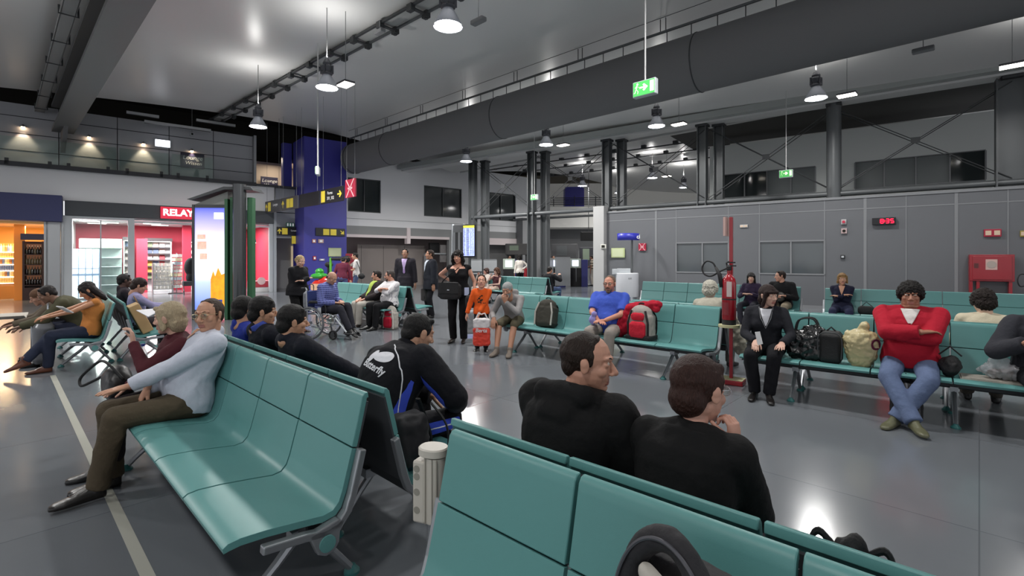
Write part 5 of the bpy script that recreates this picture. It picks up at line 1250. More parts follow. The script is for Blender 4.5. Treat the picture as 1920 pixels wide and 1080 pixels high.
def shelves(lb, a0, a1, y, z0, z1, n, per, carc, hcs, glow, group, blab):
    x0, x1 = SW(a0, 484, y)[0], SW(a1, 484, y)[0]; W_ = x1-x0; L = fthing(WL, 'bottle_cabinet', lb, 'cabinet', x0, y, 0)
    m = MB(); m.box(0, W_, .35, .4, 0, z1+.1); m.box(-.06, 0, 0, .4, 0, z1+.1); m.box(W_, W_+.06, 0, .4, 0, z1+.1); m.box(0, W_, 0, .4, 0, z0-.1); m.build('carcass', carc, L)
    m = MB(); m.box(.02, W_-.02, .33, .35, z0, z1); m.build('back_light', glow, L)
    bs = [bottle(c) for c in hcs]; us = [0]*len(bs)
    for o in bs: tag(o, blab, 'bottle', group)
    for k in range(n):
        z = z0+(z1-z0)*k/n; m = MB(); m.box(0, W_, 0, .33, z-.03, z); m.build('shelf', M_wood if carc is M_wood else M_lit2, L)
        for j in range(per):
            c = (k+j*(k % 2)) % len(bs); o = bs[c]
            if us[c]: o = o.copy(); COL.objects.link(o)
            us[c] = 1; p = WL.p(x0+(j+.5)*W_/per, y+.15); o.location = (p[0], p[1], z)
    return L
L = shelves('dark wooden bottle cabinet at the edge of the amber shop', 46, 78, 1.0, .55, 2.05, 4, 6, M_wood, ('1c1210', '241a18', '6a5a40', '30302a'), mat('cab_glow', '7a5038', .5, emit=.5), 'bottles in the dark cabinet', 'dark bottle standing in the wooden cabinet of the amber shop')
m = MB(); m.box(-.1, SW(78, 484, 1.0)[0]-SW(46, 484, 1.0)[0]+.1, -.05, .3, 2.2, 2.42); m.build('header_sign', mat('header', '3a3f5c', .5, var=.2), L)
L = shelves('amber lit bottle shelves at the left edge of the photo', -30, 26, 2.2, .6, 2.0, 6, 12, mat('gold_wood', '9a6426', .5), ('c8a860', '8a5a30', '506080', 'd8c8a0'), mat('amber_glow', 'ffc060', .5, emit=1.3), 'bottles on the amber shelves', 'small bottle on the amber lit shelves at the left edge')
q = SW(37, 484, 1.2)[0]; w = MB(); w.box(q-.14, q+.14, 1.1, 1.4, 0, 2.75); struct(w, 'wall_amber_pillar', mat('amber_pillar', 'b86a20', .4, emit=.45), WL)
# lounge signs
for px, py, y, lb in ((361, 301, .42, 'dark blue lounge sign on the grey wall under the fourth spotlight'), (505, 343, 2.9, 'dark blue lounge sign on the cream wall beside the lit doorway')):
    q, z = SW(px, py, y); L = fthing(WL, 'lounge_sign', lb, 'sign', q, y, z)
    sc = 1 if y < 1 else .95; m = MB(); m.box(-.42*sc, .42*sc, -.02, .03, -.32, .3); m.build('board', mat('lounge_navy', '1c1c38', .4), L, bevel=.01)
    m = MB(); m.text('Lounge', .24, 0, -.025, .1, shear=.2); m.text('Wissen', .2, .03, -.025, -.12, shear=.2); m.build('lettering', M_shopw, L)
q, z = SW(305, 269, .38); L = fthing(WL, 'exit_light', 'small bright white exit light box on the grey lounge wall', 'sign', q, .38, z); m = MB(); m.box(-.24, .24, -.06, .05, -.13, .13); m.build('diffuser', mat('exit_white', 'f4f6ff', .5, emit=3), L, bevel=.01); m = MB(); m.box(-.26, .26, 0, .06, -.15, .15); m.build('housing', M_frame, L)
L = fthing(WL, 'wall_camera', 'small dark square camera on the grey lounge wall', 'camera', SW(360, 252, .42)[0], .42, SW(360, 252, .42)[1]); m = MB(); m.box(-.06, .06, -.08, .07, -.06, .06); m.build('housing', M_frame, L); m = MB(); m.box(-.035, .035, -.1, -.08, -.035, .035); m.build('lens', M_dark, L); m = MB(); m.cyl((0, 0, .06), (0, 0, 1.1), .01, n=6); m.build('cord', M_cord, L)
# passage door
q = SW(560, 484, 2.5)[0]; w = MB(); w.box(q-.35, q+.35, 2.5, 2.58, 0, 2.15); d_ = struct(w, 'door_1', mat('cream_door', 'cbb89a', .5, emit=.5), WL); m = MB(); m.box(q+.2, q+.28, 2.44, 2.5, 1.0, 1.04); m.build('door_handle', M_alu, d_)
# ================================================================ signs
M_sblk = mat('sign_black', '15151a', .45); M_yel = mat('sign_yellow', 'c8b43a', .5, emit=.25); M_swh = mat('sign_white', 'd8d8d8', .5, emit=.3)
M_sred = mat('nosmoke_red', 'a01c38', .45); M_sgrn = mat('sign_green', '2f9a4a', .4, emit=1.0)
def arrow(m, x, z, s_, ang, y=-.03):
    P = [(-.5, -.08), (.05, -.08), (-.12, -.3), (.06, -.4), (.5, 0), (.06, .4), (-.12, .3), (.05, .08), (-.5, .08)]
    c, sn = math.cos(ang), math.sin(ang); V = [(x+(a*c-b*sn)*s_, y, z+(a*sn+b*c)*s_) for a, b in P]; m.add(V, [(0, 1, 7, 8), (2, 3, 4, 1), (1, 4, 7), (7, 4, 5, 6)])
def sq_(m, x, z, s_, y=-.03, h_=None): h_ = h_ or s_; m.add([(x-s_/2, y, z-h_/2), (x+s_/2, y, z-h_/2), (x+s_/2, y, z+h_/2), (x-s_/2, y, z+h_/2)], [(0, 1, 2, 3)])
SF = Frame(at(642, 17.0), AX)
def hang(F, px0, px1, zc, h_, lb, content, bm=None, wires=True, th=.05, y=0):
    a0, a1 = F.hit(px0, 484, y)[0], F.hit(px1, 484, y)[0]; W_ = a1-a0
    L = fthing(F, 'wayfinding_sign', lb, 'sign', (a0+a1)/2, y, zc); m = MB(); m.box(-W_/2, W_/2, 0, th, -h_/2, h_/2); m.build('board', bm or M_sblk, L, bevel=.008)
    if wires:
        for x in (-W_*.4, W_*.4): m = MB(); m.cyl((x, th/2, h_/2), (x, th/2, 7.55-zc), .006, n=5); m.build('wire', M_cord, L)
    content(L, W_, h_); return L
def c1(L, W_, h_):
    m = MB(); arrow(m, -W_*.4, 0, h_*.6, R(90), -.004); sq_(m, -W_*.2, 0, h_*.62, -.004, h_*.75); m.build('pictogram', M_yel, L); m = MB(); m.text('Lounges', h_*.3, W_*.2, -.004, h_*.1); m.build('lettering', M_swh, L)
def c2(L, W_, h_):
    m = MB(); arrow(m, -W_*.38, 0, h_*.6, R(90), -.004); m.build('arrow', M_yel, L)
    for k in (0, 1): m = MB(); sq_(m, -.02+k*h_*.66-.05*W_, 0, h_*.6, -.004, h_*.7); m.build('pictogram', M_yel, L)
def c4(L, W_, h_):
    m = MB(); sq_(m, -W_*.38, 0, h_*.6, -.004, h_*.8); m.build('pictogram', M_yel, L); m = MB(); arrow(m, W_*.36, 0, h_*.62, 0, -.004); m.build('arrow', M_yel, L)
    m = MB(); m.text('Portas', h_*.3, -W_*.06, -.004, h_*.18); m.build('lettering', M_swh, L); m = MB(); m.text('301_302', h_*.3, -W_*.04, -.004, -h_*.18); m.build('lettering', M_swh, L)
hang(SF, 497, 525, 3.78, .52, 'grey wayfinding panel at the left end of the hanging row', c1, mat('sign_grey', '4a4a4e', .5))
hang(SF, 527, 558, 3.78, .52, 'grey wayfinding panel with two yellow pictograms, second in the hanging row', c2, mat('sign_grey', '4a4a4e', .5))
hang(SF, 561, 598, 3.78, .52, 'blank dark panel in the hanging row of signs', lambda L, a, b: None)
hang(SF, 601, 643, 3.78, .52, 'black wayfinding panel for gates with yellow arrow pointing right', c4)
def nosmoke(L, W_, h_, k=1):
    m = MB(); s_ = min(W_, h_)*.42
    for p, q in (((-1, -1.3), (1, 1.3)), ((-1, 1.3), (1, -1.3))): m.bar((p[0]*s_, -.006, p[1]*s_*.9), (q[0]*s_, -.006, q[1]*s_*.9), .004, .03*W_/.4)
    m.box(-s_*.6, s_*.6, -.008, -.004, -.12*s_, .12*s_); m.build('pictogram', mat('pale_pink', 'd8a8ac', .5), L)
hang(SF, 647, 666, 3.9, .62, 'red no-smoking board with a cross hanging right of the gate sign', nosmoke, M_sred)
def bsign(px0, px1, py0, py1, lb, content, F=WL, y=-1.35, bm=None, name=None):
    a0, z0 = F.hit(px0, py1, y); a1, z1 = F.hit(px1, py0, y); h_ = z1-z0
    L = hang(F, px0, px1, (z0+z1)/2, h_, lb, content, bm, False, y=y); return L
def c5(L, W_, h_):
    for k in (0, 1): m = MB(); sq_(m, -W_*.15+k*h_*.9, 0, h_*.75, -.004); m.build('pictogram', M_yel, L)
    m = MB(); arrow(m, W_*.4, 0, h_*.65, R(-45), -.004); m.build('arrow', M_yel, L)
bsign(592, 647, 429, 442, 'black sign with two yellow pictograms on the blue column', c5)
bsign(519, 568, 427, 441, 'black Lounges sign with yellow arrow pointing up, left of the blue column', c1, y=-.1)
bsign(547, 568, 443, 457, 'small grey and yellow sign under the Lounges sign', lambda L, W_, h_: [MB().box(-W_/2, -W_*.15, -.006, -.002, -h_/2, h_/2).build('pictogram', M_yel, L)], y=-.05, bm=mat('sign_mauve', '6a5d68', .5))
def cg(L, W_, h_):
    for k in (-1, 0, 1): m = MB(); sq_(m, k*W_*.33, 0, W_*.18, -.004, h_*.7); m.build('pictogram', M_swh, L)
bsign(537, 552, 418, 425, 'tiny green and white exit signs above the Lounges sign', cg, y=-.05, bm=mat('small_green', '2b7f62', .5))
small = [(589, 452, 7, 7, 'b07a70', 'small square alarm notice on the blue column, left one'), (602, 452, 10, 7, 'c8a8a0', 'small white and red fire notice on the blue column, right one'), (590, 484, 6, 8, 'a03040', 'small red call point on the blue column'), (604, 487, 10, 4, '9a98a8', 'thin pale plate on the blue column')]
for px, py, w_, h_, c, lb in small:
    bsign(px-w_/2, px+w_/2, py-h_/2, py+h_/2, lb, lambda L, W_, h2: [MB().box(-W_*.25, W_*.25, -.006, -.002, -h2*.25, h2*.25).build('pictogram', M_swh, L)], bm=mat('n_'+c, c, .5)).name = 'wall_notice_board'
M_notice = mat('notice_green', 'b4c08c', .5)
bsign(616, 640, 465, 481, 'pale green notice board on the blue column', lambda L, W_, h2: [MB().box(-W_*.4, W_*.4, -.006, -.002, -h2*.4, h2*.4).build('sheet', mat('notice_sheet', 'c0c8a4', .5), L)], bm=M_notice).name = 'notice_board'
# on the grey partition
bsign(1146, 1171, 465, 483, 'pale green notice board on the grey partition left of the kiosk', lambda L, W_, h2: [MB().box(-W_*.4, W_*.4, -.006, -.002, -h2*.4, h2*.4).build('sheet', mat('notice_sheet', 'c0c8a4', .5), L)], WR, -.06, M_notice).name = 'notice_board.001'
bsign(1197, 1211, 456, 470, 'small red no-smoking sign on the grey partition', nosmoke, WR, -.06, M_sred)
def two(L, W_, h_):
    for k in (-1, 1): m = MB(); m.box(k*W_*.25-W_*.17, k*W_*.25+W_*.17, -.006, -.002, -h_*.3, h_*.3); m.build('pictogram', mat('pale_notice', 'd0b8a0', .5), L)
bsign(1845, 1878, 429, 444, 'pair of red fire equipment pictograms above the hydrant cabinet', two, WR, -.06, M_sred)
bsign(1913, 1930, 432, 444, 'yellow and dark safety sign cut by the right edge', two, WR, -.06, mat('n_yel', '9a8a3a', .5))
bsign(1387, 1402, 421, 427, 'two tiny white plates on the partition above the tinted windows', two, WR, -.04, mat('n_wh', 'b8b8b8', .5))
bsign(1577, 1588, 428, 438, 'small framed siren on the partition left of the clock, lower of two', lambda L, W_, h2: [MB().cyl((0, -.01, 0), (0, 0, 0), W_*.3, n=14).build('pictogram', M_dark, L)], WR, -.06, mat('n_pink', 'b8a0a0', .5)).name = 'siren_box'
bsign(1577, 1587, 411, 421, 'small round red alarm lamp on the partition left of the clock', lambda L, W_, h2: [MB().cyl((0, -.04, 0), (0, 0, 0), W_*.3, n=14).build('lens', mat('alarm_red', 'a02038', .3, emit=.4), L)], WR, -.06, mat('n_gw', 'a8a8aa', .5)).name = 'alarm_lamp'
bsign(1576, 1584, 478, 485, 'small dark switch box on the partition above the woman in navy', lambda L, W_, h2: [MB().box(-W_*.3, W_*.3, -.01, 0, -h2*.25, h2*.25).build('plate', M_frame, L)], WR, -.06, M_sblk).name = 'switch_box'
bsign(1126, 1136, 458, 466, 'small white pictogram plate on the pale end pier', lambda L, W_, h2: [MB().box(-W_*.3, W_*.3, -.01, 0, -h2*.3, h2*.3).build('pictogram', M_dark, L)], WR, -.3, mat('n_wh2', 'c8c8c0', .5))
bsign(982, 991, 459, 466, 'small white pictogram plate on the grey far pier', lambda L, W_, h2: [MB().box(-W_*.3, W_*.3, -.01, 0, -h2*.3, h2*.3).build('pictogram', M_dark, L)], WL, -.66, mat('n_wh2', 'c8c8c0', .5))
# digital clock
a0, z0 = WR.hit(1635, 423, -.12); a1, z1 = WR.hit(1680, 406, -.12); L = fthing(WR, 'digital_clock', 'black wall clock with red digits reading 8:35', 'clock', (a0+a1)/2, -.12, (z0+z1)/2)
W_ = a1-a0; h_ = z1-z0-.03; m = MB(); m.box(-W_/2, W_/2, 0, .1, -h_/2, h_/2); m.build('housing', M_sblk, L, bevel=.01)
SEG = {'8': 'abcdefg', '3': 'abcdg', '5': 'acdfg'}
m = MB(); sw_, sh_ = W_*.12, h_*.27
def seg(m, ch, x):
    z = {'a': sh_, 'g': 0, 'd': -sh_}
    for c in SEG[ch]:
        if c in z: m.box(x-sw_*.45, x+sw_*.45, -.006, -.002, z[c]-.012, z[c]+.012)
        else:
            xx = x+(sw_*.5 if c in 'bc' else -sw_*.5); zz = sh_/2 if c in 'bf' else -sh_/2; m.box(xx-.011, xx+.011, -.006, -.002, zz-sh_*.42, zz+sh_*.42)
for ch, x in (('8', -.08*W_), ('3', .15*W_), ('5', .34*W_)): seg(m, ch, x)
for z in (.35, -.35): m.box(.035*W_-.01, .035*W_+.012, -.006, -.002, z*sh_-.01, z*sh_+.01)
m.build('digits', mat('red_digits', 'ff1030', .5, emit=4), L)
# hanging exit signs
def exit_sign(px, py, d, lb, rods=1, ang=None, lit=1.6, w_=.36, zc=4.0, top=7.6):
    x, y = at(px, d); z = hz(py, d); L = thing('exit_sign', lb, 'sign', (x, y, z), AXang if ang is None else ang)
    m = MB(); m.box(-w_/2, w_/2, -.045, .045, -.115, .115); m.build('housing', M_frame, L, bevel=.012)
    m = MB(); m.box(-w_/2+.012, w_/2-.012, -.049, -.045, -.1, .1); m.mi(1)
    s_ = .2; run = [((-.02, .07), (.0, .09)), ]
    m.build('face', mat('exit_face%.1f' % lit, '3f9a4c', .4, emit=lit), L)
    m = MB(); hx = -w_*.3
    m.cyl((hx+.01, -.053, .068), (hx+.01, -.05, .068), .014, n=10)
    for a, b, t in (((hx+.005, .05), (hx-.01, 0), .024), ((hx-.01, 0), (hx+.02, -.035), .014), ((hx+.02, -.035), (hx+.012, -.07), .012), ((hx-.01, 0), (hx-.03, -.05), .014), ((hx-.03, -.05), (hx-.05, -.055), .012), ((hx+.0, .04), (hx+.035, .02), .01), ((hx+.0, .045), (hx-.03, .02), .01)):
        m.bar((a[0], -.051, a[1]), (b[0], -.051, b[1]), .003, t) if False else m.tube([(a[0], -.051, a[1]), (b[0], -.051, b[1])], t/2, 6, flat=.2)
    arrow(m, 0, .01, .13, 0, -.052); m.box(w_*.28, w_*.44, -.053, -.05, -.07, .08)
    m.build('pictogram', mat('exit_pict%.1f' % lit, 'eaf4cc', .4, emit=lit*1.6), L)
    for k in range(rods): x_ = (k-(rods-1)/2)*.12; m = MB(); m.cyl((x_, 0, .115), (x_, 0, top-z), .011, n=8); m.build('rod', mat('rod_white', 'b8b8b8', .4), L)
    return L
AXang = math.atan2(AX[1], AX[0])
exit_sign(1210, 166, 7.1, 'large green running-man exit sign hanging in front of the duct')
exit_sign(1474, 326, 14.6, 'small dark green exit sign hanging before the ribbon windows', lit=.35, top=7.2)
exit_sign(1002, 370, 20, 'far small exit sign hanging between two columns', lit=1.8, top=7.1)
exit_sign(596, 321, 13.6, 'exit sign seen nearly edge-on before the blue column, on two rods', rods=2, lit=1.0, ang=R(-75), w_=.34)
# flight information display
F2_ = Frame(at(879, 20), (.9, -.44)); L = fthing(F2_, 'flight_display', 'tall flight information screen on a stand beside the woman in the black top', 'display', 0, 0, 0)
m = MB(); m.box(-.3, .3, 0, .1, 1.55, 2.9); m.build('housing', M_sblk, L, bevel=.01); m = MB(); m.box(-.26, .26, -.006, 0, 1.62, 2.76); m.build('screen', mat('screen_blue', '9aa6e0', .3, emit=1.6), L)
m = MB(); m.box(-.26, .26, -.01, -.002, 2.77, 2.86); m.build('header', mat('screen_yellow', 'd0cc40', .4, emit=1.2), L)
m = MB()
for k in range(24):
    for x0, x1 in ((-.24, -.16), (-.12, .04), (.08, .14), (.18, .24)): m.box(x0+random.uniform(0, .02), x1-random.uniform(0, .04), -.012, -.007, 1.65+k*.046, 1.672+k*.046)
m.build('timetable_rows', mat('rows_navy', '20264e', .4), L)
m = MB(); m.box(-.05, .05, .05, .1, 0, 1.55); m.box(-.3, .3, -.1, .2, 0, .04); m.build('stand', M_steel, L)
L = fthing(F2_, 'glazed_notice_case', 'tall glazed case left of the flight information screen', 'case', -.62, .15, 0)
m = MB(); m.box(-.28, .28, .0, .08, .3, 2.9); m.build('back', mat('case_grey', '6d7072', .5), L)
for x in (-.29, .25): m = MB(); m.box(x, x+.04, -.04, .1, 0, 2.95); m.build('post', M_frame, L)
for k in range(4): m = MB(); m.box(-.22+k*.12, -.12+k*.12, -.02, -.0, 1.4, 2.6); m.build('panel', mat('strip%d' % (k % 2), ('8a8d90', '2c2e30')[k % 2], .4), L)
# advertising column
TF_ = Frame(at(394, 12.2), (1, .06)); L = fthing(TF_, 'advertising_column', 'lit advertising column with sloping roof and golden tower picture', 'advertising column', 0, 0, 0)
def ad_mat():
    m = mat('ad_picture', 'ffffff', .3); nt = m.node_tree; N = nt.nodes; K = nt.links; b = N['Principled BSDF']
    tc = N.new('ShaderNodeTexCoord'); sp = N.new('ShaderNodeSeparateXYZ'); K.new(tc.outputs['Object'], sp.inputs[0]); mr = N.new('ShaderNodeMapRange'); mr.inputs[1].default_value = .3; mr.inputs[2].default_value = 2.8; K.new(sp.outputs['Z'], mr.inputs[0])
    cr = N.new('ShaderNodeValToRGB'); K.new(mr.outputs[0], cr.inputs[0]); E = cr.color_ramp.elements
    E[0].position = 0; E[0].color = lin('5a70b8')+(1,); E[1].position = 1; E[1].color = lin('3c4aa8')+(1,)
    for p_, c_ in ((.25, '9aa8e0'), (.42, 'eef2ff'), (.58, 'dfe6ff'), (.78, 'a8a0e0')): e_ = E.new(p_); e_.color = lin(c_)+(1,)
    K.new(cr.outputs[0], b.inputs['Base Color']); K.new(cr.outputs[0], b.inputs['Emission Color']); b.inputs['Emission Strength'].default_value = 1.5; return m
m = MB(); m.box(-.36, .36, -.01, .0, .25, 2.78); pic = m.build('picture', ad_mat(), L)
m = MB(); m.add([(x, -.016, z) for x, z in ((.02, .25), (.02, 1.0), (.08, 1.22), (.13, 1.08), (.2, 1.3), (.28, 1.12), (.36, 1.15), (.36, .25))], [(0, 7, 6, 5, 4, 3, 2, 1)]); m.build('golden_tower', mat('gold_rock', 'd88a1c', .5, emit=1.2, var=.5, vscale=7), pic)
m = MB(); m.box(-.3, -.08, -.018, -.012, 1.75, 1.95); m.box(-.24, -.06, -.018, -.012, 1.5, 1.65); m.box(-.3, -.1, -.018, -.012, 2.0, 2.12); m.build('pictured_tokens', mat('tokens', 'd8a090', .5, emit=1, var=.4, vscale=12), pic)
m = MB(); m.box(.1, .33, -.018, -.012, 2.5, 2.66); m.build('caption_block', mat('ad_caption', 'dfe8ff', .5, emit=1.6), pic)
m = MB(); m.box(.16, .3, -.02, -.012, .32, .5); m.build('logo_block', mat('ad_logo', '2a3a90', .5, emit=.8), pic)
M_green = mat('column_green', '2e5a3c', .4, .2)
for x0, x1, z1 in ((-.42, -.36, 2.86), (.36, .44, 3.0)): m = MB(); m.box(x0, x1, -.04, .3, 0, z1); m.build('frame_post', M_green if x0 > 0 else M_dsteel, L, bevel=.01)
m = MB(); m.box(-.42, .36, -.03, .05, 2.78, 2.86); m.build('frame_top', M_dsteel, L); m = MB(); m.box(-.36, .36, .0, .3, .1, 2.8); m.build('light_box', mat('box_grey', '7a7f7c', .5), L)
m = MB(); m.prism([(-.42, 2.86), (.4, 3.2), (.4, 2.86)], .05, .28, 'y'); m.build('gable', mat('gable_grey', '8a8c88', .5), L)
m = MB(); m.prism([(-.5, 2.98), (.38, 3.3), (1.02, 3.3), (1.1, 3.2), (1.0, 3.22), (.4, 3.22), (-.38, 2.95)], -.12, .5, 'y'); m.build('roof', M_dsteel, L, bevel=.01)
for x0 in (.46, .88): m = MB(); m.box(x0, x0+.13, .02, .2, 0, 3.05); m.build('green_fin', M_green, L, bevel=.01)
m = MB(); m.cyl((.73, -.05, 0), (.73, -.05, 3.36), .15, n=28); m.build('post', mat('post_metal', '4c4e50', .25, .7), L, smooth=True)
# ================================================================ objects about the hall
def soft(fn, vox=.012, it=4, disp=.012, ds=.06): m = MB(); fn(m); return remesh(m, vox, it, disp, ds)
def bsoft(name, fn, mt, parent, **k): return mkobj(name, soft(fn, **k), mt, parent)
def rbox(m, x0, x1, y0, y1, z0, z1, r=.04):
    loft(m, [(((x0+x1)/2, (y0+y1)/2, z), (1,0,0), (0,1,0), (x1-x0)/2*q, (y1-y0)/2*q) for z, q in ((z0, .8), (z0+r, 1), (z1-r, 1), (z1, .7))], 24, 5)
def ring(c, r, n=28, ax='x', ry=None):
    ry = ry or r
    return [(c[0], c[1]+r*math.cos(a), c[2]+ry*math.sin(a)) if ax == 'x' else (c[0]+r*math.cos(a), c[1], c[2]+ry*math.sin(a)) for a in np.linspace(0, 2*math.pi, n+1)[:-1]]
def onb(B, a, y, name, label, cat, z=.43, rot=0, group=None):
    p = B[1].p(a, y); return thing(name, label, cat, (p[0], p[1], z), B[1].ang+rot, group)
M_chr = mat('chrome', 'b8bcc0', .2, .9); M_rub = mat('rubber', '1b1b1d', .7); M_tyre = mat('tyre_grey', '55565a', .6); M_blk = mat('black_nylon', '121214', .7, bump=.3, bscale=80)
MB.SM = True
# ---- wheelchair (faces +y locally)
L = thing('wheelchair', 'silver framed wheelchair with black tyres under the person in the blue checked shirt', 'wheelchair', (WCx, WCd, 0), R(WCY))
for k in (-1, 1):
    x = k*.29; W_ = thing('rear_wheel', None, None); W_.parent = L; del_ = W_
    m = MB(); m.tube(ring((x, -.1, .305), .292), .017, 8, closed=True); bpy.data.objects.remove(W_)
    w_ = m.build('rear_wheel', M_tyre, L, smooth='all')
    m = MB(); m.tube(ring((x, -.1, .305), .27), .009, 6, closed=True); m.build('rim', M_chr, w_, smooth='all')
    m = MB(); m.tube(ring((x+k*.045, -.1, .305), .25), .009, 6, closed=True); m.build('push_rim', M_chr, w_, smooth='all')
    m = MB(); m.cyl((x-.03, -.1, .305), (x+.03, -.1, .305), .03)
    for j in range(18):
        a = j*math.pi/9; m.tube([(x+(.02 if j % 2 else -.02), -.1+.03*math.cos(a), .305+.03*math.sin(a)), (x, -.1+.268*math.cos(a+.2), .305+.268*math.sin(a+.2))], .0022, 4)
    m.build('hub', M_chr, w_)
    m = MB(); m.tube(ring((k*.24, .36, .09), .075, 18), .016, 8, closed=True); c_ = m.build('caster_wheel', M_rub, L, smooth='all'); m = MB(); m.cyl((k*.24-.02, .36, .09), (k*.24+.02, .36, .09), .05); m.tube([(k*.24, .36, .09), (k*.24, .33, .2), (k*.24, .31, .3)], .014, 6); m.build('caster_fork', M_dsteel, c_)
    m = MB(); m.tube([(k*.235, -.22, .95), (k*.235, -.2, .5), (k*.235, -.16, .25), (k*.235, .32, .25), (k*.235, .34, .46), (k*.235, -.2, .47)], .013, 8); m.tube([(k*.235, -.32, .95), (k*.235, -.22, .95), (k*.235, -.2, .9)], .013, 8); m.build('side_frame', M_chr, L, smooth='all')
    m = MB(); m.tube([(k*.235, -.18, .68), (k*.235, .12, .68), (k*.235, .2, .6), (k*.235, .2, .47)], .012, 8); m.box(k*.235-.03, k*.235+.03, -.15, .12, .685, .72); m.build('armrest', M_rub, L, bevel=.01)
    m = MB(); m.tube([(k*.2, .3, .46), (k*.2, .44, .42), (k*.19, .58, .16)], .012, 8); m.build('legrest', M_chr, L); m = MB(); m.box(k*.11-.08, k*.11+.08, .54, .74, .11, .125); m.build('footplate', M_dsteel, L, bevel=.01)
    m = MB(); m.tube([(k*.235, -.33, .95), (k*.235, -.24, .955)], .018, 8); m.build('push_grip', M_rub, L)
m = MB(); m.box(-.225, .225, -.2, .3, .455, .485); m.build('seat', M_blk, L, bevel=.01); m = MB(); m.box(-.225, .225, -.235, -.21, .5, .9); m.build('backrest', cloth('303c6c'), L, bevel=.01)
m = MB(); m.tube([(-.235, 0, .27), (.235, 0, .46)], .011, 6); m.tube([(.235, 0, .27), (-.235, 0, .46)], .011, 6); m.build('cross_brace', M_chr, L)
m = MB(); m.box(.262, .27, .05, .12, .42, .6); m.build('label_tag', M_frame, L)
L = thing('cane', 'white folded stick slanting over the footrest of the wheelchair', 'stick', (WCx, WCd, 0), R(WCY)); m = MB(); m.tube([(.26, .42, .42), (.26, .66, .16)], .014, 8); m.build('shaft', M_frame, L); m = MB(); m.tube([(.26, .40, .44), (.26, .42, .42)], .018, 8); m.build('handle', M_rub, L)
# bag hanging behind wheelchair
L = thing('carrier_bag', 'grey patterned bag hanging behind the wheelchair', 'bag', (*at(583, 9.6), .55), R(-105)); bsoft('body', lambda m: rbox(m, -.16, .16, -.08, .08, 0, .34), mat('grey_print', '777a80', .7, var=.4, vscale=14), L); m = MB(); m.tube([(-.08, 0, .33), (-.07, 0, .45), (.07, 0, .45), (.08, 0, .33)], .008, 6); m.build('strap', M_blk, L)
# ---- red and white backpack in front of the white shirt
x, y = D(733, 614, 0); d_ = 9.8; x, y = D(733, 617, 0)
def backpack(L, w, d, h, mt, pocket, trim=None, strap=M_blk, disp=.012):
    b = bsoft('body', lambda m: (rbox(m, -w/2, w/2, -d/2, d/2, 0, h*.8, .05), ell(m, (0, 0, h*.78), (w*.46, d*.48, h*.24))), mt, L, disp=disp)
    if pocket: bsoft('front_pocket', lambda m: rbox(m, -w*.34, w*.34, -d/2-.05, -d/2+.03, h*.08, h*.55, .04), pocket, L, vox=.009, disp=.006)
    if pocket: bsoft('upper_pocket', lambda m: rbox(m, -w*.28, w*.28, -d/2-.03, -d/2+.03, h*.58, h*.8, .03), pocket, L, vox=.009, disp=.006)
    m = MB(); m.tube([(-.04, 0, h*.98), (-.03, 0, h*1.06), (.03, 0, h*1.06), (.04, 0, h*.98)], .009, 6); m.build('handle', strap, L)
    for k in (-1, 1): m = MB(); m.tube([(k*w*.3, d*.45, h*.85), (k*w*.36, d*.5+.06, h*.6), (k*w*.4, d*.5+.03, h*.2), (k*w*.42, d*.3, h*.08)], [.02]*4, 6, flat=.4); m.build('shoulder_strap', strap, L)
    if trim:
        for k in (-1, 1): m = MB(); m.tube([(k*w*.42, -d*.46, h*.05), (k*w*.44, -d*.5, h*.5), (k*w*.3, -d*.42, h*.86)], [.014]*3, 6); m.build('piping', trim, L)
    return b
L = thing('backpack', 'red and white backpack hanging off the row by the white shirt', 'backpack', (x, y, 0), R(-30)); backpack(L, .32, .18, .5, cloth('a9a49c'), cloth('b01c34'), cloth('c8c4bc'))
x, y = at(724, 11.0); L = thing('trolley_case', 'dark trolley case standing behind the red and white backpack', 'suitcase', (x, y, 0), R(-30)); bsoft('body', lambda m: rbox(m, -.18, .18, -.1, .1, .03, .5), M_blk, L); m = MB(); m.tube([(-.08, .05, .5), (-.08, .05, .7), (.08, .05, .7), (.08, .05, .5)], .008, 6); m.build('handle', M_chr, L)
for k in (-1, 1): m = MB(); m.cyl((k*.16-.02, .05, .03), (k*.16+.02, .05, .03), .03, n=12); m.build('wheel', M_rub, L)
# briefcase of the suit
x, y = at(797, 12.7); L = thing('briefcase', 'black briefcase carried by the person in the dark suit facing left', 'briefcase', (x, y, .42), R(-60)); bsoft('body', lambda m: rbox(m, -.2, .2, -.06, .06, 0, .32, .02), M_blk, L, disp=.004); m = MB(); m.tube([(-.06, 0, .31), (-.05, 0, .38), (.05, 0, .38), (.06, 0, .31)], .01, 6); m.build('handle', M_blk, L)
# messenger bag + strap of the standing woman, paper
x, y = at(843, 8.75); L = thing('shoulder_bag', 'large black shoulder bag worn by the woman in the sleeveless top', 'bag', (x, y, .8), R(170)); bsoft('body', lambda m: rbox(m, -.21, .21, -.07, .07, 0, .3, .05), M_blk, L, disp=.02); m = MB(); m.box(-.19, .19, .07, .085, .1, .3); m.build('flap', M_blk, L, bevel=.01)
m = MB(); m.tube([(.16, .02, .26), (.05, .12, .36), (-.08, .14, .46), (-.2, .1, .56)], [.014]*4, 6, flat=.4); m.build('strap', M_blk, L); m = MB(); m.box(-.02, .02, .087, .09, .16, .175); m.build('buckle', M_chr, L)
x, y = at(875, 8.7); L = thing('paper_sheet', 'folded pale blue paper held beside the black handbag', 'paper', (x, y, .93), R(10)); m = MB(); m.box(-.04, .04, -.004, .004, -.06, .08); m.build('sheet', mat('paper_blue', 'b0bcd8', .6), L)
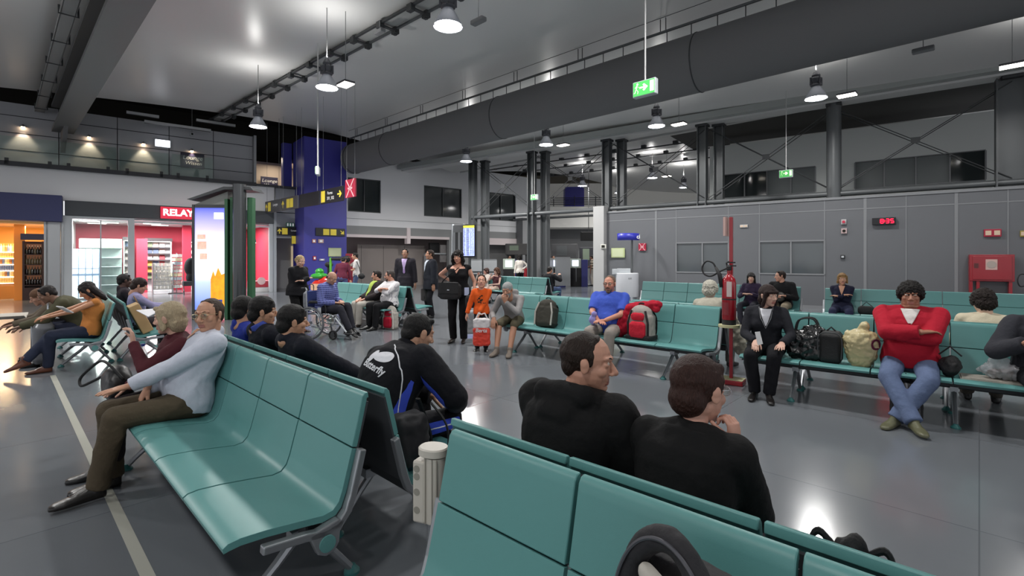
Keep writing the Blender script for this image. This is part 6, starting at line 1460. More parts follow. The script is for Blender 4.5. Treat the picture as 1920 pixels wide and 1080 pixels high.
x, y = at(883, 8.6); L = thing('handbag', 'black handbag in the left hand of the woman in the sleeveless top', 'bag', (x, y, .66), R(170)); bsoft('body', lambda m: rbox(m, -.1, .1, -.05, .05, 0, .22, .04), M_blk, L); m = MB(); m.tube([(-.06, 0, .2), (0, 0, .3), (.06, 0, .2)], .007, 6); m.build('strap', M_blk, L)
x, y = at(884, 9.6); L = thing('carrier_bag', 'grey carrier bag standing between the woman and the child', 'bag', (x, y, 0.0), R(10)); bsoft('body', lambda m: rbox(m, -.14, .14, -.07, .07, 0.05, .5, .03), mat('bag_grey', '8b8d90', .5), L); m = MB(); m.tube([(-.06, 0, .49), (-.04, 0, .6), (.04, 0, .6), (.06, 0, .49)], .006, 6); m.build('handle', M_frame, L)
# child's plastic bag
x, y = at(903, 7.85); L = thing('plastic_carrier_bag', 'white and red plastic carrier bag hanging from the child in orange', 'bag', (x, y, .13), R(-4))
bsoft('body', lambda m: rbox(m, -.14, .14, -.05, .05, 0, .3, .03), mat('bag_red', 'cc3a28', .3, var=.15, vscale=20), L, disp=.03); bsoft('upper_part', lambda m: rbox(m, -.135, .135, -.048, .048, .28, .44, .02), mat('bag_white', 'cfcaca', .35), L, disp=.03)
for k in (-1, 1): m = MB(); m.tube([(k*.1, 0, .42), (k*.05, 0, .52), (0, 0, .5)], .012, 6); m.build('handle', mat('bag_white', 'cfcaca', .35), L)
m = MB(); m.text('Berta', .085, 0, -.066, .25, bold=True, shear=.2); m.build('lettering', mat('bag_white', 'cfcaca', .35), L)
# ---- A row luggage
L = onb(A1, .6*1.5+.05, .3, 'backpack', 'dark grey backpack with pale trim on the seat next to the grey hoodie', 'backpack', .43, R(12)); backpack(L, .34, .24, .44, cloth('3a3832'), None, cloth('a8a49c')); L.rotation_euler = (R(-14), 0, A1[1].ang+R(12))
L = onb(A1, .6*4.45, .27, 'backpack', 'red and grey hiking backpack on the seat right of the blue polo shirt', 'backpack', .43); backpack(L, .34, .22, .46, cloth('98928c'), cloth('c02436'), M_blk)
m = MB(); m.box(-.18, .18, -.14, .12, 0, .07); m.build('base', M_blk, L, bevel=.02)
jo = mkobj('draped_jacket', soft(lambda m: (cap(m, (-.38, .0, .04), (-.2, .02, .36), .09, .075), cap(m, (-.2, .02, .38), (.2, .03, .46), .08, .06), cap(m, (-.3, .02, .1), (-.05, .06, .4), .1, .07), cap(m, (.1, .03, .45), (.2, .0, .4), .05, .045)), disp=.035, ds=.07), cloth('a5162c')); jo.location = (*A1[1].p(.6*4.45, .3), .45); jo.rotation_euler = (0, 0, A1[1].ang); tag(jo, 'dark red jacket draped over the hiking backpack', 'jacket')
L = onb(A1, .6*3.5-.05, .02, 'folded_hat', 'pale purple and white cloth held by the person in the polo', 'cloth', .66); bsoft('brim', lambda m: (ell(m, (0, 0, 0), (.06, .05, .07)), ell(m, (.02, .0, .08), (.04, .04, .05))), cloth('8a86c0'), L, disp=.03)
# beige coat tail hanging behind white-haired person
p = A1[1].p(3.68, .82); jo = mkobj('hanging_coat', soft(lambda m: (cap(m, (0, 0, .75), (.05, .1, .36), .05, .1, fl=.4), cap(m, (0, .1, .7), (.12, .22, .45), .04, .07, fl=.5)), disp=.05, ds=.06), cloth('a7a294')); jo.location = (p[0], p[1], 0); jo.rotation_euler = (0, 0, A1[1].ang); tag(jo, 'beige coat tail hanging at the row end behind the white-haired person', 'coat')
# ---- B row luggage
L = onb(Bq, .6*1.05, .3, 'handbag', 'shiny black slouchy handbag beside the person in the charcoal cardigan', 'bag', .43); bsoft('body', lambda m: (rbox(m, -.2, .2, -.1, .1, 0, .3, .05), ell(m, (.06, 0, .28), (.13, .08, .1))), mat('patent_black', '0f0f10', .25, spec=.7), L, disp=.06, ds=.05)
for k in (-1, 1): m = MB(); m.tube([(-.12, k*.04, .27), (-.08, k*.05, .42), (.06, k*.05, .44), (.12, k*.04, .3)], .009, 6); m.build('handle', M_blk, L)
L = onb(Bq, .6*1.42, .26, 'laptop_case', 'upright black case between the handbag and the cream plastic sack', 'case', .43); bsoft('body', lambda m: rbox(m, -.1, .1, -.13, .13, 0, .33, .04), M_blk, L, disp=.004); m = MB(); m.tube([(-.04, 0, .33), (0, 0, .37), (.04, 0, .33)], .009, 6); m.build('handle', M_blk, L)
m = MB(); m.tube([(-.1, -.13, .06), (-.1, -.13, .28), (0, -.14, .33), (.1, -.13, .28), (.1, -.13, .06)], .006, 6); m.build('zip', M_dsteel, L)
L = onb(Bq, .6*1.85, .24, 'plastic_sack', 'cream twisted plastic sack standing on the seat next to the red jacket', 'bag', .43); bsoft('body', lambda m: (loft(m, [((0, 0, 0), (1,0,0), (0,1,0), .08, .08), ((0, 0, .06), (1,0,0), (0,1,0), .12, .1), ((0, 0, .25), (1,0,0), (0,1,0), .16, .13), ((0, 0, .34), (1,0,0), (0,1,0), .13, .11), ((0, 0, .37), (1,0,0), (0,1,0), .05, .05)]), cap(m, (0, 0, .36), (.03, 0, .41), .03, .045)), mat('sack_cream', 'b8ab82', .35, bump=.8, bscale=25), L, disp=.04, ds=.04)
m = MB(); m.lathe([(.035, 0), (.055, 0), (.055, .006), (.035, .006)], (.125, -.075, .24), 18, Matrix.Rotation(R(50), 4, 'Z') @ Matrix.Rotation(R(90), 4, 'X'), cap=False); m.build('printed_ring', cloth('5a2038'), L)
L = onb(Bq, .6*2.98, .2, 'bag', 'dark bag half hidden behind the red jacket on the seat', 'bag', .43); bsoft('body', lambda m: ell(m, (0, 0, .1), (.08, .12, .1)), M_blk, L, disp=.05); m = MB(); m.tube([(-.08, 0, .2), (0, 0, .28), (.08, 0, .2)], .008, 6); m.build('handle', M_blk, L)
L = onb(Bq, .6*3.42, .22, 'newspaper', 'folded newspaper lying on the seat under the clear plastic bag', 'newspaper', .437); m = MB(); m.box(-.2, .2, -.12, .12, 0, .012); m.box(-.19, .19, -.115, .11, .012, .02); m.build('pages', mat('newsprint', 'a8a298', .7, var=.2, vscale=60), L)
L = onb(Bq, .6*3.55, .22, 'clear_plastic_bag', 'crumpled clear plastic bag on the seat at the right', 'bag', .46); bsoft('body', lambda m: (ell(m, (0, 0, .07), (.15, .1, .07)), ell(m, (-.02, 0, .15), (.07, .05, .06))), mat('clear_plastic', 'c8c8cc', .15, alpha=.45, bump=.9, bscale=22), L, disp=.07, ds=.035); bsoft('wrapped_food', lambda m: ell(m, (0, 0, .05), (.1, .06, .04)), cloth('5a4a3c'), L, disp=.03, ds=.04)
x, y = D(1715, 795, 0); L = thing('striped_bag', 'black bag with grey stripes on the floor behind the crossed ankles', 'bag', (x, y+.1, 0), R(-30)); bsoft('body', lambda m: rbox(m, -.12, .12, -.1, .1, 0, .36, .05), stripes('striped_nylon', '17171a', '55565c', 22, 0, width=.3), L); m = MB(); m.tube([(-.06, 0, .35), (0, 0, .44), (.06, 0, .35)], .01, 6); m.build('handle', M_blk, L)
L = onb(C1, .63*5.35, .1, 'handbag', 'dark patterned handbag on the lap of the person in black', 'bag', .6); bsoft('body', lambda m: rbox(m, -.2, .2, -.09, .09, 0, .2, .04), mat('pattern_bag', '3a3834', .5, var=.7, vscale=18), L); m = MB(); m.tube([(-.1, 0, .19), (0, 0, .3), (.1, 0, .19)], .009, 6); m.build('handle', M_blk, L)
L = onb(C2, .62*1.15, .25, 'handbag', 'small black handbag on the seat beside the person in navy', 'bag', .43); bsoft('body', lambda m: rbox(m, -.14, .14, -.08, .08, 0, .16, .04), M_blk, L); m = MB(); m.tube([(-.08, 0, .15), (0, 0, .24), (.1, 0, .15)], .008, 6); m.build('handle', M_blk, L)
x, y = at(1421, 5.3); L = thing('paper_slip', 'white folded paper slip held by the person in the charcoal cardigan', 'paper', (x, y, .64), R(-30)); m = MB(); m.add([(-.03, 0, .09), (.02, 0, .1), (.05, -.01, -.03), (0, -.01, -.05)], [(0, 1, 2, 3)]); o = m.build('sheet', M_shopw, L); sd = o.modifiers.new('s', 'SOLIDIFY'); sd.thickness = .003
# ---- fire extinguisher on its stand
ex, ey = D(1371, 719, 0); L = thing('extinguisher_stand', 'red pole stand with square base, shelf and extinguisher sign on top', 'stand', (ex, ey, 0), R(-38))
M_fr = mat('fire_red', '8f1220', .25, spec=.6); M_cr = mat('cream_top', 'b9b48c', .5)
m = MB(); m.box(-.15, .15, -.1, .1, 0, .06); m.build('base', M_fr, L, bevel=.01); m = MB(); m.box(-.145, .145, -.095, .095, .06, .068); m.build('base_top', M_cr, L)
m = MB(); m.box(-.02, .02, -.015, .015, .06, 2.03); m.build('pole', M_fr, L, bevel=.004); m = MB(); m.lathe([(0, 0), (.12, 0), (.12, .03), (0, .03)], (0, -.1, .7), 28); m.build('shelf', M_cr, L, smooth=True)
m = MB(); m.box(-.07, -.045, -.09, .09, 1.8, 2.03); s_ = m.build('sign', mat('sign_pale', 'c8a8a0', .5), L); m = MB(); m.box(-.075, -.07, -.075, .075, 1.815, 2.015); m.build('sign_face', M_sred, s_); m = MB(); m.box(-.078, -.075, -.02, .02, 1.83, 1.97); m.build('pictogram', mat('sign_pale', 'c8a8a0', .5), s_)
L2 = thing('fire_extinguisher', 'large red fire extinguisher with black horn standing on the pole shelf', 'fire extinguisher', (*(np.array([ex, ey])+np.array([-.1*math.sin(R(38)), -.1*math.cos(R(38))])), .73), R(-38))
m = MB(); m.lathe([(.078, .0), (.078, .06)], n=28); m.build('base_ring', M_rub, L2, smooth=True)
m = MB(); m.lathe([(.07, .05), (.08, .07), (.08, .5), (.07, .55), (.04, .59), (.022, .61), (.02, .66)], n=32); m.build('cylinder', M_fr, L2, smooth=True)
m = MB(); m.lathe([(.0815, .3), (.0815, .315)], n=32, cap=False); m.build('band', M_rub, L2)
m = MB(); n = 10; V = [(.0812*math.cos(a), .0812*math.sin(a), z) for z in (.34, .52) for a in np.linspace(R(-95), R(-55), n)]; m.add(V, [(i, i+1, n+i+1, n+i) for i in range(n-1)]); m.build('label', mat('ext_label', 'c8b8b4', .4), L2)
m = MB(); n = 10; V = [(.0812*math.cos(a), .0812*math.sin(a), z) for z in (.12, .27) for a in np.linspace(R(-150), R(-80), n)]; m.add(V, [(i, i+1, n+i+1, n+i) for i in range(n-1)]); m.build('instructions', mat('ext_text', '7a2028', .4, var=.3, vscale=80), L2)
m = MB(); m.lathe([(.02, .65), (.03, .66), (.03, .7), (.015, .72)], n=16); m.box(-.02, .08, -.012, .012, .7, .715); m.box(-.02, .07, -.012, .012, .74, .755); m.tube([(-.02, 0, .7), (-.03, 0, .74), (0, 0, .76)], .01, 6); m.build('valve_handle', M_rub, L2)
m = MB(); m.tube([(-.02, 0, .68), (-.1, -.01, .64), (-.2, -.02, .58), (-.28, -.02, .6), (-.31, -.02, .68), (-.26, -.02, .76), (-.18, -.02, .74), (-.14, -.02, .66)], .01, 8); m.build('hose', M_rub, L2, smooth='all'); m = MB(); m.tube([(-.15, -.02, .69), (-.1, -.03, .6), (-.07, -.04, .45)], [.016, .024, .028], 10); m.build('horn', M_rub, L2, smooth='all')
# ---- hydrant cabinet
a0, a1 = WR.hit(1818, 484, -.3)[0], WR.hit(1903, 484, -.3)[0]; W_ = a1-a0; L = fthing(WR, 'hydrant_cabinet', 'dark red fire hose cabinet on legs against the grey partition', 'cabinet', a0, -.3, 0)
m = MB(); m.box(0, W_, 0, .25, .95, 1.62); m.build('body', M_fr, L, bevel=.01); m = MB(); m.box(.05, W_-.05, -.015, 0, .99, 1.58); d_ = m.build('door', M_fr, L, bevel=.008); m = MB(); m.box(W_*.36, W_*.62, -.02, -.015, 1.24, 1.5); m.build('notice', mat('sign_pale', 'c8a8a0', .5), d_); m = MB(); m.lathe([(0, 0), (.09, 0), (.09, .006), (0, .006)], (W_*.49, -.021, 1.37), 20, Matrix.Rotation(R(90), 4, 'X')); m.build('reel_pictogram', mat('sign_grey2', 'a89c94', .5), d_)
m = MB(); m.box(W_*.1, W_*.2, -.02, -.015, 1.28, 1.4); m.build('latch', mat('latch', '5a2a2a', .5), d_)
for x in (.0, .13, W_-.1): m = MB(); m.box(x, x+.06, .02, .2, 0, .96); m.build('leg', M_fr, L)
# extinguisher at the right frame edge
x, y = at(1942, 11.3); L = thing('fire_extinguisher', 'fire extinguisher at the right edge of which mostly the hose loop shows', 'fire extinguisher', (x, y, 0), 0); m = MB(); m.lathe([(.08, 0), (.09, .02), (.09, .7), (.05, .8), (.02, .85)], n=24); m.build('cylinder', M_fr, L, smooth=True); m = MB(); m.tube([(-.02, 0, .85), (-.2, 0, 1.12), (-.36, 0, 1.15), (-.42, 0, 1.02), (-.36, 0, .88), (-.2, 0, .88), (-.05, 0, .7)], .012, 8); m.build('hose', M_rub, L, smooth='all')
# ---- white round kiosk with blue sign
kx, ky = at(1176, 17.6); L = thing('information_kiosk', 'white round counter with metal base and curved blue sign on a post', 'kiosk', (kx, ky, 0), 0)
m = MB(); m.lathe([(.34, 0), (.34, .16), (.3, .18)], n=32); m.build('base', M_chr, L, smooth=True); m = MB(); m.lathe([(.39, .16), (.4, .18), (.4, .98), (.38, 1.0)], n=40); m.build('counter', mat('kiosk_white', 'c9cbd0', .3), L, smooth=True)
m = MB(); m.box(-.36, .12, .0, .04, 1.0, 1.16); m.build('back_panel', M_frame, L, bevel=.01); m = MB(); m.box(-.52, -.36, -.05, .1, .95, 1.14); m.build('side_box', M_frame, L, bevel=.01)
m = MB(); m.cyl((.18, .05, .98), (.18, .05, 2.4), .04, n=12); m.build('post', M_steel, L)
m = MB(); V = []; n = 16
for z in (2.17, 2.42):
    for a in np.linspace(R(-160), R(-10), n): V.append((.05+.42*math.cos(a), .2+.42*math.sin(a), z))
m.add(V, [(i, i+1, n+i+1, n+i) for i in range(n-1)]); o = m.build('sign_band', mat('kiosk_blue', '2b2f9a', .35, emit=.15), L, smooth='all'); sd = o.modifiers.new('s', 'SOLIDIFY'); sd.thickness = .015
m = MB(); m.text('ci', .2, .36, -.16, 2.29, bold=True); m.build('lettering', M_swh, L); m = MB(); m.text('oii', .12, 0, -.405, .82); m.build('counter_mark', M_steel, L)
# small banner stand
x, y = at(1128, 20.5); L = thing('banner_stand', 'narrow red banner in a metal frame stand left of the white kiosk', 'stand', (x, y, 0), 0)
m = MB(); m.box(-.12, .12, 0, .03, .25, 1.0); m.build('banner', M_sred, L); m = MB(); m.text('A-P-0', .16, 0, -.005, .6); o = m.build('lettering', M_swh, L)
for x_ in (-.16, .14): m = MB(); m.box(x_, x_+.025, 0, .03, .0, 1.15); m.build('post', M_steel, L)
m = MB(); m.box(-.25, .35, -.02, .03, 1.13, 1.17); m.box(-.2, .2, -.12, .15, 0, .03); m.build('top_bar', M_dsteel, L)
# ---- check desks far away
M_dblue = mat('desk_blue', '2a2c6c', .5)
for i, (px, d, lb) in enumerate(((956, 24, 'check desk with lit screen and blue side, left of the far pier'), (1038, 26, 'check desk with lit screen in the middle behind the frosted divider'), (1080, 26.5, 'check desk with lit screen and blue side panel, right of the frosted divider'))):
    x, y = at(px, d); L = thing('check_desk', lb, 'desk', (x, y, 0), R(-10), 'check desks')
    m = MB(); m.box(-.3, .3, -.2, .3, 0, 1.0); m.build('body', M_blk, L, bevel=.01); m = MB(); m.box(.3, .62, -.25, .4, 0, 1.45); m.build('side_panel', M_dblue, L, bevel=.01)
    m = MB(); m.box(-.32, .26, -.12, .0, 1.0, 1.5); mo = m.build('monitor', mat('monitor_shell', 'a9b4a8', .5), L, bevel=.01); m = MB(); m.box(-.2, .14, -.13, -.12, 1.1, 1.42); m.build('screen', mat('mon_screen', 'dfe6ff', .4, emit=1.8), mo)
for i, (px, d, w_, z0, z1, lb) in enumerate(((1055, 25, .75, .12, 1.55, 'frosted wheeled divider between two check desks'), (1027, 25.5, .55, .1, 1.5, 'tall frosted divider left of the middle check desk'), (919, 23, .6, .75, 1.45, 'clear framed screen left of the first check desk'), (893, 22.5, .5, .8, 1.45, 'clear framed screen beside the flight display'))):
    x, y = at(px, d); L = thing('divider_screen', lb, 'screen', (x, y, 0), R(-6), 'divider screens')
    m = MB(); m.box(-w_/2, w_/2, -.008, .008, z0, z1); m.build('panel', mat('frost', '9a9da0', .4, alpha=.75), L)
    m = MB(); m.box(-w_/2-.02, -w_/2, -.02, .02, 0, z1); m.box(w_/2, w_/2+.02, -.02, .02, 0, z1); m.box(-w_/2, w_/2, -.02, .02, z1, z1+.03); m.build('frame', M_alu, L)
x, y = at(905, 21); L = thing('barrier', 'dark low barrier rail in front of the clear screens', 'barrier', (x, y, 0), R(-6)); m = MB(); m.box(-1.1, .9, -.02, .02, .9, .97); m.build('rail', M_dsteel, L)
for x_ in (-1.05, -.1, .85): m = MB(); m.box(x_-.02, x_+.02, -.02, .02, 0, .9); m.build('post', M_dsteel, L)
for i, (px, d, w_, z0, z1, c, lb) in enumerate(((968, 26, 1.2, 1.7, 2.3, '4c4a4a', 'dark scanner hood above the left check desk'), (1058, 30, 1.6, 1.2, 2.4, '4a4a4c', 'tall dark screening machine behind the dividers'), (1102, 30, 1.0, .9, 2.2, '33333a', 'dark cabinet beside the striped shirt at the check'))):
    x, y = at(px, d); L = thing('screening_machine', lb, 'machine', (x, y, 0), R(-10)); m = MB(); m.box(-w_/2, w_/2, 0, .5, z0, z1); m.build('housing', mat('mach_'+c, c, .5), L, bevel=.03)
    for k in (-1, 1): m = MB(); m.box(k*w_*.42-.04, k*w_*.42+.04, .1, .4, 0, z0); m.build('leg', M_dsteel, L)
    m = MB(); m.box(-w_*.3, w_*.1, -.02, 0, z0+(z1-z0)*.4, z1-.1); m.build('front_panel', mat('mach_front', '7c8a78', .5) if i != 1 else M_steel, L)
x, y = at(1104, 27.5); L = thing('hanging_monitor', 'small dark monitor hanging above the check desks', 'monitor', (x, y, 2.75), 0); m = MB(); m.box(-.45, .45, 0, .12, -.25, .25); m.build('housing', M_blk, L, bevel=.02); m = MB(); m.cyl((0, .06, .25), (0, .06, 4.4), .02, n=6); m.build('rod', M_dsteel, L)
x, y = at(1109, 26.3); L = thing('luggage_trolley', 'metal luggage trolley held by the person in the striped shirt', 'trolley', (x-.6, y, 0), R(20)); m = MB(); m.tube([(-.25, 0, 1.0), (-.2, .1, .2), (.5, .1, .15)], .02, 6); m.tube([(-.25, .4, 1.0), (-.2, .3, .2), (.5, .3, .15)], .02, 6); m.tube([(-.25, 0, 1.0), (-.25, .4, 1.0)], .02, 6); m.build('frame', M_alu, L); m = MB(); m.box(-.2, .5, .08, .32, .2, .24); m.build('deck', M_dsteel, L)
for x_ in (-.15, .45): m = MB(); m.cyl((x_, .1, .08), (x_, .3, .08), .07, n=12); m.build('wheel', M_rub, L)
# wall extinguisher sign reds by pier
x, y = at(986, 23.5); L = thing('fire_extinguisher', 'small red fire extinguisher next to the white blouse by the far pier', 'fire extinguisher', (x, y, .5), 0); m = MB(); m.lathe([(.1, 0), (.1, .5), (.04, .6)], n=16); MB().box(-.03, .03, -.02, .02, -.5, 0).build('stand', M_dsteel, L); m.build('cylinder', M_fr, L, smooth=True); m = MB(); m.box(-.05, .05, -.02, .02, .6, .68); m.build('valve_handle', M_rub, L)
# ---- beside the blue column
x, y = at(606, 17.5); L = thing('toy_ride', 'red and green children ride in front of the blue column', 'ride', (x, y, 0), R(-20))
bsoft('body', lambda m: (rbox(m, -.38, .38, -.2, .2, .2, .75, .1), ell(m, (.1, 0, .7), (.3, .2, .18))), mat('ride_red', 'c02a20', .3, spec=.6), L, disp=0); bsoft('bonnet', lambda m: (rbox(m, -.42, .1, -.22, .22, .8, .98, .06), ell(m, (-.16, 0, 1.05), (.15, .15, .12))), mat('ride_green', '3a9a3a', .3), L, disp=0)
m = MB(); m.box(-.36, .36, -.22, -.2, .4, .62); m.build('side_print', mat('ride_print', 'd8b090', .5, var=.5, vscale=9), L); m = MB(); m.box(-.3, .3, -.2, .2, 0, .2); m.build('base', M_dsteel, L)
bsoft('steering_column', lambda m: (cap(m, (.25, 0, .9), (.25, 0, 1.2), .05, .06), ell(m, (.25, 0, 1.3), (.16, .12, .1))), M_blk, L, disp=0)
x, y = at(633, 17); L = thing('cleaning_cart', 'cart with lime green frame and dark sack beside the maroon top', 'cart', (x, y, 0), R(-10))
for x_ in (-.26, .25): m = MB(); m.box(x_-.03, x_+.03, -.03, .03, .1, 1.55 if x_ < 0 else 1.0); m.build('frame_post', mat('lime', '5aa83a', .4), L)
m = MB(); m.box(-.26, .26, -.25, .25, .1, .16); m.build('deck', M_dsteel, L, bevel=.01); bsoft('sack', lambda m: (rbox(m, -.2, .24, -.16, .16, .15, .95, .08)), cloth('3a3030'), L); bsoft('mop_bundle', lambda m: (cap(m, (-.2, 0, 1.5), (.35, 0, 1.5), .05, .07), ell(m, (.35, 0, 1.5), (.14, .12, .12))), M_blk, L)
x, y = at(655, 18.5); L = thing('red_cabinet', 'tall dark red cabinet at the right edge of the blue column', 'cabinet', (x, y, 0), R(-10)); m = MB(); m.box(-.16, .14, 0, .4, 0, 1.7); m.build('body', mat('cab_maroon', '7a1428', .5), L, bevel=.01); m = MB(); m.box(-.12, .1, -.01, 0, .1, 1.6); m.build('door', mat('cab_maroon', '7a1428', .5), L)
x, y = at(676, 16.8); L = thing('waist_bag', 'small black bag at the hip of the person in the white T-shirt', 'bag', (x+.08, y-.15, .92), 0); bsoft('body', lambda m: ell(m, (0, 0, 0), (.12, .07, .1)), M_blk, L); m = MB(); m.tube([(0, 0, .08), (-.1, .05, .3), (-.2, .1, .5)], .012, 6); m.build('strap', M_blk, L)
L = fthing(WL, 'white_display_frame', 'white shelving frame with dark monitors behind the dark suits', 'shelf', SW(800, 484, .5)[0], .5, 0); m = MB(); m.box(0, 1.6, 0, .3, 1.75, 1.82); m.box(0, .06, 0, .3, 0, 1.82); m.box(1.54, 1.6, 0, .3, 0, 1.82); m.build('frame', M_frame, L); m = MB(); m.box(.25, .85, .05, .25, 1.85, 2.4); m.build('monitor', M_blk, L, bevel=.02); m = MB(); m.box(.95, 1.5, .1, .2, 1.3, 2.3); m.build('notice_panel', mat('notice_mix', '9a9696', .5, var=.3, vscale=8), L)
# ---- far left things
x, y = at(121, 6.55); L = thing('open_book', 'small white book held open by the reader in orange', 'book', (x, y, .84), R(-30)); m = MB(); m.box(-.11, .0, -.07, .07, 0, .012, Matrix.Rotation(R(-38), 4, 'X')); m.box(.0, .11, -.07, .07, 0, .012, Matrix.Rotation(R(-38), 4, 'X')); m.build('pages', mat('book_pages', 'c8c8c8', .6), L)
x, y = D(55, 692, 0); L = thing('trolley_case', 'grey hard trolley case standing in front of the olive jacket', 'suitcase', (x, y+.2, 0), R(-45)); bsoft('shell', lambda m: rbox(m, -.2, .2, -.12, .12, .05, .62, .06), mat('case_silver', '6a6c70', .35, .3), L, disp=0)
m = MB(); m.tube([(-.1, .05, .6), (-.1, .05, .86), (.1, .05, .86), (.1, .05, .6)], .01, 6); m.build('handle', M_chr, L)
for k in (-1, 1):
    m = MB(); m.box(k*.1-.012, k*.1+.012, -.128, -.118, .1, .58); m.build('rib', M_chr, L); m = MB(); m.cyl((k*.16-.02, 0, .035), (k*.16+.02, 0, .035), .035, n=12); m.build('wheel', M_rub, L)
x, y = at(14, 7.3); L = thing('newspaper', 'open newspaper held low by the leaning person with the brown cap', 'newspaper', (x, y, .62), R(-50)); m = MB(); m.box(-.3, 0, -.2, .2, 0, .006, Matrix.Rotation(R(12), 4, 'Y')); m.box(0, .3, -.2, .2, 0, .006, Matrix.Rotation(R(-12), 4, 'Y')); m.build('pages', mat('newsprint', 'a8a298', .7, var=.2, vscale=60), L)
L = onb(L1b, .6*.45, .3, 'paper_bag', 'tan paper carrier bag leaning on the far left row behind the reader', 'bag', .44, R(0)); m = MB(); m.box(-.18, .18, -.07, .07, 0, .44); m.build('body', mat('kraft', 'a98a60', .7, bump=.3, bscale=12), L, bevel=.01); m = MB(); m.tube([(-.08, -.07, .44), (-.05, -.07, .54), (.05, -.07, .54), (.08, -.07, .44)], .005, 5); m.build('handle', mat('kraft2', '8a6a48', .7), L); L.rotation_euler = (R(-24), 0, L1b[1].ang)
x, y = at(303, 6.9); L = thing('newspaper', 'white newspaper held open over the lap on the far left row', 'newspaper', (x, y, .72), R(-20)); m = MB(); m.box(-.26, 0, -.18, .18, 0, .008, Matrix.Rotation(R(18), 4, 'Y')); m.box(0, .26, -.18, .18, 0, .008, Matrix.Rotation(R(-22), 4, 'Y')); m.build('pages', mat('newsprint_w', 'c4c4c8', .7, var=.12, vscale=60), L)
# ---- handbag with long strap of the blonde woman
x, y = at(221, 3.62); L = thing('handbag', 'black handbag with long looped strap on the lap of the woman in maroon', 'bag', (x, y, .5), R(-40)); bsoft('body', lambda m: (rbox(m, -.17, .15, -.08, .08, 0, .2, .05), ell(m, (0, 0, .16), (.14, .08, .08))), mat('soft_black', '131214', .45, bump=.2, bscale=30), L, disp=.012); m = MB(); m.tube([(-.12, -.05, .16), (-.22, -.12, .1), (-.3, -.16, .07), (-.33, -.16, .12), (-.24, -.12, .2), (-.1, -.08, .27), (.06, -.06, .26), (.16, 0, .16)], .01, 8); m.build('strap', M_blk, L, smooth='all')
# wristwatch on the striped shirt sleeve end
wp = p_glasses['arms'][-1][2]; m = MB(); ee = p_glasses['arms'][-1][1]; dv = nrm(wp-ee); xx = nrm(np.cross(dv, (0, 0, 1))); zz = np.cross(xx, dv)
m.tube([tuple(wp-dv*.015+xx*.03*math.cos(a)+zz*.026*math.sin(a)) for a in np.linspace(0, 6.283, 17)[:-1]], .006, 6, closed=True); m.cyl(tuple(wp-dv*.015+zz*.024), tuple(wp-dv*.015+zz*.034), .017); m.build('wristwatch', M_chr, p_glasses['o'])
# water bottle
x, y = at(268, 4.3); L = thing('water_bottle', 'clear small bottle with dark blue cap beside the woman in maroon', 'bottle', (x, y, .58), 0); m = MB(); m.lathe([(.03, 0), (.033, .02), (.033, .12), (.014, .16), (.014, .18)], n=16); m.build('body', mat('bottle_clear', 'a8b4b8', .1, alpha=.5), L, smooth=True); m = MB(); m.cyl((0, 0, .18), (0, 0, .2), .016); m.build('cap', mat('navy_cap', '1c2a6c', .4), L)
# ---- backpack beside the tracksuit
L = onb(B1b, .13, .38, 'backpack', 'dark checked backpack wedged at the row end beside the tracksuit', 'backpack', .43, R(180)); bsoft('body', lambda m: (rbox(m, -.06, .07, -.12, .1, 0, .28, .05)), mat('plaid_dark', '17171b', .7, var=.6, vscale=18), L, disp=.03)
for k in (-1, 1): m = MB(); m.tube([(k*.06, .1, .32), (k*.1, .17, .2), (k*.08, .2, .05), (k*.08, .12, .0)], [.016]*4, 6, flat=.4); m.build('shoulder_strap', M_blk, L)
# ---- cream power post between the rows
p = B2[1].p(-.15, .62); L = thing('power_post', 'cream plastic socket post at the end of the nearest seating rows', 'socket post', (p[0], p[1], 0), B2[1].ang+R(20))
M_pc = mat('post_cream', 'bdb8ae', .4); m = MB(); m.cyl((0, 0, 0), (0, 0, .5), .018, n=12); m.lathe([(.09, 0), (.09, .015), (.02, .03)], n=20); m.build('pole', M_sil, L, smooth=True)
m = MB(); m.box(-.065, -.01, -.035, .035, .5, .74); m.build('socket_panel', M_pc, L, bevel=.008)
m = MB(); loft(m, [((.02, 0, z), (1,0,0), (0,1,0), .045, .045) for z in (.51, .76)], 24, 2.2); m.build('column', M_pc, L, smooth=True); m = MB(); loft(m, [((.01, 0, .765), (1,0,0), (0,1,0), .06, .05), ((.01, 0, .79), (1,0,0), (0,1,0), .06, .05), ((.01, 0, .795), (1,0,0), (0,1,0), .055, .045)], 28, 2.2); m.build('cap', M_pc, L, smooth=True)
for z in (.55, .62, .68, .71): m = MB(); m.cyl((-.045, -.036, z), (-.045, -.034, z), .014, n=16); m.build('socket', mat('socket_grey', '8d8a80', .4), L)
for x_ in (0.0, .03, .05): m = MB(); m.box(x_-.002, x_+.002, -.047, -.044, .51, .76); m.build('groove', mat('groove', '8a867c', .5), L)
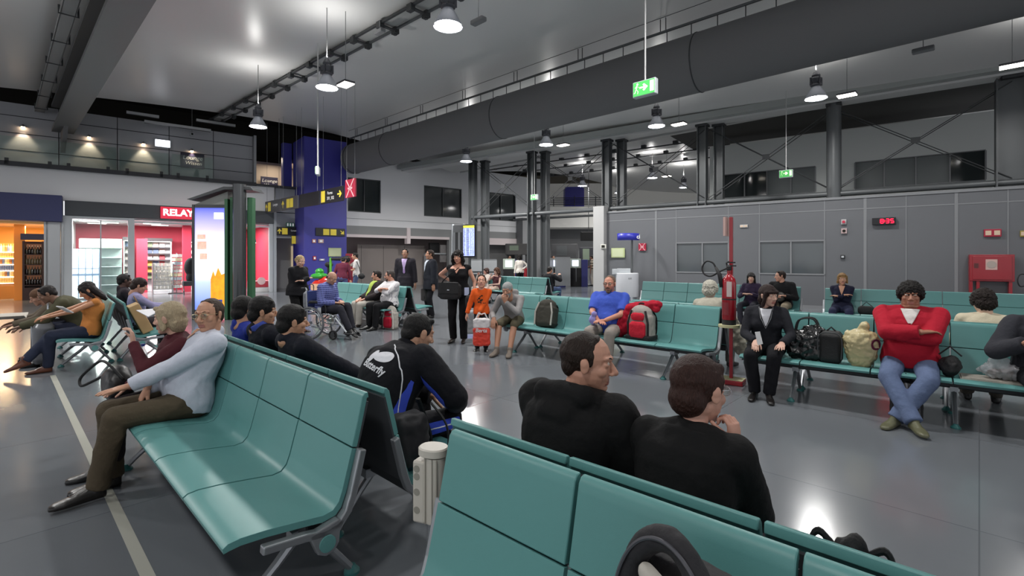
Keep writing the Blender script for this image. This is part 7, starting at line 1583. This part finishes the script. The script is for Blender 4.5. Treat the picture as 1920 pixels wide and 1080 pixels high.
# ---- open backpack on the nearest seat
L = onb(B2, .95, .36, 'open_backpack', 'open black and grey backpack on the nearest seat at the bottom edge', 'backpack', .44, R(-8)); L.scale = (.95, .95, 1.1)
M_np = mat('nylon_dark', '1d1c20', .75, bump=.3, bscale=60)
def bp_shell(m):
    for k in range(17):
        a = math.pi*k/16; a2 = math.pi*(k+1)/16
        if k < 16: cap(m, (.11*math.cos(a), -.02, .28+.2*math.sin(a)), (.11*math.cos(a2), -.02, .28+.2*math.sin(a2)), .026, .026)
    cap(m, (.11, -.02, .28), (.13, -.03, 0), .026, .03); cap(m, (-.11, -.02, .28), (-.14, -.03, 0), .026, .03)
    rbox(m, -.12, .14, .0, .1, 0, .42, .05)
    cap(m, (.12, .02, .36), (.34, .06, .12), .05, .07); cap(m, (.3, .05, .14), (.36, .05, 0), .07, .08)
bsoft('shell', bp_shell, M_np, L, vox=.008, disp=.012)
bsoft('grey_lining', lambda m: (rbox(m, -.09, .1, -.05, .03, 0, .38, .05)), cloth('6f6a66'), L, vox=.008, disp=.04, ds=.05); bsoft('folded_cloth', lambda m: (cap(m, (-.04, -.04, .41), (.05, -.05, .37), .02, .022), rbox(m, -.05, .07, -.07, .0, .26, .4, .03)), cloth('b0aca4'), L, vox=.006, disp=.01)
m = MB(); m.tube([(-.07, -.08, .36), (0, -.082, .33), (.08, -.08, .3)], .006, 6); m.build('zip_cord', M_blk, L)
m = MB(); m.tube([(.13*math.cos(a), -.045, .27+.215*math.sin(a)) for a in np.linspace(-.2, 3.1, 20)], .004, 6); m.build('piping', mat('piping_grey', '4a4a50', .5), L)
# black bag on the far side seat
L = onb(B2b, 1.0, .25, 'shoulder_bag', 'black bag with straps on the seat behind the nearest row, right of the auburn hair', 'bag', .43); L.scale = (.62, .62, .95); bsoft('body', lambda m: (rbox(m, -.14, .14, -.1, .1, 0, .3, .06), ell(m, (0, 0, .29), (.07, .06, .07))), M_blk, L, disp=.04)
for k in (-1, 1): m = MB(); m.tube([(k*.1, 0, .24), (k*.15, 0, .3), (k*.12, 0, .34), (k*.05, 0, .3)], .012, 6); m.build('strap', M_blk, L)
